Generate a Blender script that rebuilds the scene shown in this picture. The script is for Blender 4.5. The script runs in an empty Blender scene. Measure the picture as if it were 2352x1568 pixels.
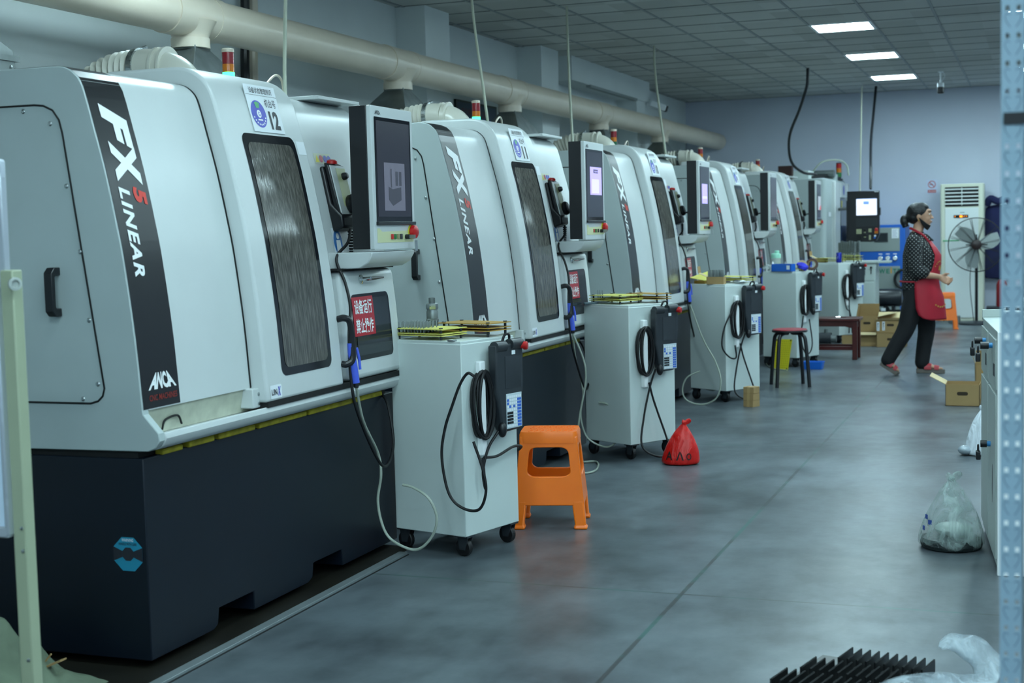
import bpy, bmesh, math, random
from mathutils import Vector, Matrix, Euler
random.seed(7)
SC = bpy.context.scene
COL = SC.collection
R = math.radians

# ---------------------------------------------------------------- camera
CAMH = 1.42
cam = bpy.data.cameras.new('camera')
cam.sensor_width = 36.0
cam.lens = 3267.0 / 2352.0 * 36.0
cam.clip_start = 0.05
cam_o = bpy.data.objects.new('camera', cam)
COL.objects.link(cam_o)
_r = Vector((0.93848098, 0.34446699, -0.02441207))
_u = Vector((-0.00397665, 0.08146716, 0.99666809))
_f = Vector((-0.34530804, 0.93525697, -0.0778252))
cam_o.matrix_world = Matrix(((_r.x, _u.x, -_f.x, 0), (_r.y, _u.y, -_f.y, 0), (_r.z, _u.z, -_f.z, CAMH), (0, 0, 0, 1)))
cam.dof.use_dof = True
cam.dof.focus_distance = 6.6
cam.dof.aperture_fstop = 4.0
SC.camera = cam_o

# ---------------------------------------------------------------- world, exposure
w = bpy.data.worlds.new('world')
SC.world = w
w.use_nodes = True
w.node_tree.nodes['Background'].inputs[0].default_value = (0.50, 0.70, 0.78, 1)
w.node_tree.nodes['Background'].inputs[1].default_value = 0.05
SC.view_settings.view_transform = 'Standard'
SC.view_settings.look = 'None'
SC.view_settings.gamma = 1.0
SC.view_settings.use_curve_mapping = False
SC.view_settings.exposure = 0.0
LIGHT_COL = (0.67, 0.95, 1.03)
LIGHT_E = 38.0
SC.cycles.max_bounces = 8
SC.cycles.diffuse_bounces = 4

# ---------------------------------------------------------------- materials
def lin(c):
    return tuple((v / 12.92 if v <= 0.04045 else ((v + 0.055) / 1.055) ** 2.4) for v in c)

def hx(s):
    return tuple(int(s[i:i + 2], 16) / 255 for i in (0, 2, 4))

MATS = {}
def M(name, col, rough=0.5, metal=0.0, noise=None, bump=None, emit=0.0, alpha=1.0, trans=0.0, spec=0.5, coat=0.0, rnoise=None):
    """procedural principled material; col is an sRGB hex string"""
    if name in MATS:
        return MATS[name]
    m = bpy.data.materials.new(name)
    m.use_nodes = True
    nt = m.node_tree
    b = nt.nodes['Principled BSDF']
    c = lin(hx(col))
    b.inputs['Base Color'].default_value = (*c, 1)
    b.inputs['Roughness'].default_value = rough
    b.inputs['Metallic'].default_value = metal
    b.inputs['Specular IOR Level'].default_value = spec
    b.inputs['Coat Weight'].default_value = coat
    b.inputs['Alpha'].default_value = alpha
    b.inputs['Transmission Weight'].default_value = trans
    if emit:
        b.inputs['Emission Color'].default_value = (*c, 1)
        b.inputs['Emission Strength'].default_value = emit
    tc = None
    def coords():
        nonlocal tc
        if tc is None:
            tc = nt.nodes.new('ShaderNodeTexCoord')
        return tc.outputs['Object']
    if noise:
        sc, amt = noise[0], noise[1]
        n = nt.nodes.new('ShaderNodeTexNoise')
        n.inputs['Scale'].default_value = sc
        n.inputs['Detail'].default_value = 5
        if len(noise) > 2:
            mp = nt.nodes.new('ShaderNodeMapping')
            mp.inputs['Scale'].default_value = noise[2]
            nt.links.new(coords(), mp.inputs['Vector'])
            nt.links.new(mp.outputs[0], n.inputs['Vector'])
        else:
            nt.links.new(coords(), n.inputs['Vector'])
        cr = nt.nodes.new('ShaderNodeValToRGB')
        cr.color_ramp.elements[0].position = 0.3
        cr.color_ramp.elements[1].position = 0.7
        cr.color_ramp.elements[0].color = (*[v * (1 - amt) for v in c], 1)
        cr.color_ramp.elements[1].color = (*[min(1, v * (1 + amt)) for v in c], 1)
        nt.links.new(n.outputs['Fac'], cr.inputs[0])
        nt.links.new(cr.outputs[0], b.inputs['Base Color'])
    if rnoise:
        n = nt.nodes.new('ShaderNodeTexNoise')
        n.inputs['Scale'].default_value = rnoise[0]
        n.inputs['Detail'].default_value = 4
        nt.links.new(coords(), n.inputs['Vector'])
        mr = nt.nodes.new('ShaderNodeMapRange')
        mr.inputs['From Min'].default_value = 0.3
        mr.inputs['From Max'].default_value = 0.7
        mr.inputs['To Min'].default_value = max(0.02, rough - rnoise[1])
        mr.inputs['To Max'].default_value = min(1, rough + rnoise[1])
        nt.links.new(n.outputs['Fac'], mr.inputs['Value'])
        nt.links.new(mr.outputs[0], b.inputs['Roughness'])
    if bump:
        n = nt.nodes.new('ShaderNodeTexNoise')
        n.inputs['Scale'].default_value = bump[0]
        n.inputs['Detail'].default_value = 3
        nt.links.new(coords(), n.inputs['Vector'])
        bp = nt.nodes.new('ShaderNodeBump')
        bp.inputs['Strength'].default_value = bump[1]
        bp.inputs['Distance'].default_value = 0.01
        nt.links.new(n.outputs['Fac'], bp.inputs['Height'])
        nt.links.new(bp.outputs[0], b.inputs['Normal'])
    MATS[name] = m
    return m

WHITE = M('white_enamel', 'cdd2d1', 0.3, noise=(3, 0.03))
GREYP = M('grey_enamel', 'b4bfbe', 0.42, noise=(4, 0.03))
DIRTYW = M('stained_white_enamel', 'b9bba8', 0.4, noise=(14, 0.18))
NAVY = M('navy_enamel', '0a1420', 0.4, noise=(5, 0.08), spec=0.35)
BLACKD = M('black_decal', '15161a', 0.3)
BLACK = M('black_plastic', '15161a', 0.35)
RUBBER = M('black_rubber', '0d0d10', 0.5)
DKGREY = M('dark_grey_plastic', '2b3035', 0.4)
SEAM = M('dark_seam', '0d0f10', 0.8)
LETW = M('white_lettering', 'f2f5f5', 0.35)
LETR = M('red_lettering', 'd8301e', 0.4)
REDSIGN = M('red_sign_vinyl', 'b3162b', 0.4)
PAPER = M('white_label', 'e9eef2', 0.5)
BLUEL = M('blue_label', '2f38b8', 0.4)
GREENL = M('green_label', '2f9a5c', 0.4)
INK = M('dark_ink', '22242e', 0.5)
YEL = M('yellow_label', 'd8c81f', 0.5)
CREAMP = M('cream_panel', 'cfd2a4', 0.45)
SKYBLUE = M('mandatory_blue', '1b6fb8', 0.4)
STEEL = M('brushed_steel', 'b6bcbc', 0.3, metal=1.0, rnoise=(20, 0.1))
GALV = M('galvanised_sheet', '7b8282', 0.42, metal=0.7, noise=(8, 0.15), rnoise=(12, 0.12))
CHROME = M('chrome', 'd9dede', 0.12, metal=1.0)
PVC = M('cream_pvc', 'd9ccb9', 0.3, noise=(2.5, 0.06))
ELBOWM = M('cream_elbow', 'd3d0c3', 0.3, noise=(4, 0.03))
PVCD = M('cream_flex_hose', 'd6d3c6', 0.4)
REDBTN = M('red_button', 'c01c1c', 0.3)
GREENB = M('green_button', '1c6e34', 0.4)
BLUEGUN = M('blue_plastic', '4a63d8', 0.35)
ORANGE = M('orange_plastic', 'ff7608', 0.32, noise=(9, 0.05))
CLEARHOSE = M('clear_hose', 'b9c2b4', 0.2, trans=0.25)
YELRACK = M('yellow_board', 'd6d06a', 0.5, noise=(10, 0.05))
TANRACK = M('amber_board', 'b08a3c', 0.5, noise=(10, 0.08))
CARD = M('cardboard', 'a5875a', 0.8, noise=(6, 0.06))
CARDIN = M('cardboard_inside', 'c9b58c', 0.8, noise=(6, 0.05))
DARKCARD = M('cardboard_hole', '3a2f22', 0.9)
REDLAM = M('red_lamp', '8c1420', 0.25, coat=0.5)
AMBLAM = M('amber_lamp', 'd07412', 0.25, coat=0.5)
GRNLAM = M('green_lamp', '1c5c3a', 0.25, coat=0.5)
GRNLIT = M('green_lamp_lit', '35f08a', 0.3, emit=5.0)
SKIN = M('skin', 'b98d72', 0.5, noise=(12, 0.05))
HAIR = M('black_hair', '0f0f11', 0.35, noise=(40, 0.3), bump=(90, 0.5))
TROUS = M('black_trousers', '0e0f13', 0.8, noise=(8, 0.15))
APRON = M('red_apron', 'a8142a', 0.6, noise=(7, 0.08), bump=(14, 0.25))
GOLD = M('gold_print', 'b98f3a', 0.5)
SOLE = M('grey_sole', '6a635c', 0.7)
SANDAL = M('red_leather', 'a01524', 0.35)
CLOTHBLK = M('black_mask', '0c0c0f', 0.8)
NAVYCLOTH = M('navy_cloth', '1f2350', 0.85, noise=(5, 0.2), bump=(8, 0.4))
BLUEBIN = M('blue_bin', '0d63c8', 0.4)
MINT = M('mint_plastic', '9fdcc4', 0.4)
CLEARP = M('clear_plastic', 'dfe8e8', 0.1, alpha=0.35)
BLUECL = M('blue_cloth', '2b2fc0', 0.8, noise=(20, 0.2))
WOODR = M('red_brown_wood', '4a1613', 0.3, noise=(6, 0.2, (1, 12, 12)))
CREAMT = M('cream_painted_tube', 'a1aa8f', 0.4, noise=(6, 0.03))
ALU = M('aluminium', 'c2c8d0', 0.35, metal=0.6)
BOARDW = M('whiteboard', 'cfe0f2', 0.3)
TARP = M('grey_green_canvas', '66735f', 0.85, noise=(9, 0.2))
POSTB = M('blue_grey_steel', '88a0b0', 0.4, noise=(9, 0.06))
POSTHOLE = M('post_slot', '5f7484', 0.6)
COMPB = M('compressor_blue', '1d62c0', 0.4)
COMPG = M('compressor_grey', '8d9793', 0.5)
TEAL = M('teal_letters', '14765e', 0.4)
AMBL = M('amber_letters', 'd99a1e', 0.4)
ACW = M('ac_cream', 'd9dcc9', 0.4)
ACF = M('ac_white', 'dfe6e4', 0.35)
SLOT = M('slot_black', '0a0b0c', 0.7)
ORLED = M('orange_led', 'ff8a1a', 0.4, emit=3.0)
FANBLK = M('fan_black', '141416', 0.4)
FANMOT = M('fan_motor', '2a1c1c', 0.4)
CABW = M('cabinet_grey_white', 'b7c1bd', 0.4, noise=(4, 0.03))
TEALST = M('sticker_teal', '1f8fae', 0.4)
MARK = M('black_marker', '1a0f0f', 0.6)
HEATS = M('black_fins', '121415', 0.35)
SILVER = M('silver_foil', 'b9bfc0', 0.25, metal=0.9, bump=(30, 0.8))

def mat_glass_window():
    m = bpy.data.materials.new('wet_window_glass')
    m.use_nodes = True
    nt = m.node_tree
    b = nt.nodes['Principled BSDF']
    tc = nt.nodes.new('ShaderNodeTexCoord')
    mp = nt.nodes.new('ShaderNodeMapping')
    mp.inputs['Scale'].default_value = (55, 55, 3.0)
    nt.links.new(tc.outputs['Object'], mp.inputs['Vector'])
    n = nt.nodes.new('ShaderNodeTexNoise')
    n.inputs['Scale'].default_value = 2.0
    n.inputs['Detail'].default_value = 6
    nt.links.new(mp.outputs[0], n.inputs['Vector'])
    cr = nt.nodes.new('ShaderNodeValToRGB')
    cr.color_ramp.elements[0].position = 0.4
    cr.color_ramp.elements[1].position = 0.75
    cr.color_ramp.elements[0].color = (*lin(hx('474540')), 1)
    cr.color_ramp.elements[1].color = (*lin(hx('75716a')), 1)
    nt.links.new(n.outputs['Fac'], cr.inputs[0])
    nt.links.new(cr.outputs[0], b.inputs['Base Color'])
    b.inputs['Roughness'].default_value = 0.12
    bp = nt.nodes.new('ShaderNodeBump')
    bp.inputs['Strength'].default_value = 0.12
    bp.inputs['Distance'].default_value = 0.004
    nt.links.new(n.outputs['Fac'], bp.inputs['Height'])
    nt.links.new(bp.outputs[0], b.inputs['Normal'])
    return m
WINGLASS = mat_glass_window()
GLASSD = M('dark_tinted_glass', '2f3438', 0.12, noise=(5, 0.15))
GLASSB = M('black_glass', '15151a', 0.08)
FRIT = M('black_glass_border', '14161b', 0.12)

def emat(name, col, s):
    return M(name, col, 0.3, emit=s)
SCR_DARK = M('screen_dim', '2b2833', 0.2, emit=0.22)
SCR_PIC = M('screen_picture_grey', '6d6a78', 0.25, emit=0.28)
SCR_PICD = M('screen_picture_dark', '47454f', 0.25, emit=0.2)
SCR_LILAC = M('screen_lilac', 'b9a6f0', 0.3, emit=0.75)
SCR_LILAC2 = M('screen_pale_lilac', 'cfc2f6', 0.3, emit=0.85)
SCR_PURP = M('screen_purple', '40305e', 0.3, emit=0.2)
SCR_WHITE = M('screen_white', 'e8ecff', 0.3, emit=1.0)
SCR_BLUE = M('screen_blue', '7aa0dc', 0.3, emit=0.8)
SCR_RED = M('screen_red', 'd8465a', 0.3, emit=0.6)
SCR_GREY = M('screen_grey', 'aab0b8', 0.3, emit=0.6)
REDLED = M('red_led', 'ff3a3a', 0.3, emit=2.0)

def mat_floor():
    m = bpy.data.materials.new('polished_concrete')
    m.use_nodes = True
    nt = m.node_tree
    b = nt.nodes['Principled BSDF']
    tc = nt.nodes.new('ShaderNodeTexCoord')
    def noise(sc, det=6, scale=None, rough=0.6):
        n = nt.nodes.new('ShaderNodeTexNoise')
        n.inputs['Scale'].default_value = sc
        n.inputs['Detail'].default_value = det
        n.inputs['Roughness'].default_value = rough
        if scale:
            mp = nt.nodes.new('ShaderNodeMapping')
            mp.inputs['Scale'].default_value = scale
            nt.links.new(tc.outputs['Object'], mp.inputs['Vector'])
            nt.links.new(mp.outputs[0], n.inputs['Vector'])
        else:
            nt.links.new(tc.outputs['Object'], n.inputs['Vector'])
        return n.outputs['Fac']
    n1 = noise(1.1, 8)
    n2 = noise(9, 6, (1, 0.5, 1))
    mx = nt.nodes.new('ShaderNodeMath'); mx.operation = 'MULTIPLY_ADD'
    nt.links.new(n2, mx.inputs[0]); mx.inputs[1].default_value = 0.35
    nt.links.new(n1, mx.inputs[2])
    cr = nt.nodes.new('ShaderNodeValToRGB')
    e = cr.color_ramp.elements
    e[0].position = 0.54; e[0].color = (*lin(hx('393f44')), 1)
    e[1].position = 0.83; e[1].color = (*lin(hx('636c72')), 1)
    nt.links.new(mx.outputs[0], cr.inputs[0])
    # dark stains
    n3 = noise(3.2, 4)
    st = nt.nodes.new('ShaderNodeMapRange')
    st.inputs['From Min'].default_value = 0.66; st.inputs['From Max'].default_value = 0.78
    st.inputs['To Min'].default_value = 0; st.inputs['To Max'].default_value = 0.4
    nt.links.new(n3, st.inputs['Value'])
    mix = nt.nodes.new('ShaderNodeMixRGB')
    mix.inputs[2].default_value = (*lin(hx('2c2f2f')), 1)
    nt.links.new(st.outputs[0], mix.inputs[0]); nt.links.new(cr.outputs[0], mix.inputs[1])
    # saw-cut joints: one along the aisle, others across it
    sep = nt.nodes.new('ShaderNodeSeparateXYZ')
    nt.links.new(tc.outputs['Object'], sep.inputs[0])
    wob = noise(6, 3)
    def line(out, at, half, period=None):
        a = nt.nodes.new('ShaderNodeMath'); a.operation = 'SUBTRACT'
        nt.links.new(out, a.inputs[0]); a.inputs[1].default_value = at
        o = a.outputs[0]
        if period:
            p = nt.nodes.new('ShaderNodeMath'); p.operation = 'PINGPONG'
            nt.links.new(o, p.inputs[0]); p.inputs[1].default_value = period / 2
            o = p.outputs[0]
        ab = nt.nodes.new('ShaderNodeMath'); ab.operation = 'ABSOLUTE'
        nt.links.new(o, ab.inputs[0])
        wv = nt.nodes.new('ShaderNodeMath'); wv.operation = 'MULTIPLY_ADD'
        nt.links.new(wob, wv.inputs[0]); wv.inputs[1].default_value = 0.006
        nt.links.new(ab.outputs[0], wv.inputs[2])
        lt = nt.nodes.new('ShaderNodeMath'); lt.operation = 'LESS_THAN'
        nt.links.new(wv.outputs[0], lt.inputs[0]); lt.inputs[1].default_value = half + 0.003
        return lt.outputs[0]
    l1 = line(sep.outputs[0], -1.083, 0.0085)
    l2 = line(sep.outputs[1], 5.1, 0.0068, 3.75)
    ad = nt.nodes.new('ShaderNodeMath'); ad.operation = 'MAXIMUM'
    nt.links.new(l1, ad.inputs[0]); nt.links.new(l2, ad.inputs[1])
    ml = nt.nodes.new('ShaderNodeMath'); ml.operation = 'MULTIPLY'
    nt.links.new(ad.outputs[0], ml.inputs[0]); ml.inputs[1].default_value = 0.9
    mix2 = nt.nodes.new('ShaderNodeMixRGB')
    n4 = noise(2.5, 3)
    crl = nt.nodes.new('ShaderNodeValToRGB')
    crl.color_ramp.elements[0].position = 0.45; crl.color_ramp.elements[0].color = (*lin(hx('2e3131')), 1)
    crl.color_ramp.elements[1].position = 0.6; crl.color_ramp.elements[1].color = (*lin(hx('2f5a55')), 1)
    nt.links.new(n4, crl.inputs[0])
    nt.links.new(ml.outputs[0], mix2.inputs[0]); nt.links.new(mix.outputs[0], mix2.inputs[1]); nt.links.new(crl.outputs[0], mix2.inputs[2])
    nt.links.new(mix2.outputs[0], b.inputs['Base Color'])
    mr = nt.nodes.new('ShaderNodeMapRange')
    mr.inputs['To Min'].default_value = 0.2; mr.inputs['To Max'].default_value = 0.46
    nt.links.new(noise(2.3, 6), mr.inputs['Value'])
    nt.links.new(mr.outputs[0], b.inputs['Roughness'])
    bp = nt.nodes.new('ShaderNodeBump')
    bp.inputs['Strength'].default_value = 0.05
    bp.inputs['Distance'].default_value = 0.01
    nt.links.new(noise(14, 5), bp.inputs['Height'])
    nt.links.new(bp.outputs[0], b.inputs['Normal'])
    return m

def mat_tiles():
    m = bpy.data.materials.new('ceiling_tiles')
    m.use_nodes = True
    nt = m.node_tree
    b = nt.nodes['Principled BSDF']
    b.inputs['Roughness'].default_value = 0.85
    tc = nt.nodes.new('ShaderNodeTexCoord')
    mp = nt.nodes.new('ShaderNodeMapping')
    mp.inputs['Location'].default_value = (1.45 / 0.58, -13.83 / 0.58, 0)
    mp.inputs['Scale'].default_value = (1 / 0.58, 1 / 0.58, 0)
    nt.links.new(tc.outputs['Object'], mp.inputs['Vector'])
    fl = nt.nodes.new('ShaderNodeVectorMath'); fl.operation = 'FLOOR'
    nt.links.new(mp.outputs[0], fl.inputs[0])
    wn = nt.nodes.new('ShaderNodeTexWhiteNoise')
    nt.links.new(fl.outputs[0], wn.inputs['Vector'])
    cr = nt.nodes.new('ShaderNodeValToRGB')
    cr.color_ramp.elements[0].color = (*lin(hx('b3b5b0')), 1)
    cr.color_ramp.elements[1].color = (*lin(hx('c6c8c4')), 1)
    nt.links.new(wn.outputs['Value'], cr.inputs[0])
    nt.links.new(cr.outputs[0], b.inputs['Base Color'])
    return m

def mat_dots():
    """black cloth with white polka dots, laid on by the facing axis"""
    m = bpy.data.materials.new('polka_dot_cloth')
    m.use_nodes = True
    nt = m.node_tree
    b = nt.nodes['Principled BSDF']
    b.inputs['Roughness'].default_value = 0.8
    tc = nt.nodes.new('ShaderNodeTexCoord')
    sp = nt.nodes.new('ShaderNodeSeparateXYZ'); nt.links.new(tc.outputs['Object'], sp.inputs[0])
    sn = nt.nodes.new('ShaderNodeSeparateXYZ'); nt.links.new(tc.outputs['Normal'], sn.inputs[0])
    def math_(op, a, c=None):
        n = nt.nodes.new('ShaderNodeMath'); n.operation = op
        for i, v in enumerate((a, c)):
            if v is None: continue
            if isinstance(v, (int, float)): n.inputs[i].default_value = v
            else: nt.links.new(v, n.inputs[i])
        return n.outputs[0]
    pick = math_('GREATER_THAN', math_('ABSOLUTE', sn.outputs[0]), math_('ABSOLUTE', sn.outputs[1]))
    hz = math_('ADD', math_('MULTIPLY', sp.outputs[0], math_('SUBTRACT', 1.0, pick)), math_('MULTIPLY', sp.outputs[1], pick))
    s = 0.0245
    a = math_('DIVIDE', math_('ADD', hz, sp.outputs[2]), s * 1.4142)
    c = math_('DIVIDE', math_('SUBTRACT', hz, sp.outputs[2]), s * 1.4142)
    fa = math_('SUBTRACT', math_('FRACT', a), 0.5)
    fc = math_('SUBTRACT', math_('FRACT', c), 0.5)
    d = math_('SQRT', math_('ADD', math_('MULTIPLY', fa, fa), math_('MULTIPLY', fc, fc)))
    dot = math_('LESS_THAN', d, 0.135)
    mix = nt.nodes.new('ShaderNodeMixRGB')
    mix.inputs[1].default_value = (*lin(hx('101114')), 1)
    mix.inputs[2].default_value = (*lin(hx('c8ccc8')), 1)
    nt.links.new(dot, mix.inputs[0])
    nt.links.new(mix.outputs[0], b.inputs['Base Color'])
    return m

def mat_film(name, col, a0, a1, rough=0.2):
    """thin plastic film: crumpled, partly see-through"""
    m = bpy.data.materials.new(name)
    m.use_nodes = True
    nt = m.node_tree
    b = nt.nodes['Principled BSDF']
    b.inputs['Base Color'].default_value = (*lin(hx(col)), 1)
    b.inputs['Roughness'].default_value = rough
    tc = nt.nodes.new('ShaderNodeTexCoord')
    n = nt.nodes.new('ShaderNodeTexNoise'); n.inputs['Scale'].default_value = 14; n.inputs['Detail'].default_value = 4
    n.inputs['Distortion'].default_value = 1.5
    mp = nt.nodes.new('ShaderNodeMapping'); mp.inputs['Scale'].default_value = (1, 1, 0.45)
    nt.links.new(tc.outputs['Object'], mp.inputs['Vector']); nt.links.new(mp.outputs[0], n.inputs['Vector'])
    mr = nt.nodes.new('ShaderNodeMapRange')
    mr.inputs['From Min'].default_value = 0.35; mr.inputs['From Max'].default_value = 0.65
    mr.inputs['To Min'].default_value = a0; mr.inputs['To Max'].default_value = a1
    nt.links.new(n.outputs['Fac'], mr.inputs['Value'])
    nt.links.new(mr.outputs[0], b.inputs['Alpha'])
    bp = nt.nodes.new('ShaderNodeBump'); bp.inputs['Strength'].default_value = 0.9; bp.inputs['Distance'].default_value = 0.02
    nt.links.new(n.outputs['Fac'], bp.inputs['Height']); nt.links.new(bp.outputs[0], b.inputs['Normal'])
    return m

# ---------------------------------------------------------------- mesh builder
class B:
    def __init__(s):
        s.bm = bmesh.new()
    def face(s, pts):
        vs = [s.bm.verts.new(p) for p in pts]
        return s.bm.faces.new(vs)
    def box(s, x0, x1, y0, y1, z0, z1):
        return s.hexa([(x0, y0, z0), (x1, y0, z0), (x1, y1, z0), (x0, y1, z0), (x0, y0, z1), (x1, y0, z1), (x1, y1, z1), (x0, y1, z1)])
    def hexa(s, p):
        v = [s.bm.verts.new(q) for q in p]
        for f in ((3, 2, 1, 0), (4, 5, 6, 7), (0, 1, 5, 4), (1, 2, 6, 5), (2, 3, 7, 6), (3, 0, 4, 7)):
            s.bm.faces.new([v[i] for i in f])
        return s
    def obox(s, c, ax, ay, az, hx_, hy, hz):
        c = Vector(c); ax = Vector(ax); ay = Vector(ay); az = Vector(az)
        p = [c + ax * a * hx_ + ay * b * hy + az * d * hz for d in (-1, 1) for a, b in ((-1, -1), (1, -1), (1, 1), (-1, 1))]
        return s.hexa(p)
    def prism(s, poly, axis, a0, a1):
        def P(q, a):
            if axis == 'x': return (a, q[0], q[1])
            if axis == 'y': return (q[0], a, q[1])
            return (q[0], q[1], a)
        lo = [s.bm.verts.new(P(q, a0)) for q in poly]
        hi = [s.bm.verts.new(P(q, a1)) for q in poly]
        n = len(poly)
        s.bm.faces.new(lo[::-1]); s.bm.faces.new(hi)
        for i in range(n):
            j = (i + 1) % n
            s.bm.faces.new((lo[i], lo[j], hi[j], hi[i]))
        return s
    def loft(s, rings, cap=True, closed=True):
        vr = [[s.bm.verts.new(p) for p in r] for r in rings]
        n = len(vr[0])
        for a, b in zip(vr[:-1], vr[1:]):
            for i in range(n if closed else n - 1):
                j = (i + 1) % n
                s.bm.faces.new((a[i], a[j], b[j], b[i]))
        if cap:
            s.bm.faces.new(vr[0][::-1]); s.bm.faces.new(vr[-1])
        return s
    def tube(s, pts, r, n=8, closed=False, cap=True, radii=None, squash=None):
        pts = [Vector(p) for p in pts]
        m = len(pts)
        tang = []
        for i in range(m):
            a = pts[(i - 1) % m] if (closed or i > 0) else pts[i]
            b = pts[(i + 1) % m] if (closed or i < m - 1) else pts[i]
            t = (b - a)
            tang.append(t.normalized() if t.length > 1e-9 else Vector((0, 0, 1)))
        up = Vector((0, 0, 1)) if abs(tang[0].z) < 0.9 else Vector((1, 0, 0))
        nrm = (up - tang[0] * up.dot(tang[0])).normalized()
        rings = []
        for i in range(m):
            t = tang[i]
            nrm = (nrm - t * nrm.dot(t))
            nrm = nrm.normalized() if nrm.length > 1e-6 else t.orthogonal().normalized()
            bi = t.cross(nrm)
            ra = radii[i] if radii else r
            if isinstance(ra, tuple): ra, rb = ra
            else: rb = ra * (squash if squash else 1.0)
            rings.append([pts[i] + nrm * ra * math.cos(2 * math.pi * k / n) + bi * rb * math.sin(2 * math.pi * k / n) for k in range(n)])
        if closed:
            rings.append(rings[0])
            return s.loft_closed(rings[:-1])
        return s.loft(rings, cap)
    def loft_closed(s, rings):
        vr = [[s.bm.verts.new(p) for p in r] for r in rings]
        n = len(vr[0]); m = len(vr)
        for k in range(m):
            a, b = vr[k], vr[(k + 1) % m]
            for i in range(n):
                j = (i + 1) % n
                s.bm.faces.new((a[i], a[j], b[j], b[i]))
        return s
    def lathe(s, prof, c=(0, 0, 0), axis=(0, 0, 1), n=24, cap=True):
        ax = Vector(axis).normalized()
        e1 = ax.orthogonal().normalized(); e2 = ax.cross(e1)
        c = Vector(c)
        rings = []
        for r, h in prof:
            r = max(r, 1e-4)
            rings.append([c + ax * h + (e1 * math.cos(2 * math.pi * k / n) + e2 * math.sin(2 * math.pi * k / n)) * r for k in range(n)])
        return s.loft(rings, cap)
    def cyl(s, a, b, r, n=16):
        a = Vector(a); b = Vector(b)
        return s.lathe([(r, 0), (r, (b - a).length)], a, b - a, n)
    def ell(s, c, r, rot=None, nu=16, nv=10):
        c = Vector(c)
        rm = rot if rot else Matrix.Identity(3)
        rings = []
        for j in range(nv + 1):
            th = -math.pi / 2 + math.pi * j / nv
            cr = max(math.cos(th), 0.01)
            rings.append([c + rm @ Vector((r[0] * cr * math.cos(2 * math.pi * k / nu), r[1] * cr * math.sin(2 * math.pi * k / nu), r[2] * math.sin(th))) for k in range(nu)])
        return s.loft(rings)
    def flat(s, vp, fn, cuts=()):
        """2-D (verts, polys) mapped by fn(a, b) -> 3-D point"""
        vs, ps = vp
        b2 = bmesh.new()
        bv = [b2.verts.new((v[0], v[1], 0)) for v in vs]
        for p in ps:
            try: b2.faces.new([bv[i] for i in p])
            except ValueError: pass
        for co, no in cuts:
            bmesh.ops.bisect_plane(b2, geom=b2.verts[:] + b2.edges[:] + b2.faces[:], plane_co=co, plane_no=no)
        mp = {}
        for v in b2.verts:
            mp[v] = s.bm.verts.new(fn(v.co.x, v.co.y))
        for f in b2.faces:
            s.bm.faces.new([mp[v] for v in f.verts])
        b2.free()
        return s
    def build(s, name, mat, parent=None, off=(0, 0, 0), bevel=0.0, smooth=True, seg=2, sub=0, remesh=0, smooth_it=0, solid=0, recalc=True, angle=35):
        bm = s.bm
        if recalc:
            bmesh.ops.recalc_face_normals(bm, faces=bm.faces[:])
        for v in bm.verts:
            v.co += Vector(off)
        loc = Vector((0, 0, 0))
        if parent is None:
            xs = [v.co.x for v in bm.verts]; ys = [v.co.y for v in bm.verts]; zs = [v.co.z for v in bm.verts]
            loc = Vector(((min(xs) + max(xs)) / 2, (min(ys) + max(ys)) / 2, min(zs)))
            for v in bm.verts: v.co -= loc
        bm.normal_update()
        if smooth:
            ca = math.cos(R(angle))
            for e in bm.edges:
                if len(e.link_faces) == 2 and e.link_faces[0].normal.dot(e.link_faces[1].normal) < ca:
                    e.smooth = False
            for f in bm.faces: f.smooth = True
        me = bpy.data.meshes.new(name)
        bm.to_mesh(me); bm.free()
        if mat: me.materials.append(mat)
        o = bpy.data.objects.new(name, me)
        COL.objects.link(o)
        o.location = loc
        if parent: o.parent = parent
        if bevel:
            md = o.modifiers.new('bevel', 'BEVEL'); md.width = bevel; md.segments = seg; md.limit_method = 'ANGLE'; md.angle_limit = R(40)
        if remesh:
            md = o.modifiers.new('remesh', 'REMESH'); md.mode = 'VOXEL'; md.voxel_size = remesh; md.use_smooth_shade = True
        if smooth_it:
            md = o.modifiers.new('smooth', 'SMOOTH'); md.iterations = smooth_it; md.factor = 0.5
        if solid:
            md = o.modifiers.new('solid', 'SOLIDIFY'); md.thickness = solid
        if sub:
            md = o.modifiers.new('sub', 'SUBSURF'); md.levels = sub; md.render_levels = sub
        return o

def tag(o, label=None, cat=None, group=None, kind=None):
    if label: o['label'] = label
    if cat: o['category'] = cat
    if group: o['group'] = group
    if kind: o['kind'] = kind
    return o

def thing(name, label, cat, loc, rotz=0, group=None):
    o = bpy.data.objects.new(name, None)
    COL.objects.link(o)
    o.empty_display_size = 0.1
    o.location = loc; o.rotation_euler = (0, 0, rotz)
    return tag(o, label, cat, group)

def copy_tree(o, parent=None):
    c = o.copy(); COL.objects.link(c); c.parent = parent
    for ch in list(o.children):
        copy_tree(ch, c)
    return c

def dup(o, loc, rotz=0.0, label=None, group=None):
    c = copy_tree(o)
    c.location = loc; c.rotation_euler = (0, 0, rotz)
    if label: c['label'] = label
    if group: c['group'] = group
    return c

def struct(o):
    o['kind'] = 'structure'
    return o

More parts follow.
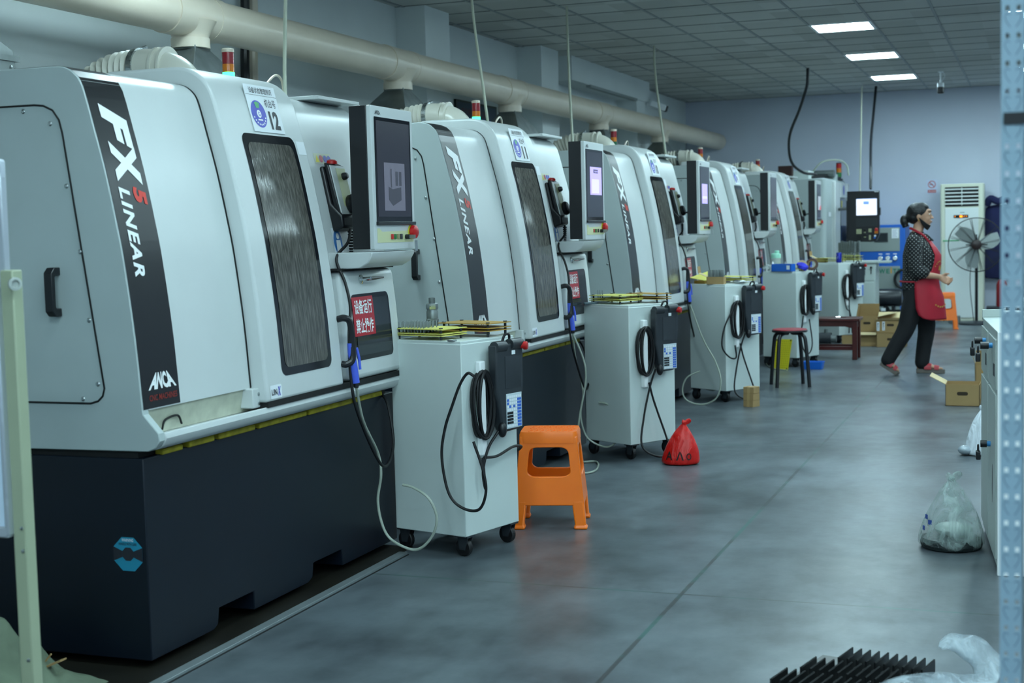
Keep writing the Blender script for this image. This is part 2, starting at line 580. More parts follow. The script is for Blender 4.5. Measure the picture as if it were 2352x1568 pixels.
_tx = {}
def text2d(body, bold=0.0, shear=0.0, spacing=1.0):
    k = (body, bold, shear, spacing)
    if k in _tx: return _tx[k]
    cu = bpy.data.curves.new('t', 'FONT')
    cu.body = body; cu.offset = bold; cu.shear = shear; cu.space_character = spacing; cu.resolution_u = 3
    cu.fill_mode = 'FRONT'
    o = bpy.data.objects.new('t', cu); COL.objects.link(o)
    dg = bpy.context.evaluated_depsgraph_get(); dg.update()
    me = bpy.data.meshes.new_from_object(o.evaluated_get(dg))
    vs = [(v.co.x, v.co.y) for v in me.vertices]
    ps = [tuple(p.vertices) for p in me.polygons]
    COL.objects.unlink(o); bpy.data.objects.remove(o); bpy.data.curves.remove(cu); bpy.data.meshes.remove(me)
    _tx[k] = (vs, ps)
    return vs, ps

def fit_text(body, A, H, bold=0.0, shear=0.0, spacing=1.0, warp=None):
    vs, ps = text2d(body, bold, shear, spacing)
    if not vs: return [], []
    x0 = min(v[0] for v in vs); x1 = max(v[0] for v in vs); y0 = min(v[1] for v in vs); y1 = max(v[1] for v in vs)
    out = [((v[0] - x0) / (x1 - x0) * A, (v[1] - y0) / (y1 - y0) * H) for v in vs]
    if warp: out = [warp(*v) for v in out]
    return out, ps

def rect2(a0, a1, b0, b1):
    return [(a0, b0), (a1, b0), (a1, b1), (a0, b1)], [(0, 1, 2, 3)]

def rrect(a0, a1, b0, b1, r, n=5, corners=(1, 1, 1, 1)):
    p = []
    for (cx, cy, st, on) in ((a0 + r, b0 + r, 180, corners[0]), (a1 - r, b0 + r, 270, corners[1]), (a1 - r, b1 - r, 0, corners[2]), (a0 + r, b1 - r, 90, corners[3])):
        if not on:
            p.append((a0 if cx < (a0 + a1) / 2 else a1, b0 if cy < (b0 + b1) / 2 else b1)); continue
        for k in range(n + 1):
            a = R(st + 90 * k / n)
            p.append((cx + r * math.cos(a), cy + r * math.sin(a)))
    return p

def poly2(p):
    return list(p), [tuple(range(len(p)))]

def disc2(c, r, n=28, r2=None):
    r2 = r2 or r
    return poly2([(c[0] + r * math.cos(2 * math.pi * k / n), c[1] + r2 * math.sin(2 * math.pi * k / n)) for k in range(n)])

def spline(pts, n=8, closed=False):
    """Catmull-Rom through the points"""
    P = [Vector(p) for p in pts]
    m = len(P)
    out = []
    rng = range(m if closed else m - 1)
    for i in rng:
        p0 = P[(i - 1) % m] if (closed or i > 0) else P[0] * 2 - P[1]
        p1 = P[i]; p2 = P[(i + 1) % m]
        p3 = P[(i + 2) % m] if (closed or i + 2 < m) else P[-1] * 2 - P[-2]
        for k in range(n):
            t = k / n
            out.append(0.5 * ((2 * p1) + (p2 - p0) * t + (2 * p0 - 5 * p1 + 4 * p2 - p3) * t * t + (3 * p1 - p0 - 3 * p2 + p3) * t ** 3))
    if not closed: out.append(P[-1])
    return out

#@@STRUCTURE
# ================================================================= setting
CEIL = 3.29
XW = -5.0      # left wall
YF = 21.4      # far wall
XR = 4.6
b = B(); b.face([(XW, -6.0, 0), (XR, -6.0, 0), (XR, YF, 0), (XW, YF, 0)])
struct(b.build('floor', mat_floor()))
WALLM = M('wall_paint', 'ced4e2', 0.75, noise=(2.0, 0.02))
LWALLM = M('left_wall_paint', 'dde4e4', 0.75, noise=(2.0, 0.03))
b = B(); b.box(XW - 0.12, XW, -6.0, YF + 0.12, 0, CEIL + 0.05)
struct(b.build('wall_left', LWALLM))
b = B(); b.box(XW, XR, YF, YF + 0.12, 0, CEIL + 0.05)
struct(b.build('wall_far', WALLM))
b = B(); b.box(XW, XR, -6.12, -6.0, 0, CEIL + 0.05)
struct(b.build('wall_back', WALLM))
b = B(); b.box(XR, XR + 0.12, -6.0, YF + 0.12, 0, CEIL + 0.05)
struct(b.build('wall_right', WALLM))
b = B(); b.box(XW, XR, -6.0, YF, CEIL, CEIL + 0.06)
struct(b.build('ceiling', mat_tiles()))
# T-bar grid
GRIDM = M('ceiling_grid_metal', '8b9294', 0.5)
b = B()
x = -1.45 - 0.58 * 6
while x < XR:
    b.box(x - 0.012, x + 0.012, -6, YF, CEIL - 0.006, CEIL + 0.002); x += 0.58
struct(b.build('trim_1', GRIDM, smooth=False))
GRIDD = M('ceiling_joint_grey', '596062', 0.8)  # cross joints of the tile grid, in darker grey
b = B()
y = 13.83 - 0.58 * 28
while y < YF:
    b.box(XW, XR, y - 0.006, y + 0.006, CEIL - 0.003, CEIL + 0.002); y += 0.58
struct(b.build('trim_2', GRIDD, smooth=False))
# pillars on the left wall, bulkhead beam
for k, (y0, y1) in enumerate(((10.95, 11.47), (13.9, 14.45), (17.6, 18.2))):
    b = B(); b.box(XW, -4.74, y0, y1, 0, CEIL)
    struct(b.build('trim_%d' % (3 + k), LWALLM))
b = B(); b.box(XW, -4.72, 14.86, 18.18, 3.03, CEIL)
struct(b.build('trim_6', LWALLM))
# oily trench under the machines and its steel edge
b = B(); b.box(-4.6, -2.645, 2.2, 5.8, 0.0, 0.004)
struct(b.build('trim_7', M('oily_floor', '15130c', 0.5, noise=(5, 0.3))))
b = B(); b.box(-2.648, -2.607, 2.2, 5.66, 0.0, 0.012)
struct(b.build('trim_8', M('steel_edge', '7f888a', 0.4, metal=0.3, noise=(8, 0.1)), bevel=0.002))
b = B(); b.box(-2.607, -2.6, 2.2, 5.66, 0.0, 0.002)
struct(b.build('trim_9', SEAM))

# ceiling light panels
PANEL = M('light_diffuser', 'ffffff', 0.4)
_pb = PANEL.node_tree.nodes['Principled BSDF']
_pb.inputs['Emission Color'].default_value = (*LIGHT_COL, 1)
_pb.inputs['Emission Strength'].default_value = LIGHT_E
def ceiling_light():
    t = thing('ceiling_light', 'x', 'ceiling light', (0, 0, 0), 0, 'square ceiling light panels')
    bb = B(); bb.box(-0.26, 0.26, -0.26, 0.26, -0.008, -0.004)
    bb.build('diffuser', PANEL, t)
    bb = B()
    for s in (-1, 1):
        bb.box(s * 0.275 - 0.015, s * 0.275 + 0.015, -0.29, 0.29, -0.012, 0.0)
        bb.box(-0.26, 0.26, s * 0.275 - 0.015, s * 0.275 + 0.015, -0.012, 0.0)
    bb.build('frame', LETW, t)
    return t
cl0 = ceiling_light()
first = True
for xi, X in enumerate((-3.48, -1.74, 0.02, 1.76, 3.5)):
    for yi, Y in enumerate((-4.12, -1.52, 1.08, 3.68, 6.28, 8.88, 11.48, 14.08, 16.68, 19.28)):
        if X < -3 and Y != 6.28: continue  # added unseen panel above the machines, brightens the left wall and pipe
        if (X > 3 and Y > 2) or (-2 < X < -1 and Y in (6.28,)): continue
        if -2 < X < -1 and Y in (14.08, 16.68, 19.28):
            lab = {14.08: 'square ceiling light, nearest of the three lit panels in view', 16.68: 'square ceiling light, middle of the three lit panels in view', 19.28: 'square ceiling light, farthest of the three lit panels, nearest the back wall'}[Y]
        else:
            lab = 'unseen square ceiling light panel out of the picture or behind the shelf post'
        o = cl0 if first else copy_tree(cl0)
        first = False
        o.location = (X, Y, CEIL)
        o['label'] = lab
#@@MACHINE
# ================================================================= grinding machines
_P0 = [(-2.7255, 0.862), (-2.744, 1.11), (-2.773, 1.351), (-2.795, 1.479), (-2.83, 1.652), (-2.8675, 1.799), (-2.893, 1.895), (-2.91, 1.94), (-2.936, 1.968), (-2.9635, 1.983), (-3.0, 1.9896), (-3.1, 1.99), (-3.3, 1.99)]
PROF = [(p.x, p.z) for p in spline([(x_, 0, z_) for x_, z_ in _P0], 4)]
def offset_prof(d):
    out = []
    n = len(PROF)
    for i, (x_, z_) in enumerate(PROF):
        a = PROF[max(0, i - 1)]; c = PROF[min(n - 1, i + 1)]
        tx, tz = c[0] - a[0], c[1] - a[1]
        L = math.hypot(tx, tz)
        out.append((x_ + tz / L * d, z_ - tx / L * d))
    return out
def cum(pr):
    s = [0]
    for a, c in zip(pr[:-1], pr[1:]): s.append(s[-1] + math.hypot(c[0] - a[0], c[1] - a[1]))
    return s
class Surf:
    """point on the curved machine front: arc length s from z=0.862 -> x, z"""
    def __init__(self, d):
        self.p = offset_prof(d); self.s = cum(self.p)
    def at(self, s):
        p, S = self.p, self.s
        if s <= 0:
            t = s / (S[1]); return (p[0][0] + (p[1][0] - p[0][0]) * t, p[0][1] + (p[1][1] - p[0][1]) * t)
        for i in range(len(S) - 1):
            if s <= S[i + 1]:
                t = (s - S[i]) / (S[i + 1] - S[i])
                return (p[i][0] + (p[i + 1][0] - p[i][0]) * t, p[i][1] + (p[i + 1][1] - p[i][1]) * t)
        return p[-1]
    def sz(self, z):
        p, S = self.p, self.s
        if z <= p[0][1]: return (z - p[0][1]) * 1.003
        for i in range(len(S) - 1):
            if z <= p[i + 1][1]:
                return S[i] + (S[i + 1] - S[i]) * (z - p[i][1]) / (p[i + 1][1] - p[i][1])
        return S[-1]
CUTS = [((0, k * 0.03, 0), (0, 1, 0)) for k in range(-10, 60)]
CUTSA = [((k * 0.03, 0, 0), (1, 0, 0)) for k in range(-10, 60)]
OFF = (3.5, 0, 0)
XD = 0.065      # how far the door stands proud

def decal(bd, vp, sf, u0, s0, rot=False):
    """flat art on the curved front. rot: reads downwards, tops to the right"""
    if rot:
        bd.flat(vp, lambda a, c: (sf.at(s0 - a)[0], u0 + c, sf.at(s0 - a)[1]), CUTSA)
    else:
        bd.flat(vp, lambda a, c: (sf.at(s0 + c)[0], u0 + a, sf.at(s0 + c)[1]), CUTS)

def sheet(bd, sf, u0, u1, s0, s1, n=14, d2=None):
    """strip following the surface"""
    for k in range(n):
        a = s0 + (s1 - s0) * k / n; c = s0 + (s1 - s0) * (k + 1) / n
        pa, pc = sf.at(a), sf.at(c)
        bd.face([(pa[0], u0, pa[1]), (pa[0], u1, pa[1]), (pc[0], u1, pc[1]), (pc[0], u0, pc[1])])

def make_machine():
    t = thing('tool_grinding_machine', 'x', 'machine', (-3.5, 3.9, 0), 0, 'row of white tool grinding machines')
    K = dict(parent=t, off=OFF)
    F0 = Surf(0.0); F1 = Surf(0.0015); F2 = Surf(0.003); D0 = Surf(XD); D1 = Surf(XD + 0.0015); D2 = Surf(XD + 0.003); D3 = Surf(XD + 0.0045)
    # base with fork lift notches
    bt = [(0.0, 0.03), (0.38, 0.03), (0.41, 0.045), (0.42, 0.1), (0.66, 0.1), (0.66, 0.03), (1.08, 0.03), (1.12, 0.045), (1.13, 0.1), (1.38, 0.1), (1.385, 0.03), (1.93, 0.03), (1.93, 0.705), (0.0, 0.705)]
    bb = B(); bb.prism(bt, 'x', -4.25, -2.735)
    bb.build('base', NAVY, bevel=0.004, **K)
    for x_ in (-4.0, -3.0):
        for u in (0.2, 0.87, 1.7):
            bb = B(); bb.lathe([(0.05, 0.0), (0.05, 0.015), (0.02, 0.016), (0.02, 0.04)], (x_, u, 0.004), n=12); bb.build('levelling_foot', STEEL, **K)
    # yellow foam strip, and a black box standing in for the dark gap
    bb = B(); bb.box(-4.2, -2.76, 0.01, 1.9, 0.7, 0.725)
    bb.build('gap_dark', SEAM, **K)
    bb = B()
    us = [0.1, 0.22, 0.26, 0.42, 0.45, 0.7, 0.73, 1.1, 1.12, 1.5, 1.52, 1.8]
    for a, c in zip(us[0::2], us[1::2]): bb.box(-2.758, -2.725, a, c, 0.703, 0.722 + 0.003 * math.sin(a * 30))
    bb.build('foam_strip', M('dirty_yellow_foam', '9c8f1c', 0.8, noise=(25, 0.3)), bevel=0.004, **K)
    # side cover with the end of the coolant tray
    side = [(-4.2, 1.99)] + [(x_, z_) for x_, z_ in reversed(F0.p) if x_ < -2.725] + [(-2.724, 0.85), (-2.668, 0.79), (-2.666, 0.765), (-2.682, 0.742), (-2.712, 0.73), (-3.5, 0.724), (-4.2, 0.722)]
    bb = B(); bb.prism(side, 'y', -0.004, 0.03)
    bb.build('side_cover', GREYP, bevel=0.003, **K)
    # side access door: raised skin with dark seam, screws and handle
    door = [(-4.05, 0.885)] + [(-2.925, 0.885), (-2.895, 0.893), (-2.876, 0.91), (-2.868, 0.935)] + [(-2.985, 1.77), (-2.996, 1.815), (-3.02, 1.848), (-3.055, 1.864), (-3.09, 1.868), (-4.05, 1.872)]
    bb = B(); bb.prism(door, 'y', -0.0055, 0.0)
    sd = bb.build('side_door', GREYP, **K)
    bb = B(); bb.tube([(x_, -0.0055, z_) for x_, z_ in door], 0.0035, 6, closed=True)
    bb.build('door_seam', SEAM, parent=sd, off=OFF)
    for x_, z_ in ((-3.136, 1.85), (-3.031, 1.805), (-2.978, 1.6), (-2.937, 1.385), (-2.915, 1.16), (-2.892, 0.95), (-2.953, 0.9), (-3.45, 1.85), (-3.45, 0.9)):
        bb = B(); bb.lathe([(0.008, 0), (0.008, 0.002), (0.005, 0.005), (0.0015, 0.0055)], (x_, -0.0055, z_), (0, -1, 0), 10)
        bb.build('screw', STEEL, parent=sd, off=OFF)
    bb = B()
    hp = [(-3.012, -0.0055, 1.325), (-3.05, -0.006, 1.325)]
    bb.prism([(-0.0055, 1.335), (-0.035, 1.335), (-0.052, 1.318), (-0.052, 1.19), (-0.035, 1.173), (-0.0055, 1.173), (-0.0055, 1.2), (-0.03, 1.2), (-0.034, 1.206), (-0.034, 1.302), (-0.03, 1.308), (-0.0055, 1.308)], 'x', -3.052, -3.02)
    bb.build('door_handle', BLACK, bevel=0.003, parent=sd, off=OFF)
    # front panel behind the stripe
    body = [(-4.2, 1.99), (-4.2, 0.8), (-2.78, 0.8), (-2.78, 0.862)] + F0.p
    bb = B(); bb.prism(body, 'y', 0.03, 0.672)
    bb.build('front_panel', WHITE, angle=20, **K)
    bb = B(); bb.prism([(-2.8, 0.9), (-2.735, 0.862), (-2.752, 0.775), (-2.8, 0.77)], 'y', 0.03, 1.85)
    tr = bb.build('gutter_wall', DIRTYW, **K)
    bb = B(); bb.tube(spline([(-2.738, 0.12, 0.785), (-2.738, 0.14, 0.815), (-2.736, 0.21, 0.822), (-2.737, 0.235, 0.79)], 4), 0.004, 6)
    bb.build('gutter_slot', SEAM, parent=tr, off=OFF)
    bb = B(); sheet(bb, F1, 0.001, 0.214, F1.sz(0.866), F1.s[-1] - 0.12, 40)
    st = bb.build('stripe', BLACKD, recalc=False, **K)
    PO = dict(parent=st, off=OFF, smooth=False)
    z2s = F2.sz
    bb = B(); decal(bb, fit_text('F', z2s(1.868) - z2s(1.72), 0.135, 0.06, 0.3), F2, 0.049, z2s(1.868), True)
    decal(bb, fit_text('X', z2s(1.745) - z2s(1.602), 0.135, 0.06, 0.1), F2, 0.05, z2s(1.745), True)
    bb.build('lettering', LETW, **PO)
    bb = B(); decal(bb, fit_text('5', z2s(1.596) - z2s(1.536), 0.068, 0.05, 0.2), F2, 0.122, z2s(1.596), True)
    bb.build('lettering', LETR, **PO)
    bb = B(); decal(bb, fit_text('LINEAR', z2s(1.594) - z2s(1.298), 0.056, 0.035, 0.25, 1.18), F2, 0.045, z2s(1.594), True)
    bb.build('lettering', LETW, **PO)
    bb = B(); decal(bb, fit_text('ANCA', 0.164, 0.056, 0.05, 0, 1.02, warp=lambda a, c: (0.082 + (a - 0.082) * (1 - 0.5 * c / 0.056), c)), F2, 0.036, z2s(0.925))
    bb.build('lettering', LETW, **PO)
    bb = B(); decal(bb, fit_text('CNC MACHINES', 0.16, 0.02, 0.012, 0.1), F2, 0.038, z2s(0.889))
    bb.build('lettering', M('dim_red_lettering', '8a2a20', 0.4), **PO)
    # dark gap between fixed panel and sliding door
    bb = B()
    for k in range(len(F0.p) - 1):
        p, q = F0.p[k], F0.p[k + 1]
        bb.face([(p[0] + 0.001, 0.672, p[1] + 0.001), (p[0] + 0.001, 0.682, p[1] + 0.001), (q[0] + 0.001, 0.682, q[1] + 0.001), (q[0] + 0.001, 0.672, q[1] + 0.001)])
    bb.build('door_gap', SEAM, **K)
    # sliding door
    dz = [(D0.at(D0.sz(0.0) if False else -0.055)[0], 0.807)]
    dpoly = [(-3.36, 1.86), (-2.95, 1.86), (-2.76, 0.807), dz[0]] + D0.p
    bb = B(); bb.prism(dpoly, 'y', 0.682, 1.3)
    dr = bb.build('sliding_door', WHITE, angle=20, bevel=0.012, seg=3, **K)
    # door window: black border, pane
    s0, s1 = D1.sz(0.893), D1.sz(1.812)
    L = s1 - s0
    bb = B(); decal(bb, poly2(rrect(0, 0.405, 0, L, 0.035)), D1, 0.803, s0)
    wf = bb.build('door_window', FRIT, parent=dr, off=OFF, recalc=False)
    bb = B(); decal(bb, poly2(rrect(0.028, 0.375, 0.03, L - 0.035, 0.03)), D2, 0.803, s0)
    bb.build('pane', WINGLASS, parent=wf, off=OFF, recalc=False)
    # small label on the door, brand badge
    bb = B(); decal(bb, rect2(0, 0.065, 0, 0.055), D1, 1.222, D1.sz(1.745))
    lb = bb.build('door_label', PAPER, parent=dr, off=OFF, recalc=False)
    bb = B()
    for k in range(4): decal(bb, rect2(0.008, 0.05 - 0.006 * (k % 2), 0.008 + k * 0.011, 0.012 + k * 0.011), D2, 1.222, D2.sz(1.745))
    bb = B(); decal(bb, poly2(rrect(0, 0.085, 0, 0.05, 0.006)), D1, 0.703, D1.sz(0.818))
    bg = bb.build('badge', PAPER, parent=dr, off=OFF, recalc=False)
    # right housing: set back, rounded top
    H0 = Surf(0.012)
    hp = [(-4.2, 1.99), (-4.2, 0.8), (-2.8, 0.8), (-2.74, 0.862)] + H0.p
    bb = B(); bb.prism(hp, 'y', 1.29, 1.945)
    hs = bb.build('right_housing', WHITE, angle=20, bevel=0.02, seg=3, **K)
    bb = B(); bb.tube([(*[H0.at(s_)[0] + 0.001], 1.345, H0.at(s_)[1]) for s_ in [H0.sz(1.27) + k * 0.04 for k in range(18)]], 0.0022, 5)
    bb.build('panel_seam', M('grey_seam', '7d8583', 0.6), parent=hs, off=OFF)
    bb = B(); bb.box(-3.5, -2.86, 1.55, 1.94, 1.996, 2.012)
    bb.build('top_plate', WHITE, bevel=0.003, parent=hs, off=OFF)
    # warning pictograms
    H1 = Surf(0.0135); H2 = Surf(0.015)
    bb = B(); decal(bb, rect2(0, 0.15, 0, 0.045), H1, 1.45, H1.sz(1.72))
    wl = bb.build('warning_label', M('pale_label', 'd9dcc4', 0.5), parent=hs, off=OFF, recalc=False)
    PW = dict(parent=wl, off=OFF, recalc=False)
    sw = H2.sz(1.72)
    bb = B(); decal(bb, poly2([(0.006, 0.006), (0.04, 0.006), (0.023, 0.039)]), H2, 1.45, sw); bb.build('triangle', YEL, **PW)
    bb = B(); decal(bb, disc2((0.058, 0.022), 0.016), H2, 1.45, sw); bb.build('prohibition_ring', REDSIGN, **PW)
    bb = B(); decal(bb, disc2((0.095, 0.022), 0.016), H2, 1.45, sw); decal(bb, disc2((0.13, 0.022), 0.016), H2, 1.45, sw); bb.build('blue_disc', BLUEL, **PW)
    # mandatory sign under the hand wheel
    bb = B(); decal(bb, rect2(0, 0.085, 0, 0.15), H1, 1.455, H1.sz(1.3))
    ms = bb.build('safety_label', PAPER, parent=hs, off=OFF, recalc=False)
    bb = B(); decal(bb, disc2((0.042, 0.09), 0.038, 24, 0.052), H2, 1.455, H2.sz(1.3)); bb.build('blue_disc', SKYBLUE, parent=ms, off=OFF, recalc=False)
    H3 = Surf(0.0165)
    bb = B(); decal(bb, disc2((0.042, 0.115), 0.013, 16), H3, 1.455, H3.sz(1.3)); decal(bb, poly2([(0.02, 0.05), (0.064, 0.05), (0.06, 0.098), (0.024, 0.098)]), H3, 1.455, H3.sz(1.3)); bb.build('figure', LETW, parent=ms, off=OFF, recalc=False)
    # hatch under the screen
    hz = [(D0.at(D0.sz(1.268))[0], 1.268), (-2.86, 1.275), (-2.86, 0.8), (D0.at(-0.055)[0], 0.807)]
    mid = [D0.at(-0.055 + (D0.sz(1.268) + 0.055) * k / 8) for k in range(9)]
    bb = B(); bb.prism([(-2.86, 1.268), (-2.86, 0.807)] + mid, 'y', 1.37, 1.89)
    ht = bb.build('hatch', WHITE, bevel=0.024, seg=3, parent=t, off=OFF, angle=20)
    bb = B(); bb.box(mid[-1][0] - 0.12, mid[-1][0] + 0.002, 1.345, 1.89, 1.27, 1.279)
    bb.build('slot', SEAM, parent=ht, off=OFF)
    sa = D1.sz(0.89)
    bb = B(); decal(bb, poly2(rrect(0, 0.365, 0, D1.sz(1.168) - sa, 0.028)), D1, 1.432, sa)
    hw = bb.build('hatch_window', FRIT, parent=ht, off=OFF, recalc=False)
    bb = B(); decal(bb, poly2(rrect(0.02, 0.345, 0.02, D1.sz(1.168) - sa - 0.02, 0.02)), D2, 1.432, sa)
    bb.build('pane', GLASSD, parent=hw, off=OFF, recalc=False)
    ss = D2.sz(0.992)
    bb = B(); decal(bb, rect2(0, 0.2, 0, 0.165), D3, 1.432, ss)
    sg = bb.build('red_sign', REDSIGN, parent=ht, off=OFF, recalc=False)
    D4 = Surf(XD + 0.006)
    bb = B(); decal(bb, fit_text('设备运行', 0.165, 0.062, 0.02), D4, 1.448, D4.sz(1.083)); decal(bb, fit_text('禁止操作', 0.165, 0.062, 0.02), D4, 1.448, D4.sz(1.003))
    bb.build('lettering', LETW, parent=sg, off=OFF, smooth=False)
    # T latch on the hatch
    lx = D0.at(D0.sz(1.225))[0]
    bb = B(); bb.lathe([(0.02, 0), (0.02, 0.006), (0.008, 0.012), (0.007, 0.05)], (lx, 1.55, 1.228), (1, 0, 0.1), 14)
    lt = bb.build('latch', CHROME, parent=ht, off=OFF)
    bb = B(); bb.tube([(lx + 0.035, 1.55, 1.23), (lx + 0.036, 1.62, 1.231), (lx + 0.036, 1.7, 1.232)], 0.006, 8, radii=[0.008, 0.0075, 0.004])
    bb.build('lever', BLACK, parent=lt, off=OFF)
    # door pull handle between door and hatch
    hx0 = D0.at(D0.sz(1.06))[0]
    hp_ = spline([(hx0 - 0.005, 1.3, 1.075), (hx0 + 0.025, 1.305, 1.08), (hx0 + 0.04, 1.325, 1.06), (hx0 + 0.045, 1.33, 0.98), (hx0 + 0.046, 1.325, 0.91), (hx0 + 0.03, 1.305, 0.89), (hx0 + 0.01, 1.3, 0.892)], 5)
    bb = B(); bb.tube(hp_, 0.014, 10)
    bb.build('pull_handle', BLACK, parent=t, off=OFF)
    # coolant tray lip along the front
    tray = [(-2.76, 0.775), (-2.72, 0.765), (-2.68, 0.788), (-2.668, 0.79), (-2.663, 0.77), (-2.672, 0.75), (-2.69, 0.735), (-2.72, 0.728), (-2.8, 0.724), (-2.8, 0.775)]
    bb = B(); bb.prism(tray, 'y', 0.03, 1.9)
    bb.build('tray_lip', WHITE, parent=t, off=OFF, bevel=0.004)
    bb = B(); bb.box(D0.at(-0.055)[0] - 0.06, D0.at(-0.055)[0] - 0.004, 0.69, 1.89, 0.788, 0.81)
    bb.build('lower_slot', SEAM, parent=t, off=OFF)
    bb = B(); bb.box(-2.76, -2.695, 0.64, 0.7, 0.79, 0.862)
    br = bb.build('door_bracket', WHITE, bevel=0.004, parent=t, off=OFF)
    for u_, z_ in ((0.66, 0.84), (0.66, 0.805)):
        bb = B(); bb.lathe([(0.007, 0), (0.007, 0.003), (0.003, 0.005)], (-2.695, u_ + 0.02, z_), (1, 0, 0), 10); bb.build('screw', STEEL, parent=br, off=OFF)
    # screen pendant on its shelf
    pu0, pu1, pz0, pz1, px = 1.405, 1.815, 1.352, 1.945, -2.55
    q = [(-2.84, 1.345), (px - 0.01, 1.345), (px - 0.012, 1.33), (px - 0.03, 1.3), (px - 0.07, 1.279), (-2.84, 1.275)]
    bb = B(); bb.prism(q, 'y', pu0 - 0.005, pu1 + 0.01)
    sh = bb.build('screen_shelf', WHITE, bevel=0.004, parent=t, off=OFF)
    bb = B(); bb.box(px - 0.055, px - 0.03, pu1 - 0.055, pu1 - 0.01, 1.303, 1.34)
    bb = B(); bb.box(px - 0.1, px - 0.02, pu0, pu1 - 0.004, pz0 + 0.005, pz1)
    sc = bb.build('screen_case', BLACK, bevel=0.004, parent=t, off=OFF)
    bb = B(); bb.prism(rrect(pu0 - 0.001, pu1, pz0, pz1, 0.008), 'x', px - 0.02, px)
    bz = bb.build('bezel', WHITE, bevel=0.002, parent=sc, off=OFF)
    bb = B(); bb.prism(rrect(pu0 + 0.028, pu1 - 0.028, pz0 + 0.115, pz1 - 0.045, 0.004), 'x', px, px + 0.002)
    bb.build('glass', GLASSB, parent=sc, off=OFF)
    bb = B(); bb.box(px - 0.004, px + 0.012, pu0 + 0.024, pu1 - 0.01, pz0 + 0.103, pz0 + 0.117)
    bb.build('ledge', BLACK, parent=sc, off=OFF, bevel=0.002)
    bb = B(); bb.prism([(pu0 + 0.03, pz0 + 0.03), (pu1 - 0.02, pz0 + 0.03), (pu1 - 0.02, pz0 + 0.08), (pu0 + 0.075, pz0 + 0.075), (pu0 + 0.05, pz0 + 0.09), (pu0 + 0.03, pz0 + 0.09)], 'x', px, px + 0.0012)
    bb.build('button_panel', CREAMP, parent=sc, off=OFF)
    bb = B(); bb.flat(fit_text('ANCA', 0.06, 0.018, 0.03, 0, 1, warp=lambda a, c: (0.03 + (a - 0.03) * (1 - 0.5 * c / 0.018), c)), lambda a, c: (px + 0.0012, pu0 + 0.032 + a, pz1 - 0.036 + c))
    bb.build('lettering', INK, parent=sc, off=OFF, smooth=False)
    for k, mm in enumerate((REDLED, GREENB, CREAMP, GREENB)):
        bb = B(); bb.box(px + 0.001, px + 0.007, pu0 + 0.16 + k * 0.03, pu0 + 0.176 + k * 0.03, pz0 + 0.043, pz0 + 0.065)
        bb.build('button', (REDBTN, GREENB, M('khaki_button', '8d8b63', 0.4), DKGREY)[k], parent=sc, off=OFF, bevel=0.001)
    bb = B(); bb.lathe([(0.022, 0), (0.022, 0.008), (0.03, 0.009), (0.028, 0.024), (0.018, 0.03)], (px + 0.001, pu1 - 0.045, pz0 + 0.072), (1, 0, 0), 18)
    es = bb.build('emergency_stop', REDBTN, parent=sc, off=OFF)
    bb = B(); bb.lathe([(0.032, 0), (0.03, 0.004)], (px + 0.0005, pu1 - 0.045, pz0 + 0.072), (1, 0, 0), 18)
    bb.build('stop_ring', YEL, parent=sc, off=OFF)
    bb = B(); bb.lathe([(0.011, 0), (0.011, 0.02)], (px, pu1 - 0.1, pz0 + 0.052), (1, 0, 0), 12)
    ky = bb.build('key_switch', BLACK, parent=sc, off=OFF)
    bb = B(); bb.box(px + 0.02, px + 0.045, pu1 - 0.104, pu1 - 0.096, pz0 + 0.045, pz0 + 0.06); bb.box(px + 0.03, px + 0.034, pu1 - 0.075, pu1 - 0.052, pz0 - 0.01, pz0 + 0.035)
    bb.build('key', STEEL, parent=ky, off=OFF)
    # hand wheel unit in its holder
    def hpt(z, d): return H0.at(H0.sz(z))[0] + d
    tilt = lambda z: H0.at(H0.sz(z))[0]
    uA, uB = 1.47, 1.61
    bb = B()
    pol = [(tilt(1.705), 1.705), (tilt(1.705) + 0.02, 1.71), (tilt(1.55) + 0.02, 1.55), (tilt(1.49) + 0.06, 1.50), (tilt(1.44) + 0.055, 1.45), (tilt(1.43), 1.43)]
    bb.prism(pol, 'y', uA, uB)
    ho = bb.build('handset_holder', BLACK, bevel=0.012, seg=3, parent=t, off=OFF)
    bb = B()
    pol = [(tilt(1.715) + 0.018, 1.725), (tilt(1.715) + 0.045, 1.715), (tilt(1.5) + 0.05, 1.5), (tilt(1.49) + 0.018, 1.495)]
    bb.prism(pol, 'y', uA + 0.012, uB - 0.006)
    hn = bb.build('handset', BLACK, bevel=0.008, parent=ho, off=OFF)
    bb = B()
    pol = [(tilt(1.712) + 0.0455, 1.712), (tilt(1.712) + 0.052, 1.709), (tilt(1.5) + 0.057, 1.5), (tilt(1.5) + 0.0505, 1.5)]
    bb.prism(pol, 'y', uA + 0.012, uB - 0.006)
    bb.build('handset_face', WHITE, parent=ho, off=OFF)
    bb = B()
    pol = [(tilt(1.7) + 0.0525, 1.7), (tilt(1.7) + 0.0535, 1.7), (tilt(1.54) + 0.057, 1.54), (tilt(1.54) + 0.056, 1.54)]
    bb.prism(pol, 'y', uA + 0.05, uB - 0.008)
    bb.build('handset_label', CREAMP, parent=ho, off=OFF)
    bb = B(); bb.lathe([(0.016, 0), (0.016, 0.012), (0.012, 0.022), (0.003, 0.023)], (tilt(1.665) + 0.053, uB - 0.04, 1.665), (1, 0, 0.25), 14)
    bb.build('selector_knob', BLACK, parent=ho, off=OFF)
    bb = B(); bb.lathe([(0.038, 0), (0.042, 0.006), (0.042, 0.02), (0.034, 0.03), (0.01, 0.032)], (tilt(1.54) + 0.056, uB - 0.04, 1.545), (1, 0, 0.25), 22)
    hwz = bb.build('hand_wheel', BLACK, parent=ho, off=OFF)
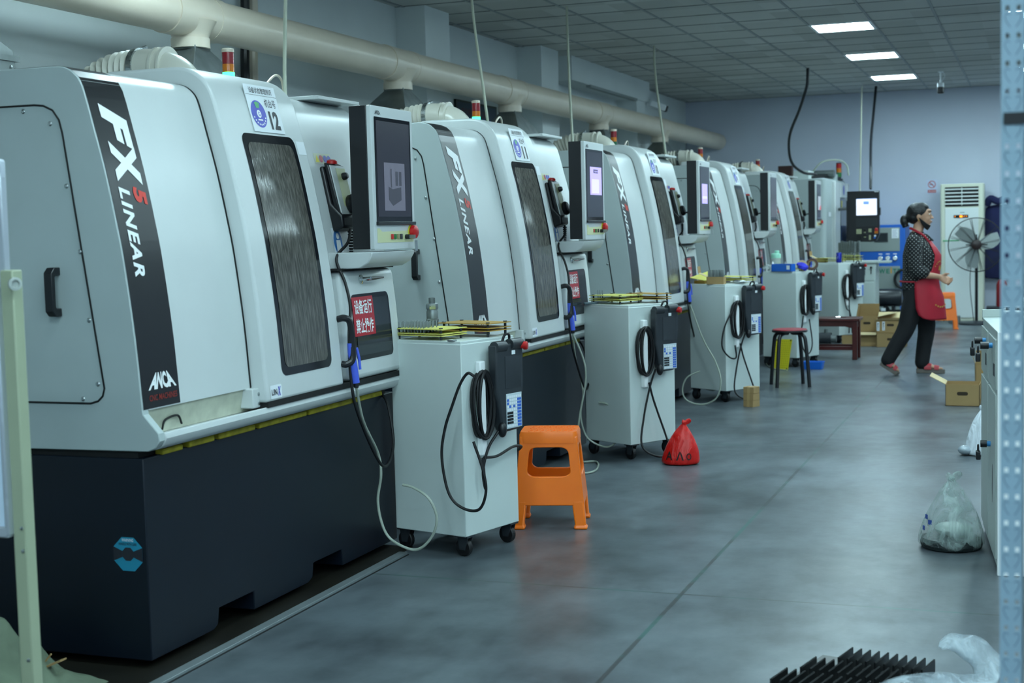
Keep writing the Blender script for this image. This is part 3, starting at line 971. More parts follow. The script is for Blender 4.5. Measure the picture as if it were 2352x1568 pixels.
    bb = B(); bb.lathe([(0.006, 0), (0.008, 0.02), (0.006, 0.035)], (tilt(1.54) + 0.088, uB - 0.022, 1.53), (1, 0.1, 0.2), 10)
    bb.build('crank_pin', DKGREY, parent=ho, off=OFF)
    bb = B(); bb.lathe([(0.024, 0), (0.022, 0.012), (0.012, 0.018)], (tilt(1.715) + 0.03, (uA + uB) / 2, 1.72), (0.1, 0, 1), 14)
    bb.build('stop_button', REDBTN, parent=ho, off=OFF)
    zz = 1.435
    cx = tilt(1.44) + 0.05
    bb = B()
    for k in range(9): bb.lathe([(0.012 - 0.0006 * k, 0), (0.014 - 0.0006 * k, 0.004), (0.011 - 0.0006 * k, 0.009)], (cx, 1.54, zz - 0.012 * k), (0, 0, -1), 10)
    cpts = spline([(cx, 1.54, 1.44), (cx + 0.02, 1.47, 1.385), (-2.72, 1.39, 1.32), (-2.675, 1.375, 1.22), (-2.648, 1.36, 1.12), (-2.645, 1.335, 1.02), (-2.64, 1.325, 0.86), (-2.63, 1.35, 0.7), (-2.62, 1.5, 0.48), (-2.63, 1.62, 0.42), (-2.65, 1.74, 0.5), (-2.7, 1.8, 0.66), (-2.75, 1.82, 0.72)], 8)
    bb.tube(cpts, 0.0065, 8)
    bb.build('handset_cable', RUBBER, parent=ho, off=OFF)
    # exhaust elbow and ribbed hose on the roof
    e = spline([(-3.42, 1.07, 2.104), (-3.38, 1.07, 2.105), (-3.34, 1.07, 2.1), (-3.25, 1.07, 2.07), (-3.2, 1.07, 2.0), (-3.19, 1.07, 1.94)], 6)
    bb = B(); bb.tube(e, 0.082, 28)
    el = bb.build('exhaust_elbow', ELBOWM, parent=t, off=OFF)
    bb = B()
    for x_ in (-3.32, -3.28): bb.tube([(x_ - 0.006, 1.07, 2.104), (x_ + 0.006, 1.07, 2.104)], 0.087, 28)
    bb.build('elbow_rib', ELBOWM, parent=el, off=OFF)
    hpts = spline([(-3.42, 1.07, 2.104), (-3.56, 1.07, 2.082), (-3.68, 1.06, 2.01), (-3.78, 1.05, 1.91)], 10)
    rad = [0.08 + (0.009 if i % 2 == 0 else -0.005) for i in range(len(hpts))]
    bb = B(); bb.tube(hpts, 0.08, 24, radii=rad)
    bb.build('flexible_hose', PVCD, parent=el, off=OFF, angle=80)
    bb = B(); bb.tube([(-3.425, 1.07, 2.104), (-3.4, 1.07, 2.105)], 0.089, 24)
    bb.tube([(-3.41, 1.08, 2.19), (-3.4, 1.1, 2.2)], 0.008, 6)
    bb.build('hose_clamp', STEEL, parent=el, off=OFF)
    # stack light: red, amber, green
    bb = B(); bb.lathe([(0.03, -0.06), (0.03, 0.06), (0.024, 0.062)], (-3.3, 1.56, 2.045), n=16)
    tl = bb.build('stack_light', PVC, parent=t, off=OFF)
    bb = B(); bb.lathe([(0.026, 0.125), (0.026, 0.175)], (-3.3, 1.56, 2.045), n=18); bb.build('red_lens', REDLAM, parent=tl, off=OFF)
    bb = B(); bb.lathe([(0.026, 0.09), (0.026, 0.1245)], (-3.3, 1.56, 2.045), n=18); bb.build('amber_lens', AMBLAM, parent=tl, off=OFF)
    bb = B(); bb.lathe([(0.026, 0.062), (0.026, 0.0895)], (-3.3, 1.56, 2.045), n=18); bb.build('green_lens', GRNLIT, parent=tl, off=OFF)
    bb = B(); bb.lathe([(0.027, 0.1755), (0.027, 0.19), (0.02, 0.193)], (-3.3, 1.56, 2.045), n=18); bb.build('lamp_cap', PVC, parent=tl, off=OFF)
    # thin loop of air line on the roof
    bb = B(); bb.tube(spline([(-3.3, 1.8, 1.98), (-3.3, 1.86, 2.09), (-3.3, 1.97, 2.16), (-3.32, 2.07, 2.13), (-3.35, 2.1, 2.02), (-3.42, 1.99, 1.9), (-3.5, 1.93, 1.86)], 8), 0.006, 8)
    bb.build('air_line', PVC, parent=t, off=OFF)
    return t

def placard(t, num, sat):
    """status placard above the door window"""
    D = Surf(XD + 0.003)
    z0 = 1.822
    p0 = D.at(D.sz(z0)); p1 = D.at(D.sz(z0 + 0.05))
    d = Vector((p1[0] - p0[0], 0, p1[1] - p0[1])).normalized()
    nrm = Vector((d.z, 0, -d.x))
    o0 = Vector((p0[0], 0.912, p0[1]))
    def fn(h): return lambda a, c: o0 + Vector((0, a, 0)) + d * c + nrm * h
    W_, H_ = 0.235, 0.19
    bb = B()
    bb.obox(o0 + Vector((0, W_ / 2, 0)) + d * H_ / 2, (0, 1, 0), d, nrm, W_ / 2, H_ / 2, 0.0012)
    pl = bb.build('status_placard', PAPER, parent=t, off=OFF)
    PP = dict(parent=pl, off=OFF, smooth=False)
    bb = B(); bb.flat(fit_text('设备状态管理标识', 0.175, 0.024, 0.01), lambda a, c: fn(0.002)(0.03 + a, 0.156 + c))
    bb.flat(rect2(0.0, W_, 0.148, 0.1493), fn(0.002))
    bb.flat(fit_text('机台号', 0.085, 0.034, 0.01), lambda a, c: fn(0.002)(0.128 + a, 0.103 + c))
    bb.flat(fit_text(num, 0.072 if len(num) > 1 else 0.036, 0.075, 0.045), lambda a, c: fn(0.002)(0.138 + a, 0.014 + c))
    bb.build('lettering', INK, **PP)
    bb = B(); bb.flat(disc2((0.064, 0.072), 0.055, 32), fn(0.002)); dd = bb.build('dial', BLUEL, **PP)
    bb = B(); bb.flat(poly2([(0.053, 0.096), (0.075, 0.096), (0.083, 0.117), (0.064, 0.122), (0.045, 0.117)]), fn(0.0028)); bb.build('dial_window', GREENL, **PP)
    bb = B(); bb.flat(disc2((0.064, 0.072), 0.016, 20), fn(0.0028))
    for k in range(9):
        a = R(200 + k * 17.5)
        bb.flat(disc2((0.064 + 0.044 * math.cos(a), 0.072 + 0.044 * math.sin(a)), 0.004, 8), fn(0.0028))
    bb.flat(rect2(0.047, 0.081, 0.045, 0.051), fn(0.0028))
    bb.build('dial_marks', LETW, **PP)
    bb = B(); bb.flat(fit_text('G', 0.014, 0.018, 0.02), lambda a, c: fn(0.0034)(0.057 + a, 0.063 + c)); bb.build('dial_letter', BLUEL, **PP)

def badge(t):
    D = Surf(XD + 0.0035)
    bb = B(); decal(bb, fit_text('LIN', 0.04, 0.022, 0.02), D, 0.71, D.sz(0.831)); bb.build('badge_lettering', INK, parent=t, off=OFF, smooth=False)
    bb = B(); decal(bb, fit_text('X', 0.022, 0.034, 0.02, 0.2), D, 0.755, D.sz(0.826)); bb.build('badge_lettering', BLUEL, parent=t, off=OFF, smooth=False)

def screen(t, kind):
    px = -2.5478
    def rq(u0, u1, z0, z1, m_, nm, h=0.0, par=None):
        bb = B(); bb.prism([(u0, z0), (u1, z0), (u1, z1), (u0, z1)], 'x', px + h, px + h + 0.0006)
        return bb.build(nm, m_, parent=par or t, off=OFF)
    if kind == 'model':
        s = rq(1.447, 1.773, 1.49, 1.885, SCR_DARK, 'display')
        rq(1.51, 1.715, 1.515, 1.715, SCR_PIC, 'picture', 0.001, s)
        bb = B(); bb.flat(poly2([(1.55, 1.56), (1.59, 1.535), (1.675, 1.56), (1.675, 1.615), (1.59, 1.605), (1.55, 1.615)]), lambda a, c: (px + 0.0022, a, c))
        bb.flat(rect2(1.572, 1.583, 1.612, 1.69), lambda a, c: (px + 0.0022, a, c)); bb.flat(rect2(1.62, 1.645, 1.62, 1.68), lambda a, c: (px + 0.0022, a, c)); bb.flat(rect2(1.655, 1.68, 1.62, 1.68), lambda a, c: (px + 0.0022, a, c))
        bb.build('machine_drawing', SCR_PICD, parent=s, off=OFF)
    elif kind == 'popup':
        s = rq(1.447, 1.773, 1.49, 1.885, SCR_DARK, 'display')
        p = rq(1.51, 1.75, 1.625, 1.795, SCR_LILAC, 'window', 0.001, s)
        rq(1.545, 1.69, 1.635, 1.72, SCR_LILAC2, 'form', 0.002, s)
        rq(1.58, 1.67, 1.758, 1.78, SCR_PURP, 'title', 0.002, s)
        bb = B(); bb.flat(fit_text('ToolDraft', 0.075, 0.012, 0.01), lambda a, c: (px + 0.0035, 1.588 + a, 1.763 + c)); bb.build('title_text', SCR_LILAC2, parent=s, off=OFF, smooth=False)
    elif kind == 'lilac':
        s = rq(1.447, 1.773, 1.49, 1.885, SCR_DARK, 'display')
        rq(1.5, 1.7, 1.6, 1.76, SCR_LILAC, 'window', 0.001, s)
        rq(1.51, 1.69, 1.64, 1.66, SCR_LILAC2, 'row', 0.002, s)
    elif kind == 'dark':
        s = rq(1.447, 1.773, 1.49, 1.885, SCR_PICD, 'display')
    else:
        s = rq(1.447, 1.773, 1.49, 1.885, SCR_DARK, 'display')
        rq(1.53, 1.765, 1.58, 1.75, SCR_GREY, 'picture', 0.001, s)
        bb = B(); bb.flat(poly2([(1.63, 1.585), (1.76, 1.585), (1.76, 1.64), (1.7, 1.63)]), lambda a, c: (px + 0.0022, a, c)); bb.build('picture_red', SCR_RED, parent=s, off=OFF)

MY = [3.9, 6.83, 9.94, 13.21, 16.5]
m0 = make_machine()
mlab = ['white tool grinding machine numbered 12, nearest and largest in the row',
        'white tool grinding machine numbered 11, second in the row, with a wet streaked window',
        'white tool grinding machine numbered 10, third in the row, behind the second cart',
        'white tool grinding machine, fourth in the row, with a blank dark screen',
        'white tool grinding machine, fifth and farthest of the identical machines in the row']
machines = []
for i, y in enumerate(MY):
    machines.append(m0 if i == 0 else copy_tree(m0))
for i, (t, y) in enumerate(zip(machines, MY)):
    t.location = (-3.5, y, 0)
    t['label'] = mlab[i]
    placard(t, ['12', '11', '10', '9', '8'][i], i)
    sc_ = [c for c in t.children if c.name.startswith('screen_case')][0]
    screen(sc_, ['model', 'popup', 'lilac', 'dark', 'photo'][i])
    badge(t)
    if i in (2, 3, 4):      # green lamp not lit on the farther machines
        tl = [c for c in t.children if c.name.startswith('stack_light')][0]
        for c in tl.children:
            if c.name.startswith('green_lens'):
                c.data = c.data.copy(); c.data.materials[0] = GRNLAM
# octagonal warning sticker on the nearest base
bb = B()
oc = (-2.808, 0.386)
octp = [(oc[0] + 0.061 * math.cos(R(22.5 + 45 * k)), oc[1] + 0.061 * math.sin(R(22.5 + 45 * k))) for k in range(8)]
bb.flat(poly2(octp), lambda a, c: (a, -0.0015, c))
s_ = bb.build('octagon_sticker', TEALST, parent=m0, off=OFF)
bb = B()
bb.flat(poly2([(oc[0] + 0.024 * math.cos(R(22.5 + 45 * k)), oc[1] + 0.024 * math.sin(R(22.5 + 45 * k))) for k in range(8)]), lambda a, c: (a, -0.0025, c))
for s in (-1, 1):
    bb.flat(poly2([(oc[0] + s * 0.022, oc[1] - 0.01), (oc[0] + s * 0.057, oc[1] - 0.024), (oc[0] + s * 0.057, oc[1] + 0.024), (oc[0] + s * 0.022, oc[1] + 0.01)]), lambda a, c: (a, -0.0028, c))
bb.flat(fit_text('HANDLE WITH CARE', 0.07, 0.009, 0.01), lambda a, c: (oc[0] - 0.035 + a, -0.0028, oc[1] + 0.029 + c))
bb.build('sticker_marks', INK, parent=s_, off=OFF, smooth=False)
bb = B(); bb.flat(fit_text('WARNING', 0.045, 0.01, 0.01), lambda a, c: (oc[0] - 0.0225 + a, -0.0028, oc[1] + 0.042 + c)); bb.build('sticker_lettering', PAPER, parent=s_, off=OFF, smooth=False)
# ================================================================= exhaust duct and hoods
t = thing('exhaust_duct', 'long cream plastic exhaust pipe running along the left wall above the machines', 'duct', (-4.5, 11.7, 2.67))
DO = (4.5, -11.7, -2.67)
bb = B(); bb.tube([(-4.5, 1.0, 2.675), (-4.5, 21.38, 2.675)], 0.12, 32)
bb.build('pipe', PVC, t, off=DO)
TEES = [4.95, 7.05, 9.85, 12.28, 15.1, 17.8]
for k, y in enumerate(TEES):
    bb = B()
    for d in (-0.26, 0.16): bb.tube([(-4.5, y + d, 2.675), (-4.5, y + d + 0.1, 2.675)], 0.127, 28)
    bb.tube([(-4.5, y - 0.2, 2.675), (-4.5, y + 0.2, 2.675)], 0.1245, 28)
    pts = [(-4.5, y, 2.64), (-4.5, y, 2.58), (-4.5, y, 2.55), (-4.5, y, 2.5)]
    bb.tube(pts, 0.12, 28, radii=[0.15, 0.115, 0.103, 0.103])
    bb.tube([(-4.5, y, 2.545), (-4.5, y, 2.49)], 0.11, 28)
    bb.build('tee', PVC, t, off=DO)
bb = B()
for x_, z_, r_ in ((-4.36, 2.5, 0.05), (-4.33, 2.42, 0.03), (-4.31, 2.34, 0.022), (-4.42, 2.52, 0.05)): bb.lathe([(r_, 0), (r_ * 0.8, 0.003)], (x_, 21.396, z_), (0, -1, 0), 9)
hoodlab = ['galvanised mist hood with riveted box behind the nearest machine, at the left edge',
           'grey sheet metal hood under the first pipe tee, beside the stack light of machine 12',
           'grey sheet metal hood under the second pipe tee, behind machine 11',
           'grey sheet metal hood under the third pipe tee, behind machine 10',
           'grey sheet metal hood under the fourth pipe tee, behind the fourth machine',
           'boxy grey hood under the last pipe tee before the far wall']
def hood():
    t = thing('mist_hood', 'x', 'hood', (0, 0, 0), 0, 'sheet metal hoods below the pipe')
    bb = B()
    r0 = [(0.08, -0.08), (0.08, 0.08), (-0.08, 0.08), (-0.08, -0.08)]
    r1 = [(0.21, -0.33), (0.21, 0.33), (-0.21, 0.33), (-0.21, -0.33)]
    bb.loft([[(x, y, 2.5) for x, y in r0], [(x, y, 2.48) for x, y in r0], [(x, y, 2.27) for x, y in r1], [(x, y, 2.24) for x, y in r1]])
    bb.build('transition', GALV, t, bevel=0.003, off=(0, 0, -1.3))
    bb = B(); bb.box(-0.21, 0.21, -0.34, 0.34, 1.3, 2.25)
    bx = bb.build('filter_box', GALV, t, bevel=0.004, off=(0, 0, -1.3))
    bb = B(); bb.box(-0.22, 0.22, -0.36, 0.36, 2.225, 2.25)
    bb.build('flange', GALV, t, off=(0, 0, -1.3))
    for s in (-1, 1):
        for z in (2.2, 2.12, 2.02):
            bb = B(); bb.lathe([(0.008, 0), (0.006, 0.005), (0.002, 0.007)], (0.21, s * 0.31, z - 1.3), (1, 0, 0), 10)
            bb.build('rivet', STEEL, bx)
    bb = B()
    for x_ in (-0.18, 0.18):
        for y_ in (-0.3, 0.3): bb.box(x_ - 0.02, x_ + 0.02, y_ - 0.02, y_ + 0.02, -1.3, 0.01)
    bb.build('stand', GALV, t)
    return t
h0 = hood()
for k, y in enumerate(TEES):
    o = h0 if k == 0 else copy_tree(h0)
    o.location = (-4.5, y, 1.3); o['label'] = hoodlab[k]
# ================================================================= hanging cables
def cable(name, label, pts, r, m_, cat='cable', n=10, group=None, k=8):
    bb = B(); bb.tube(spline(pts, k), r, n)
    o = bb.build(name, m_)
    return tag(o, label, cat, group)
CABM = M('white_cable', 'c3c6b4', 0.4)
cable('power_cable', 'white cable hanging to the roof of machine 12, leftmost of the white drops', [(-3.25, 5.93, 3.29), (-3.24, 5.9, 2.7), (-3.2, 5.78, 2.2), (-3.18, 5.74, 1.99)], 0.0085, CABM, group='white cables hanging from the ceiling')
cable('power_cable', 'white cable hanging to the roof of machine 11, second of the white drops', [(-3.72, 9.4, 3.29), (-3.66, 9.3, 2.9), (-3.45, 8.9, 2.4), (-3.2, 8.36, 1.99)], 0.0095, CABM, group='white cables hanging from the ceiling')
cable('power_cable', 'white cable hanging to machine 10, third drop, ending beside a cream elbow', [(-3.72, 11.61, 3.29), (-3.7, 11.55, 3.1), (-3.58, 11.2, 2.6), (-3.4, 10.69, 2.05)], 0.0105, CABM, group='white cables hanging from the ceiling')
cable('power_cable', 'white cable hanging in front of the bulkhead end down to the fourth machine', [(-3.72, 14.54, 3.29), (-3.69, 14.45, 3.0), (-3.55, 14.1, 2.5), (-3.4, 13.73, 2.02)], 0.0115, CABM, group='white cables hanging from the ceiling')
cable('power_cable', 'thin white cable hanging straight before the back wall, behind the black control pendant', [(-2.258, 20.3, 3.29), (-2.268, 20.3, 3.0), (-2.275, 20.3, 2.6), (-2.3, 20.3, 1.7)], 0.011, CABM, group='white cables hanging from the ceiling')
BCAB = M('black_cable', '12151c', 0.45)
cable('power_cable', 'thick black cable curving in an S from the ceiling to the far machine top', [(-2.599, 17.6, 3.292), (-2.6, 17.6, 3.2), (-2.617, 17.62, 3.062), (-2.734, 17.8, 2.807), (-2.895, 18.1, 2.552), (-2.96, 18.4, 2.343), (-2.96, 18.7, 2.183), (-2.86, 18.95, 2.08), (-2.72, 19.1, 2.06)], 0.018, BCAB)
cable('power_cable', 'black cable dropping straight to the black control pendant at the back', [(-2.09, 20.5, 3.29), (-2.105, 20.3, 2.9), (-2.11, 20.0, 2.5), (-2.06, 19.5, 2.1), (-2.045, 19.32, 1.85)], 0.018, BCAB)
cable('conduit', 'black conduit running down the left wall behind machine 12', [(-4.96, 8.45, 3.29), (-4.95, 8.43, 2.9), (-4.95, 8.4, 2.5), (-4.95, 8.4, 1.6)], 0.03, BLACK, cat='conduit')
cable('conduit', 'cream conduit beside the black one on the left wall behind machine 12', [(-4.96, 8.56, 3.29), (-4.95, 8.54, 2.9), (-4.95, 8.51, 2.5), (-4.95, 8.51, 1.6)], 0.03, PVC, cat='conduit')

# ================================================================= wall things
t = thing('notice_board', 'pair of framed notices with blue headers on the left wall behind machine 11', 'notice board', (-4.985, 12.68, 2.0))
NO = (4.985, -12.68, -2.0)
bb = B(); bb.box(-5.0, -4.978, 12.16, 13.21, 1.95, 2.63)
fr = bb.build('frame', M('dark_green_frame', '23332f', 0.4), t, off=NO)
for k, (y0, y1) in enumerate(((12.19, 12.66), (12.7, 13.18))):
    bb = B(); bb.flat(rect2(y0, y1, 1.97, 2.45), lambda a, c: (-4.9775, a, c)); sh_ = bb.build('sheet', M('notice_grey', '9aa4a6', 0.4), t, off=NO)
    bb = B(); bb.flat(rect2(y0, y1, 2.485, 2.61), lambda a, c: (-4.9775, a, c)); bb.build('header', M('notice_navy', '1d3a55', 0.4), t, off=NO)
    bb = B(); bb.flat(rect2(y0, y1, 2.45, 2.485), lambda a, c: (-4.9775, a, c)); bb.build('band', M('notice_blue', '2a62a8', 0.4), t, off=NO)
    bb = B()
    for r_ in range(7):
        x_ = y0 + 0.05
        while x_ < y1 - 0.05:
            L_ = random.uniform(0.03, 0.09)
            bb.flat(rect2(x_, min(x_ + L_, y1 - 0.03), 2.38 - r_ * 0.055, 2.395 - r_ * 0.055), lambda a, c: (-4.977, a, c)); x_ += L_ + 0.02
    bb.build('text_lines', M('notice_ink', '4b5357', 0.6), sh_, off=NO)
    bb = B(); bb.flat(fit_text('安全操作' if k == 0 else '注意', 0.3 if k == 0 else 0.18, 0.06, 0.01), lambda a, c: (-4.977, y0 + 0.1 + a, 2.505 + c)); bb.build('header_text', M('notice_red', '5e2026', 0.5), t, off=NO, smooth=False)
t = thing('security_camera', 'small security camera on the end of the wall bulkhead', 'camera', (-4.6, 18.1, 2.98))
bb = B(); bb.obox((0, 0, 0), (0.8, 0.5, -0.33), (-0.53, 0.85, 0), (0.28, 0.17, 0.94), 0.11, 0.04, 0.04); bb.build('body', PAPER, t, bevel=0.01)
bb = B(); bb.obox((0.095, 0.06, -0.04), (0.8, 0.5, -0.33), (-0.53, 0.85, 0), (0.28, 0.17, 0.94), 0.02, 0.038, 0.038); bb.build('lens', BLACK, t, bevel=0.008)
bb = B(); bb.tube([(-0.02, 0, 0.03), (-0.06, 0.03, 0.08), (-0.12, 0.06, 0.09)], 0.012, 8); bb.build('bracket', PAPER, t)
bb = B(); bb.box(-4.76, -4.70, 15.5, 17.5, 3.0, 3.032)
tag(bb.build('tube_light', M('dull_tube', '8c9696', 0.5), bevel=0.005), 'unlit tube lamp under the wall bulkhead', 'lamp')
t = thing('security_camera', 'security camera with black face hanging from the ceiling near the back wall', 'camera', (-1.14, 19.0, CEIL))
bb = B(); bb.lathe([(0.035, 0), (0.035, -0.008)], (0, 0, 0)); bb.tube([(0, 0, 0), (0.003, 0, -0.14)], 0.01, 10); bb.build('stem', PAPER, t)
bb = B(); bb.prism(rrect(-0.042, 0.042, -0.045, 0.045, 0.03), 'z', -0.2, -0.14); bb.build('body', PAPER, t, bevel=0.01)
bb = B(); bb.prism(rrect(-0.042, 0.042, -0.05, 0.045, 0.03), 'z', -0.275, -0.19); bb.build('face', BLACK, t, bevel=0.015)
bb = B(); bb.tube(spline([(0.03, 0, 0), (0.05, 0, -0.06), (0.01, 0, -0.13)], 6), 0.003, 6); bb.build('wire', PAPER, t)
t = thing('no_smoking_sign', 'small no smoking sign with red bar on the back wall', 'sign', (-1.405, 21.395, 1.8))
SO = (1.405, -21.395, -1.8)
bb = B(); bb.box(-1.475, -1.335, 21.392, 21.399, 1.8, 2.0); bb.build('plate', M('sign_pale', 'cdd6ea', 0.5), t, off=SO)
bb = B(); bb.lathe([(0.043, 0), (0.053, 0), (0.053, 0.002), (0.043, 0.002), (0.043, 0)], (-1.405, 21.392, 1.93), (0, -1, 0), 28, cap=False)
bb.obox((-1.405, 21.391, 1.93), (0.707, 0, -0.707), (0, 1, 0), (0.707, 0, 0.707), 0.045, 0.001, 0.005); bb.build('ring', REDSIGN, t, off=SO)
bb = B(); bb.obox((-1.412, 21.3915, 1.93), (1, 0, 0), (0, 1, 0), (0, 0, 1), 0.022, 0.0005, 0.005); bb.build('cigarette', INK, t, off=SO)
bb = B(); bb.box(-1.462, -1.348, 21.39, 21.392, 1.812, 1.855); rb = bb.build('red_bar', REDSIGN, t, off=SO)
bb = B(); bb.flat(fit_text('禁止吸烟', 0.095, 0.024), lambda a, c: (-1.452 + a, 21.389, 1.821 + c)); bb.build('lettering', LETW, rb, off=SO, smooth=False)

# ================================================================= carts with teach pendants
CW, CD, CZ = 0.40, 0.395, 0.948
CARTM = M('cart_pale_grey', 'ced8d5', 0.38, noise=(3, 0.03))
def make_cart():
    t = thing('tool_cart', 'x', 'cart', (0, 0, 0), 0, 'pale grey carts in front of the machines')
    w, d = CW / 2, CD / 2
    bb = B(); bb.box(-w, w, -d, d, 0.093, CZ - 0.012); bb.build('body', CARTM, t, bevel=0.004)
    bb = B(); bb.box(-w + 0.004, w - 0.004, -d + 0.004, d - 0.004, CZ - 0.014, CZ); bb.build('top', CARTM, t, bevel=0.003)
    bb = B(); bb.box(w, w + 0.03, -d + 0.095, -d + 0.133, 0.44, 0.855); bb.build('hook_bar', LETW, t, bevel=0.006)
    for sx in (-1, 1):
        for sy in (-1, 1):
            x_, y_ = sx * (w - 0.034), sy * (d - 0.038)
            bb = B(); bb.box(x_ - 0.035, x_ + 0.035, y_ - 0.03, y_ + 0.03, 0.087, 0.094)
            bb.hexa([(x_ - 0.02, y_ - 0.018, 0.03), (x_ + 0.01, y_ - 0.018, 0.03), (x_ + 0.01, y_ - 0.014, 0.03), (x_ - 0.02, y_ - 0.014, 0.03), (x_ - 0.03, y_ - 0.018, 0.088), (x_ + 0.03, y_ - 0.018, 0.088), (x_ + 0.03, y_ - 0.014, 0.088), (x_ - 0.03, y_ - 0.014, 0.088)])
            bb.hexa([(x_ - 0.02, y_ + 0.014, 0.03), (x_ + 0.01, y_ + 0.014, 0.03), (x_ + 0.01, y_ + 0.018, 0.03), (x_ - 0.02, y_ + 0.018, 0.03), (x_ - 0.03, y_ + 0.014, 0.088), (x_ + 0.03, y_ + 0.014, 0.088), (x_ + 0.03, y_ + 0.018, 0.088), (x_ - 0.03, y_ + 0.018, 0.088)])
            c_ = bb.build('caster', DKGREY, t)
            bb = B(); bb.lathe([(0.02, -0.013), (0.036, -0.013), (0.04, -0.009), (0.04, 0.009), (0.036, 0.013), (0.02, 0.013)], (x_ - 0.006, y_, 0.04), (0, 1, 0), 20)
            bb.build('wheel', RUBBER, c_)
    return t
PS = 0.989
CW0 = CD0 = 0.42
def make_pendant():
    """robot teach pendant hung on the cart's aisle face; the cart's own frame"""
    t = thing('teach_pendant', 'x', 'pendant', (0, 0, 0), 0, 'black teach pendants hanging on the carts')
    x0 = CW0 / 2 + 0.012
    ya, yb = -CD0 / 2 + 0.175, -CD0 / 2 + 0.375
    P = lambda v: (v[0], v[1])
    out = [(ya, 0.915), (yb, 0.92), (yb + 0.004, 0.86), (yb - 0.002, 0.7), (yb - 0.02, 0.66), (yb - 0.025, 0.54), (yb - 0.04, 0.525), (ya + 0.05, 0.52), (ya + 0.03, 0.55), (ya + 0.012, 0.66), (ya, 0.7)]
    bb = B(); bb.prism(out, 'x', x0, x0 + 0.05); bd = bb.build('case', DKGREY, t, bevel=0.012, seg=3)
    bb = B()
    for (a, c, z) in ((ya + 0.004, ya + 0.075, 0.905), (ya + 0.115, yb, 0.91)):
        bb.tube([(x0 + 0.035, a, z), (x0 + 0.035, c, z)], 0.026, 14)
    bb.build('top_grip', DKGREY, bd)
    bb = B(); bb.box(x0 + 0.05, x0 + 0.0515, ya + 0.062, yb - 0.022, 0.715, 0.86); bb.build('display', GLASSD, t)
    bb = B(); bb.box(x0 + 0.05, x0 + 0.053, ya + 0.062, yb - 0.022, 0.535, 0.692); kp = bb.build('keypad', M('keypad_grey', 'c6d2d8', 0.5), t, bevel=0.001)
    W_ = yb - 0.022 - ya - 0.062
    kb, kk, kw = B(), B(), B()
    for r_ in range(10):
        for c_ in range(7):
            y_ = ya + 0.066 + c_ * (W_ - 0.008) / 7
            z_ = 0.541 + r_ * 0.0145
            tgt = kb if (c_ >= 5 and r_ < 9) or (r_ == 6 and c_ % 2) or (c_ == 0 and r_ in (7, 8)) else kk if (c_ < 3 and 0 < r_ < 5) else kw
            tgt.box(x0 + 0.053, x0 + 0.055, y_, y_ + 0.0125, z_, z_ + 0.0105)
    kb.build('blue_keys', M('key_blue', '3f6fd0', 0.5), kp); kk.build('black_keys', BLACK, kp); kw.build('white_keys', PAPER, kp)
    bb = B(); bb.lathe([(0.014, 0), (0.014, 0.01), (0.019, 0.012), (0.019, 0.026), (0.015, 0.03)], (x0 + 0.05, yb - 0.012, 0.9), (1, 0.4, 0), 16); bb.build('emergency_stop', REDBTN, t)
    bb = B(); bb.tube(spline([(x0 + 0.03, ya + 0.07, 0.925), (x0 + 0.035, ya + 0.085, 0.955), (x0 + 0.035, ya + 0.115, 0.955), (x0 + 0.03, ya + 0.125, 0.93)], 5), 0.006, 8); bb.build('hanging_loop', BLACK, t)
    bb = B(); bb.box(x0 + 0.052, x0 + 0.054, ya + 0.11, ya + 0.135, 0.866, 0.884); bb.build('label', PAPER, t)
    bb = B(); bb.ell((x0 + 0.045, ya + 0.035, 0.535), (0.022, 0.02, 0.035)); bb.build('cable_boot', BLACK, t)
    # coiled lead over the hook bar
    bb = B()
    for k in range(6):
        pts = []
        a0 = -CD0 / 2 + 0.12
        for q in range(28):
            a = 2 * math.pi * q / 28
            pts.append((CW0 / 2 + 0.012 + 0.009 * (k % 3) + 0.01 * math.sin(a + k), a0 + (0.05 + 0.006 * (k % 4)) * math.cos(a) + 0.004 * k - 0.01, 0.655 + (0.14 + 0.005 * (k % 3)) * math.sin(a)))
        bb.tube(pts, 0.0075, 8, closed=True)
    bb.build('coiled_lead', RUBBER, t)
    return t
c0 = make_cart(); p0_ = make_pendant()
CART = []
clab = ['pale grey wheeled cart nearest the camera, beside the orange stool in front',
        'pale grey wheeled cart second in the row, beside the red plastic bag',
        'pale grey wheeled cart third in the row, with small boxes stacked at its foot',
        'pale grey wheeled cart with a mint lidded bottle and blue box on top',
        'pale grey wheeled cart farthest away, behind the dark wooden bench']
plab = ['black teach pendant on the nearest cart, with a big loop of lead hanging down',
        'black teach pendant on the second cart, above the red bag',
        'black teach pendant on the third cart, above the stacked small boxes',
        'black teach pendant on the fourth cart, behind the round red stool',
        'black teach pendant on the farthest cart, above the wooden bench']
for i, (cx, cy, ph) in enumerate(((-2.322, 5.65, 16), (-2.317, 8.328, 30), (-2.323, 11.219, 32), (-2.211, 14.10, 25), (-2.17, 16.99, 38))):
    ph = R(ph)
    n_ = Vector((math.cos(ph), -math.sin(ph), 0)); b_ = Vector((math.sin(ph), math.cos(ph), 0))
    loc = Vector((cx, cy, 0)) - n_ * CW / 2 + b_ * CD / 2
    if i == 0: ct, pt = c0, p0_
    else: ct, pt = copy_tree(c0), copy_tree(p0_)
    for o in (ct, pt): o.location = loc; o.rotation_euler = (0, 0, -ph)
    pt.location.z = 0.0156; pt.scale = (PS, PS, PS)
    ct['label'] = clab[i]; pt['label'] = plab[i]
    CART.append((ct, pt, loc, -ph))
def on_cart(i, x, y, z=CZ):
    """cart frame -> world; x towards the aisle, y away from the camera"""
    _, _, loc, rz = CART[i]
    v = Matrix.Rotation(rz, 3, 'Z') @ Vector((x, y, 0))
    return Vector((loc.x + v.x, loc.y + v.y, z))
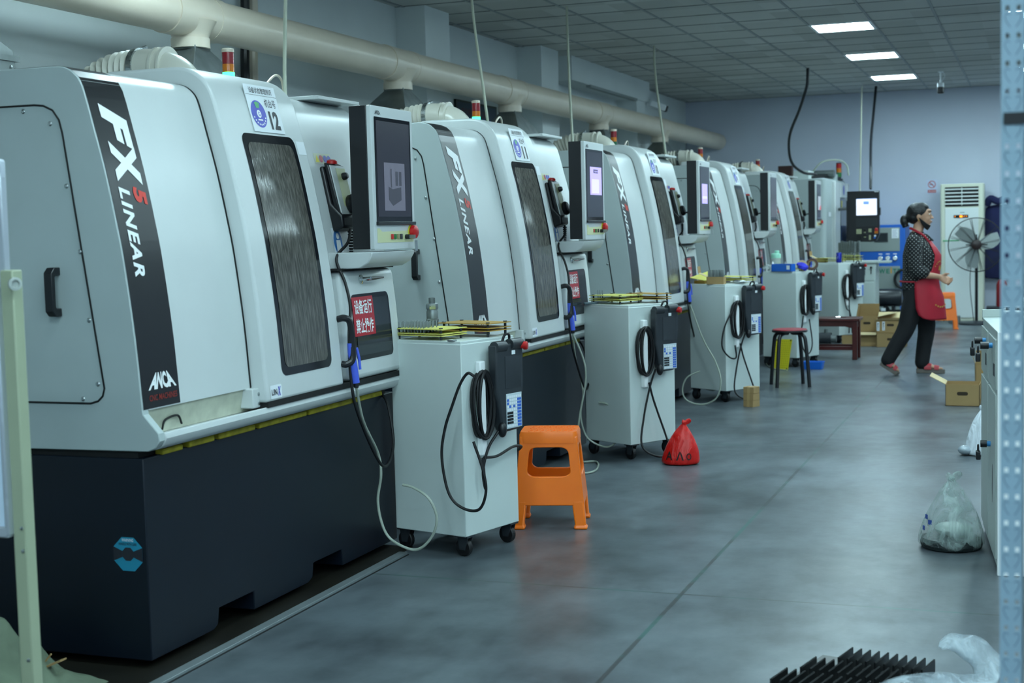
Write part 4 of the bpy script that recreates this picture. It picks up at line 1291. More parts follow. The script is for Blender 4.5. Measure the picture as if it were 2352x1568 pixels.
def cart_local(i, p):
    _, _, loc, rz = CART[i]
    v = Matrix.Rotation(-rz, 3, 'Z') @ (Vector(p) - Vector((loc.x, loc.y, 0.0156))) / PS
    return v
def lead(i, pts, r=0.0065):
    bb = B(); bb.tube(spline(pts, 8), r, 8); bb.build('loose_lead', RUBBER, CART[i][1])
k_ = 0.972 * PS
lead(0, [cart_local(0, (X * k_, 5.75 * k_, 1.42 + (Z - 1.42) * k_)) for X, Z in ((-2.305, 0.79), (-2.335, 0.8), (-2.372, 0.75), (-2.41, 0.66), (-2.45, 0.55), (-2.468, 0.425), (-2.441, 0.27), (-2.38, 0.204), (-2.298, 0.198), (-2.262, 0.28), (-2.275, 0.38), (-2.315, 0.5))])
w_ = CW0 / 2
lead(0, [(w_ + 0.05, -0.02, 0.53), (w_ + 0.03, -0.07, 0.46), (w_ + 0.02, -0.1, 0.36), (w_ + 0.02, -0.085, 0.28), (w_ + 0.02, -0.1, 0.42)])
lead(0, [(w_ + 0.02, -0.09, 0.42), (w_ + 0.025, 0.0, 0.415), (w_ + 0.025, 0.12, 0.44), (w_ + 0.015, 0.2, 0.43), (w_ - 0.03, 0.222, 0.4)])
for i_, dz in ((1, 0), (2, 0.0)):
    lead(i_, [(w_ + 0.04, -0.02, 0.54), (w_ + 0.03, -0.06, 0.44), (w_ + 0.03, -0.12, 0.25), (w_ + 0.06, -0.17, 0.08), (w_ + 0.12, -0.1, 0.012), (w_ + 0.12, 0.02, 0.02), (w_ + 0.06, 0.04, 0.12), (w_ + 0.03, -0.03, 0.34), (w_ + 0.03, -0.07, 0.46)])
lead(2, [(w_ + 0.02, -0.14, 0.74), (w_ + 0.02, -0.24, 0.6), (w_ + 0.02, -0.27, 0.45), (w_ + 0.03, -0.2, 0.36), (w_ + 0.03, -0.12, 0.35), (w_ + 0.03, -0.13, 0.45)])
lead(3, [(w_ + 0.02, -0.12, 0.5), (w_ + 0.02, -0.16, 0.3), (w_ + 0.03, -0.12, 0.14), (w_ + 0.03, -0.03, 0.12), (w_ + 0.03, 0.02, 0.22), (w_ + 0.03, -0.03, 0.46)])
lead(4, [(w_ + 0.02, -0.14, 0.55), (w_ + 0.02, -0.1, 0.4), (w_ + 0.03, -0.06, 0.34), (w_ + 0.03, -0.07, 0.1)])
lead(4, [(w_ + 0.02, -0.06, 0.55), (w_ + 0.02, -0.055, 0.4), (w_ + 0.03, -0.04, 0.3), (w_ + 0.03, -0.02, 0.1)])

# ------------------------------------------------ racks, rods and other things on the carts
def make_rack(name, label, loc, rz, lx, ly, hs, m_, group=None, holes=True):
    t = thing(name, label, 'rack', loc, rz, group)
    for h in hs:
        bb = B(); bb.box(-lx / 2, lx / 2, -ly / 2, ly / 2, h, h + 0.004)
        bb.build('board', m_, t)
    for sx in (-1, 1):
        for sy in (-1, 1):
            bb = B(); bb.lathe([(0.006, 0), (0.006, hs[-1]), (0.009, hs[-1] + 0.001), (0.009, hs[-1] + 0.008)], (sx * (lx / 2 - 0.02), sy * (ly / 2 - 0.02), 0), n=8)
            bb.build('post', DKGREY, t)
    return t
bb = B(); bb.lathe([(0.004, 0), (0.004, 0.075), (0.0025, 0.078)], n=8)
rod0 = bb.build('carbide_rod', GALV); rod0.location = (0, 0, -10)
rod_used = False
def place_rod(p, label, group, s=1.0):
    global rod_used
    o = rod0 if not rod_used else rod0.copy()
    if rod_used: COL.objects.link(o)
    rod_used = True
    o.location = p; o.scale = (s, s, s)
    return tag(o, label, 'tool rod', group)
rz0 = CART[0][3]
make_rack('tool_rack', 'pale yellow tool rack full of rods, nearer of two on the nearest cart', on_cart(0, -0.05, -0.1), rz0, 0.28, 0.18, (0.018, 0.026, 0.046), YELRACK)
for a in range(9):
    for c in range(4):
        place_rod(on_cart(0, -0.175 + a * 0.018, -0.165 + c * 0.03, CZ + 0.022), 'thin rod in the left half of the pale yellow rack on the nearest cart', 'rods in the nearest yellow rack', 0.72)
make_rack('tool_rack', 'amber tool rack with a plain top board, farther of two on the nearest cart', on_cart(0, 0.04, 0.11), rz0, 0.29, 0.17, (0.026, 0.038, 0.058), TANRACK)
t = thing('tool_holder', 'tall steel collet chuck standing on the nearest cart behind the yellow rack', 'tool holder', on_cart(0, -0.165, 0.06), rz0)
bb = B(); bb.lathe([(0.024, 0), (0.028, 0.01), (0.028, 0.065), (0.03, 0.067), (0.03, 0.075), (0.027, 0.077), (0.027, 0.11), (0.024, 0.115), (0.024, 0.12)], n=20); bb.build('shank', GALV, t)
bb = B(); bb.lathe([(0.026, 0.12), (0.028, 0.123), (0.028, 0.145), (0.024, 0.148)], n=6); bb.build('nut', STEEL, t)
bb = B(); bb.lathe([(0.015, 0.148), (0.015, 0.172), (0.009, 0.175)], n=16); bb.build('collet', GALV, t)
bb = B(); bb.prism([(0.0, 0.0), (0.03, -0.004), (0.045, 0.006), (0.02, 0.02), (0.002, 0.014)], 'z', 0, 0.008)
o = bb.build('metal_clip', STEEL, bevel=0.002); o.location = on_cart(0, 0.15, -0.19); tag(o, 'small bent metal clip on the front corner of the nearest cart', 'clip')
rz1 = CART[1][3]
make_rack('tool_rack', 'yellow tool rack with a bright top board, left of two on the second cart', on_cart(1, -0.06, -0.05), rz1, 0.28, 0.2, (0.02, 0.03, 0.05), YELRACK)
make_rack('tool_rack', 'amber tool rack at the aisle side of the second cart', on_cart(1, 0.05, 0.13), rz1, 0.27, 0.13, (0.022, 0.034, 0.054), TANRACK)
for a in range(3): place_rod(on_cart(1, -0.17 + a * 0.02, -0.1, CZ + 0.022), 'thin rod standing at the left end of the yellow rack on the second cart', 'rods on the second cart', 0.8)
bb = B(); bb.prism([(-0.05, -0.02), (0.01, -0.025), (0.05, 0.0), (0.02, 0.03), (-0.045, 0.02)], 'z', 0, 0.012)
o = bb.build('folded_cloth', M('grey_blue_cloth', '5d7077', 0.8), bevel=0.004); o.location = on_cart(1, -0.15, -0.18); o.rotation_euler = (0, 0, 0.6); tag(o, 'small grey blue rag at the left corner of the second cart', 'rag')
rz2 = CART[2][3]
make_rack('tool_rack', 'wide yellow tool rack on the third cart, behind the small cardboard box', on_cart(2, 0.0, 0.1), rz2, 0.36, 0.18, (0.02, 0.032, 0.05), YELRACK)
t = thing('board', 'loose yellow board tilted against machine 10 on the third cart', 'board', on_cart(2, -0.17, 0.0), rz2)
bb = B(); bb.hexa([(-0.06, -0.16, 0.045), (0.1, -0.16, 0.025), (0.1, 0.1, 0.025), (-0.06, 0.1, 0.1), (-0.06, -0.16, 0.05), (0.1, -0.16, 0.03), (0.1, 0.1, 0.03), (-0.06, 0.1, 0.105)]); bb.build('panel', YELRACK, t)
bb = B(); bb.box(-0.03, 0.09, -0.14, 0.08, 0.0, 0.026); bb.build('lower_boards', TANRACK, t)
def small_box(label, loc, rz, lx, ly, h, lid=True, flap_col=CARDIN, group=None):
    t = thing('cardboard_box', label, 'box', loc, rz, group)
    bb = B(); th = 0.003
    bb.box(-lx / 2, lx / 2, -ly / 2, ly / 2, 0, th)
    bb.box(-lx / 2, lx / 2, -ly / 2, -ly / 2 + th, 0, h); bb.box(-lx / 2, lx / 2, ly / 2 - th, ly / 2, 0, h)
    bb.box(-lx / 2, -lx / 2 + th, -ly / 2, ly / 2, 0, h); bb.box(lx / 2 - th, lx / 2, -ly / 2, ly / 2, 0, h)
    bb.build('carton', CARD, t)
    if lid:
        bb = B(); bb.hexa([(-lx / 2 - 0.0, -ly / 2, h), (-lx / 2 - 0.0, ly / 2, h), (-lx / 2 - 0.07, ly / 2, h + 0.03), (-lx / 2 - 0.07, -ly / 2, h + 0.03), (-lx / 2, -ly / 2, h + 0.003), (-lx / 2, ly / 2, h + 0.003), (-lx / 2 - 0.07, ly / 2, h + 0.033), (-lx / 2 - 0.07, -ly / 2, h + 0.033)]); bb.build('flap', flap_col, t)
        bb = B(); bb.hexa([(-lx / 2 - 0.07, -ly / 2, h + 0.03), (-lx / 2 - 0.07, ly / 2, h + 0.03), (-lx / 2 - 0.075, ly / 2, h + 0.085), (-lx / 2 - 0.075, -ly / 2, h + 0.085), (-lx / 2 - 0.067, -ly / 2, h + 0.03), (-lx / 2 - 0.067, ly / 2, h + 0.03), (-lx / 2 - 0.072, ly / 2, h + 0.085), (-lx / 2 - 0.072, -ly / 2, h + 0.085)]); bb.build('flap', CARD, t)
    return t
small_box('small open cardboard box filled with upright rods on the third cart', on_cart(2, 0.06, -0.15), rz2 + 0.5, 0.14, 0.08, 0.06)
for a in range(11):
    for c in range(2):
        v = Matrix.Rotation(rz2 + 0.5, 3, 'Z') @ Vector((-0.06 + a * 0.012, -0.02 + c * 0.03, 0))
        place_rod(on_cart(2, 0.06, -0.15, CZ + 0.03) + v, 'thin rod upright in the small open cardboard box on the third cart', 'rods in the cardboard box', 1.1)
bb = B(); bb.ell((0, 0, 0.016), (0.055, 0.035, 0.016)); o = bb.build('foil_pouch', SILVER); o.location = on_cart(2, 0.17, 0.0); tag(o, 'small silver foil pouch on the third cart beside the cardboard box', 'pouch')
# fourth cart
rz3 = CART[3][3]
t = thing('shaker_bottle', 'clear bottle with a mint green lid on the fourth cart', 'bottle', on_cart(3, -0.13, -0.06), rz3)
bb = B(); bb.lathe([(0.042, 0.0), (0.045, 0.01), (0.048, 0.13), (0.048, 0.135)], n=24); bb.build('cup', CLEARP, t)
bb = B(); bb.lathe([(0.05, 0.13), (0.05, 0.165), (0.045, 0.175), (0.026, 0.18)], n=24); bb.build('lid', MINT, t)
bb = B(); bb.lathe([(0.024, 0.178), (0.024, 0.2), (0.018, 0.206)], (0.012, 0, 0), n=16); bb.build('spout', MINT, t)
bb = B(); bb.lathe([(0.035, 0.003), (0.038, 0.05), (0.03, 0.055)], n=20); bb.build('water', M('water', 'c4d0d0', 0.1, alpha=0.5), t)
t = thing('squeeze_bottle', 'small white squeeze bottle left of the blue box on the fourth cart', 'bottle', on_cart(3, -0.1, -0.16), rz3)
bb = B(); bb.lathe([(0.024, 0), (0.026, 0.01), (0.026, 0.06), (0.012, 0.075)], n=18); bb.build('body', PAPER, t)
bb = B(); bb.lathe([(0.012, 0.074), (0.01, 0.09), (0.003, 0.1)], n=14); bb.build('cap', PAPER, t)
bb = B(); bb.tube(spline([(0, 0, 0.0), (0.03, 0.01, 0.03), (0.05, -0.01, 0.012), (0.02, -0.03, 0.04), (-0.03, -0.01, 0.01)], 5), 0.012, 8); o = bb.build('crumpled_film', CLEARP); o.location = on_cart(3, -0.17, -0.15, CZ + 0.012); tag(o, 'crumpled clear film left end of the fourth cart', 'plastic film')
t = thing('storage_box', 'long bright blue plastic box with a white label on the fourth cart', 'box', on_cart(3, 0.04, -0.18), rz3)
bb = B(); bb.box(-0.115, 0.115, -0.04, 0.04, 0, 0.006)
for s in (-1, 1):
    bb.box(-0.115, 0.115, s * 0.038 - 0.002, s * 0.038 + 0.002, 0, 0.075); bb.box(s * 0.113 - 0.002, s * 0.113 + 0.002, -0.04, 0.04, 0, 0.075)
bb.build('tub', BLUEBIN, t)
bb = B(); bb.box(0.065, 0.1, -0.0412, -0.04, 0.02, 0.06); bb.build('label', PAPER, t)
make_rack('tool_rack', 'low yellow rack behind the blue box on the fourth cart', on_cart(3, 0.02, -0.05), rz3, 0.34, 0.12, (0.016, 0.026, 0.05), YELRACK)
for nm, lab, px_, py_, R_, m_ in (('tape_roll', 'tan roll of tape standing on edge on the fourth cart', 0.12, 0.03, 0.052, CARDIN), ('tape_roll', 'dark brown roll of tape lying behind the blue cloth', 0.17, 0.13, 0.06, M('brown_tape', '4a2a20', 0.3))):
    t = thing(nm, lab, 'tape roll', on_cart(3, px_, py_), rz3)
    bb = B(); bb.lathe([(R_ * 0.62, -0.024), (R_, -0.024), (R_, 0.024), (R_ * 0.62, 0.024), (R_ * 0.62, -0.024)], (0, 0, R_), (0.5, -0.85, 0.1), 28, cap=False); bb.build('tape', m_, t)
    bb = B(); bb.lathe([(R_ * 0.55, -0.0245), (R_ * 0.63, -0.0245), (R_ * 0.63, 0.0245), (R_ * 0.55, 0.0245), (R_ * 0.55, -0.0245)], (0, 0, R_), (0.5, -0.85, 0.1), 28, cap=False); bb.build('core', CARD, t)
bb = B()
rings = []
for j in range(7):
    rr = 0.012 + 0.06 * math.sin(math.pi * (j + 0.6) / 8)
    rings.append([(0.02 * j - 0.06 + 0.01 * math.sin(3 * k + j), rr * math.cos(2 * math.pi * k / 12) * (0.8 + 0.25 * math.sin(k * 2.3 + j)), 0.035 + max(-0.03, rr * 0.6 * math.sin(2 * math.pi * k / 12) * (0.8 + 0.3 * math.sin(k * 1.7 + j))) - 0.004 * j) for k in range(12)])
bb.loft(rings)
o = bb.build('cleaning_cloth', BLUECL, sub=1); o.location = on_cart(3, 0.17, -0.06, CZ + 0.01); o.rotation_euler = (0, 0.2, rz3); tag(o, 'crumpled bright blue cloth at the aisle edge of the fourth cart', 'cloth')
# fifth cart
rz4 = CART[4][3]
small_box('tiny open cardboard box at the left end of the farthest cart', on_cart(4, -0.14, -0.14), rz4 + 0.4, 0.13, 0.08, 0.05)
make_rack('tool_rack', 'yellow rack on the near side of the farthest cart', on_cart(4, 0.0, -0.13), rz4, 0.36, 0.12, (0.016, 0.03, 0.05), YELRACK)
make_rack('tool_rack', 'yellow rack carrying big drills on the far side of the farthest cart', on_cart(4, 0.06, 0.12), rz4, 0.3, 0.16, (0.02, 0.04, 0.07), YELRACK)
t = thing('drink_can', 'blue drink can with a red and white round mark on the farthest cart', 'can', on_cart(4, 0.17, -0.16), 0)
bb = B(); bb.lathe([(0.026, 0), (0.033, 0.008), (0.033, 0.108), (0.027, 0.12)], n=24); bb.build('can', M('can_blue', '1b2a9c', 0.25, metal=0.4), t)
bb = B(); bb.lathe([(0.026, 0.119), (0.026, 0.122), (0.02, 0.119)], n=24); bb.build('lid', STEEL, t)
bb = B(); bb.flat(disc2((0, 0.07), 0.024, 20), lambda a, c: (0.0335 * math.sin(a / 0.0335 - 0.9), -0.0335 * math.cos(a / 0.0335 - 0.9), c)); em = bb.build('emblem', PAPER, t)
bb = B(); bb.flat(poly2([(0.024 * math.cos(R(180 * k / 10)), 0.073 + 0.02 * math.sin(R(180 * k / 10))) for k in range(11)]), lambda a, c: (0.034 * math.sin(a / 0.034 - 0.9), -0.034 * math.cos(a / 0.034 - 0.9), c)); bb.build('emblem_red', REDSIGN, em)
def make_drill():
    t = thing('end_mill', 'x', 'drill', (0, 0, 0))
    bb = B(); bb.lathe([(0.014, 0), (0.016, 0.004), (0.016, 0.08)], n=14); bb.build('shank', STEEL, t)
    bb = B()
    rings = []
    for j in range(25):
        z = 0.08 + j * 0.006
        rings.append([((0.016 if k % 4 else 0.01) * math.cos(2 * math.pi * k / 16 + j * 0.28), (0.016 if k % 4 else 0.01) * math.sin(2 * math.pi * k / 16 + j * 0.28), z) for k in range(16)])
    bb.loft(rings); bb.build('flutes', GALV, t)
    return t
dr0 = make_drill()
k = 0
for c in range(2):
    for a in range(7):
        o = dr0 if k == 0 else copy_tree(dr0)
        o.location = on_cart(4, -0.06 + a * 0.04, 0.08 + c * 0.075, CZ + 0.028); o.scale = (1, 1, 0.9 + 0.03 * ((a * 3 + c) % 4))
        tag(o, 'shiny fluted drill standing in the far rack on the farthest cart', 'drill', 'big drills on the farthest cart'); k += 1
# ------------------------------------------------ air guns with clear hoses
def make_gun():
    t = thing('air_gun', 'x', 'air gun', (0, 0, 0), 0, 'blue air guns on the machine door handles')
    bb = B(); bb.tube(spline([(0, 0, 0.21), (0.003, 0.004, 0.13), (0.005, 0.005, 0.09)], 4), 0.005, 8); bb.build('nozzle', CHROME, t)
    bb = B(); bb.tube(spline([(0.005, 0.005, 0.11), (0.006, 0.006, 0.06), (0.012, 0.012, 0.0), (0.016, 0.016, -0.055)], 5), 0.016, 12, radii=None); bb.build('grip', BLUEGUN, t, bevel=0)
    bb = B(); bb.tube([(0.022, 0.02, 0.09), (0.03, 0.024, 0.05), (0.032, 0.026, 0.0)], 0.006, 8); bb.build('trigger', BLUEGUN, t)
    bb = B(); bb.lathe([(0.01, 0), (0.01, 0.02)], (0.017, 0.017, -0.075), n=10); bb.build('fitting', BLACK, t)
    return t
g0 = make_gun()
glab = ['machine 12', 'machine 11', 'machine 10', 'the fourth machine', 'the fifth machine']
hoses = [
 [(-2.643, 5.242, 0.79), (-2.64, 5.33, 0.64), (-2.659, 5.5, 0.477), (-2.648, 5.5, 0.383), (-2.667, 5.5, 0.268), (-2.646, 5.5, 0.155), (-2.597, 5.5, 0.094), (-2.495, 5.5, 0.063), (-2.421, 5.5, 0.119), (-2.392, 5.5, 0.204), (-2.426, 5.5, 0.288), (-2.496, 5.5, 0.332), (-2.547, 5.5, 0.343)],
 [(-2.6, 8.2, 0.79), (-2.565, 8.2, 0.618), (-2.56, 8.2, 0.485), (-2.6, 8.2, 0.29), (-2.62, 8.2, 0.12), (-2.6, 8.15, 0.02), (-2.5, 8.2, 0.008), (-2.42, 7.94, 0.008), (-2.445, 7.8, 0.008), (-2.6, 7.82, 0.008)],
 [(-2.6, 11.31, 0.79), (-2.5, 11.2, 0.513), (-2.38, 11.1, 0.339), (-2.33, 11.05, 0.2), (-2.36, 11.05, 0.07), (-2.444, 11.05, 0.012), (-2.54, 11.05, 0.01), (-2.62, 11.05, 0.05), (-2.64, 11.05, 0.13), (-2.6, 11.05, 0.22), (-2.5, 11.06, 0.27)],
 [(-2.6, 14.58, 0.79), (-2.61, 14.62, 0.6), (-2.63, 14.65, 0.4), (-2.62, 14.6, 0.15), (-2.55, 14.3, 0.02), (-2.4, 13.9, 0.008), (-2.25, 13.75, 0.008)],
 [(-2.6, 17.87, 0.79), (-2.6, 17.9, 0.5), (-2.65, 17.95, 0.2), (-2.6, 17.9, 0.01)]]
for i, y in enumerate(MY):
    o = g0 if i == 0 else copy_tree(g0)
    o.location = (-2.64, y + 1.325, 0.865)
    o['label'] = 'blue air gun with clear hose hanging at the door handle of %s' % glab[i]
    gx, gy, gz = -2.623, y + 1.342, 0.79
    pts = [(gx, gy, gz)] + hoses[i][1:]
    bb = B(); bb.tube(spline(pts, 8), 0.006, 8)
    bb.build('air_hose', CLEARHOSE, o, off=(2.64, -(y + 1.325), -0.865))
# ================================================================= things on the floor, left to right
def plastic_stool(label, loc, rz, s=1.0):
    t = thing('plastic_stool', label, 'stool', loc, rz)
    H = 0.47
    def leg_at(sx, sy, z):
        k = 1 - z / H
        return sx * (0.115 + 0.045 * k), sy * (0.095 + 0.05 * k)
    bb = B()
    top = rrect(-0.145, 0.145, -0.125, 0.125, 0.035)
    bb.loft([[(x * 1.0, y * 1.0, H - 0.055) for x, y in top], [(x * 0.99, y * 0.99, H - 0.015) for x, y in top], [(x * 0.95, y * 0.95, H) for x, y in top]])
    for r_ in range(4):
        for c_ in range(8):
            x_ = -0.1 + c_ * 0.028 + (r_ % 2) * 0.01; y_ = -0.08 + r_ * 0.052
            bb.box(x_, x_ + 0.007, y_ - 0.012, y_ + 0.012, H, H + 0.002)
            bb.box(x_, x_ + 0.02, y_ + 0.01, y_ + 0.014, H, H + 0.002)
    bb.build('seat', ORANGE, t)
    for sx in (-1, 1):
        for sy in (-1, 1):
            rings = []
            for z, wd in ((0.14, 0.03), (0.02, 0.026), (0.012, 0.032), (0.0, 0.033)):
                x_, y_ = leg_at(sx, sy, z)
                rings.append([(x_ + dx * wd - sx * 0.008, y_ + dy * wd - sy * 0.008, z) for dx, dy in ((-1, -1), (1, -1), (1, 1), (-1, 1))])
            bb = B(); bb.loft(rings); bb.build('leg', ORANGE, t, bevel=0.008)
    # four moulded sides, each with a rounded opening
    z0, z1, n = 0.115, H - 0.02, 40
    for sx, sy in ((0, -1), (0, 1), (-1, 0), (1, 0)):
        hole = rrect(-1, 1, 0.255, 0.395, 0.03, 9)
        hole = rrect(-0.075, 0.075, 0.255, 0.395, 0.03, 9)
        n = len(hole)
        outer = []
        for hx_, hz in hole:
            dx, dz = hx_ / 0.075, (hz - 0.325) / 0.07
            m = max(abs(dx), abs(dz)); dx /= m; dz /= m
            outer.append((dx, z0 + (z1 - z0) * (dz + 1) / 2))
        def P(s_, z, d):
            xa, ya = leg_at(1, 1, z)
            if sy: return (s_ * (xa + 0.02), sy * (ya + 0.021 - d), z)
            return (sx * (xa + 0.021 - d), s_ * (ya + 0.02), z)
        def Ph(hx_, hz, d):
            xa, ya = leg_at(1, 1, hz)
            w_ = (xa if sy else ya) - 0.028
            if sy: return (hx_ / 0.075 * w_, sy * (ya + 0.021 - d), hz)
            return (sx * (xa + 0.021 - d), hx_ / 0.075 * w_, hz)
        bb = B()
        bb.loft_closed([[Ph(*q, 0) for q in hole], [P(*q, 0) for q in outer], [P(*q, 0.016) for q in outer], [Ph(*q, 0.016) for q in hole]])
        bb.build('side', ORANGE, t, bevel=0.004)
    t.scale = (s, s, s)
    return t
plastic_stool('orange plastic stool standing beside the nearest cart', (-2.2, 6.46, 0), R(14), 0.98)
plastic_stool('orange plastic stool at the back, half hidden behind the woman', (-1.13, 19.4, 0), R(5), 1.0)
# round stool with red top
t = thing('round_stool', 'round red topped stool with four black bent tube legs in front of the fourth cart', 'stool', (-2.02, 12.5, 0), R(20))
bb = B(); bb.lathe([(0.148, 0.474), (0.155, 0.478), (0.155, 0.49), (0.15, 0.494)], n=40); bb.build('rim', BLACK, t)
bb = B(); bb.lathe([(0.15, 0.494), (0.148, 0.5), (0.13, 0.503)], n=40); bb.build('seat', M('red_vinyl', 'a02634', 0.35), t)
for k in range(4):
    a = R(45 + 90 * k); c, s = math.cos(a), math.sin(a)
    bb = B(); bb.tube(spline([(c * 0.03, s * 0.03, 0.465), (c * 0.1, s * 0.1, 0.464), (c * 0.148, s * 0.148, 0.44), (c * 0.165, s * 0.165, 0.37), (c * 0.185, s * 0.185, 0.18), (c * 0.2, s * 0.2, 0.0)], 6), 0.016, 12); bb.build('leg', BLACK, t)
# red knotted bag
def knotted_bag(name, label, loc, rx, ry, h, m_, seed, cat='bag', lean=0.0, ear=True):
    rnd = random.Random(seed)
    t = thing(name, label, cat, loc)
    n = 36
    prof = [(0.92, 0.0), (1.0, 0.04), (0.97, 0.16), (0.86, 0.34), (0.7, 0.52), (0.48, 0.7), (0.26, 0.82), (0.13, 0.88), (0.1, 0.9)]
    ph = [rnd.uniform(0, 6.28) for _ in range(6)]
    rings = []
    for f, z in prof:
        ring = []
        for k in range(n):
            a = 2 * math.pi * k / n
            wv = 1 + (0.05 * math.sin(3 * a + ph[0] + z * 3) + 0.035 * math.sin(7 * a + ph[1] - z * 5) + 0.025 * math.sin(13 * a + ph[2])) * (0.6 + z)
            ring.append((rx * f * wv * math.cos(a) + lean * z, ry * f * wv * math.sin(a), z * h * (1 + 0.02 * math.sin(5 * a + ph[3]))))
        rings.append(ring)
    bb = B(); bb.loft(rings); bb.build('sack', m_, t, sub=1, angle=80)
    bb = B()
    if ear:
        bb.lathe([(0.1 * rx, 0), (0.14 * rx, 0.02), (0.08 * rx, 0.03)], (lean * 0.9, 0, 0.88 * h), n=12)
        for sx in (-1, 1):
            bb.tube([(lean * 0.9, 0, 0.9 * h), (lean + sx * 0.14 * rx, 0.02, 0.96 * h), (lean + sx * 0.2 * rx + 0.12 * rx, 0.02, 1.0 * h)], 0.01, 10, radii=[(0.1 * rx, 0.05 * rx), (0.18 * rx, 0.08 * rx), (0.1 * rx, 0.04 * rx)])
        bb.build('knot', m_, t, sub=1)
    return t
t = knotted_bag('plastic_bag', 'red knotted plastic bag with black marks on the floor beside the second cart', (-2.0, 8.28, 0), 0.115, 0.1, 0.265, mat_film('red_film', 'd8160f', 0.9, 1.0, 0.3), 3, lean=0.03)
def bagpt(a, c):
    f = 0.99 - 0.5 * max(0, c - 0.03) * 1.6
    th = a / 0.11 - math.pi / 2 + 0.1
    return (0.115 * f * 1.045 * math.cos(th) + 0.1 * c * 0.35, 0.1 * f * 1.06 * math.sin(th), c)
bb = B()
for (cx, w_, kind) in ((-0.055, 0.022, 'A'), (0.01, 0.022, 'Λ'), (0.062, 0.016, 'O')):
    bb.flat(fit_text(kind, w_ * 2, 0.052 if kind != 'O' else 0.042, 0.02), lambda a, c: bagpt(cx - w_ + a, 0.035 + c), [((k * 0.006, 0, 0), (1, 0, 0)) for k in range(9)])
bb.build('marker_writing', MARK, t, smooth=False)
# small taped boxes on the floor at cart 3
def taped_box(label, loc, rz, lx, ly, h):
    t = thing('taped_carton', label, 'box', loc, rz, None)
    bb = B(); bb.box(-lx / 2, lx / 2, -ly / 2, ly / 2, 0, h); bb.build('carton', CARD, t, bevel=0.002)
    bb = B(); bb.box(-0.012, 0.012, -ly / 2 - 0.0006, -ly / 2, 0, h); bb.box(-0.012, 0.012, -ly / 2, ly / 2, h, h + 0.0006); bb.build('tape', M('pale_tape', 'b99a6a', 0.3), t)
    return t
for k, lb in enumerate(('lowest', 'middle', 'topmost')):
    taped_box('small taped cardboard carton, %s of the stack of three at the third cart' % lb, (-2.085, 11.03, 0.0525 * k), R(-25 + 3 * k), 0.092, 0.09, 0.0515)
# yellow perforated board and blue tray behind the round stool
t = thing('perforated_board', 'yellow perforated plastic board leaning on the fourth cart', 'board', (-2.33, 13.94, 0), R(-14))
bb = B(); bb.hexa([(-0.085, -0.06, 0), (0.085, -0.06, 0), (0.085, -0.054, 0), (-0.085, -0.054, 0), (-0.08, 0.04, 0.29), (0.09, 0.04, 0.29), (0.09, 0.046, 0.29), (-0.08, 0.046, 0.29)])
bb.build('panel', M('yellow_plastic', 'b9ae12', 0.45), t)
bb = B()
for a in range(8):
    for c in range(13):
        f = (c + 1) / 14
        bb.lathe([(0.0035, 0), (0.0035, 0.0006)], (-0.068 + a * 0.0195 + 0.005 * f, -0.0605 + 0.1 * f, 0.29 * f), (0, -0.945, 0.33), 6)
bb.build('holes', M('olive_holes', '6b6610', 0.7), t)
for x_, f in ((-0.07, 0.03), (0.075, 0.03), (-0.066, 0.97), (0.08, 0.97)):
    bb = B(); bb.lathe([(0.006, 0), (0.006, 0.012)], (x_, -0.062 + 0.1 * f, 0.29 * f), (0, -0.945, 0.33), 8); bb.build('peg', BLACK, t)
t = thing('parts_tray', 'small blue plastic tray on the floor behind the round stool', 'tray', (-2.03, 13.98, 0), R(-5))
bb = B()
r0 = rrect(-0.085, 0.085, -0.05, 0.05, 0.012); r1 = rrect(-0.1, 0.1, -0.062, 0.062, 0.014)
bb.loft([[(x, y, 0) for x, y in r0], [(x, y, 0.075) for x, y in r1], [(x * 0.95, y * 0.93, 0.075) for x, y in r1], [(x * 0.94, y * 0.92, 0.006) for x, y in r0]]); bb.build('tub', BLUEBIN, t, bevel=0.002)
# dark wooden bench
t = thing('wooden_bench', 'dark red brown wooden bench in front of the farthest cart', 'bench', (-2.15, 15.1, 0), R(0))
bb = B(); bb.box(-0.45, 0.45, -0.17, 0.17, 0.4, 0.43); bb.build('seat', WOODR, t, bevel=0.006)
for s in (-1, 1):
    bb = B(); bb.prism([(-0.42, 0.4), (0.42, 0.4), (0.42, 0.33), (0.36, 0.33), (0.3, 0.345), (-0.3, 0.345), (-0.36, 0.33), (-0.42, 0.33)], 'y', s * 0.135 - 0.01, s * 0.135 + 0.01); bb.build('apron', WOODR, t, bevel=0.003)
    bb = B(); bb.box(s * 0.4 - 0.01, s * 0.4 + 0.01, -0.13, 0.13, 0.33, 0.4); bb.build('apron', WOODR, t, bevel=0.003)
    for s2 in (-1, 1):
        bb = B(); bb.box(s * 0.4 - 0.025, s * 0.4 + 0.025, s2 * 0.135 - 0.025, s2 * 0.135 + 0.025, 0, 0.4); bb.build('leg', WOODR, t, bevel=0.005)
    bb = B(); bb.box(-0.4, 0.4, s * 0.135 - 0.012, s * 0.135 + 0.012, 0.1, 0.14); bb.build('stretcher', WOODR, t, bevel=0.003)
bb = B(); bb.tube(spline([(0.2, -0.05, 0.432), (0.25, -0.03, 0.434), (0.3, -0.06, 0.433)], 5), 0.005, 6); o = bb.build('metal_strip', CHROME, off=(-2.15, 15.1, 0.004)); tag(o, 'small shiny metal strip on the wooden bench', 'metal strip')
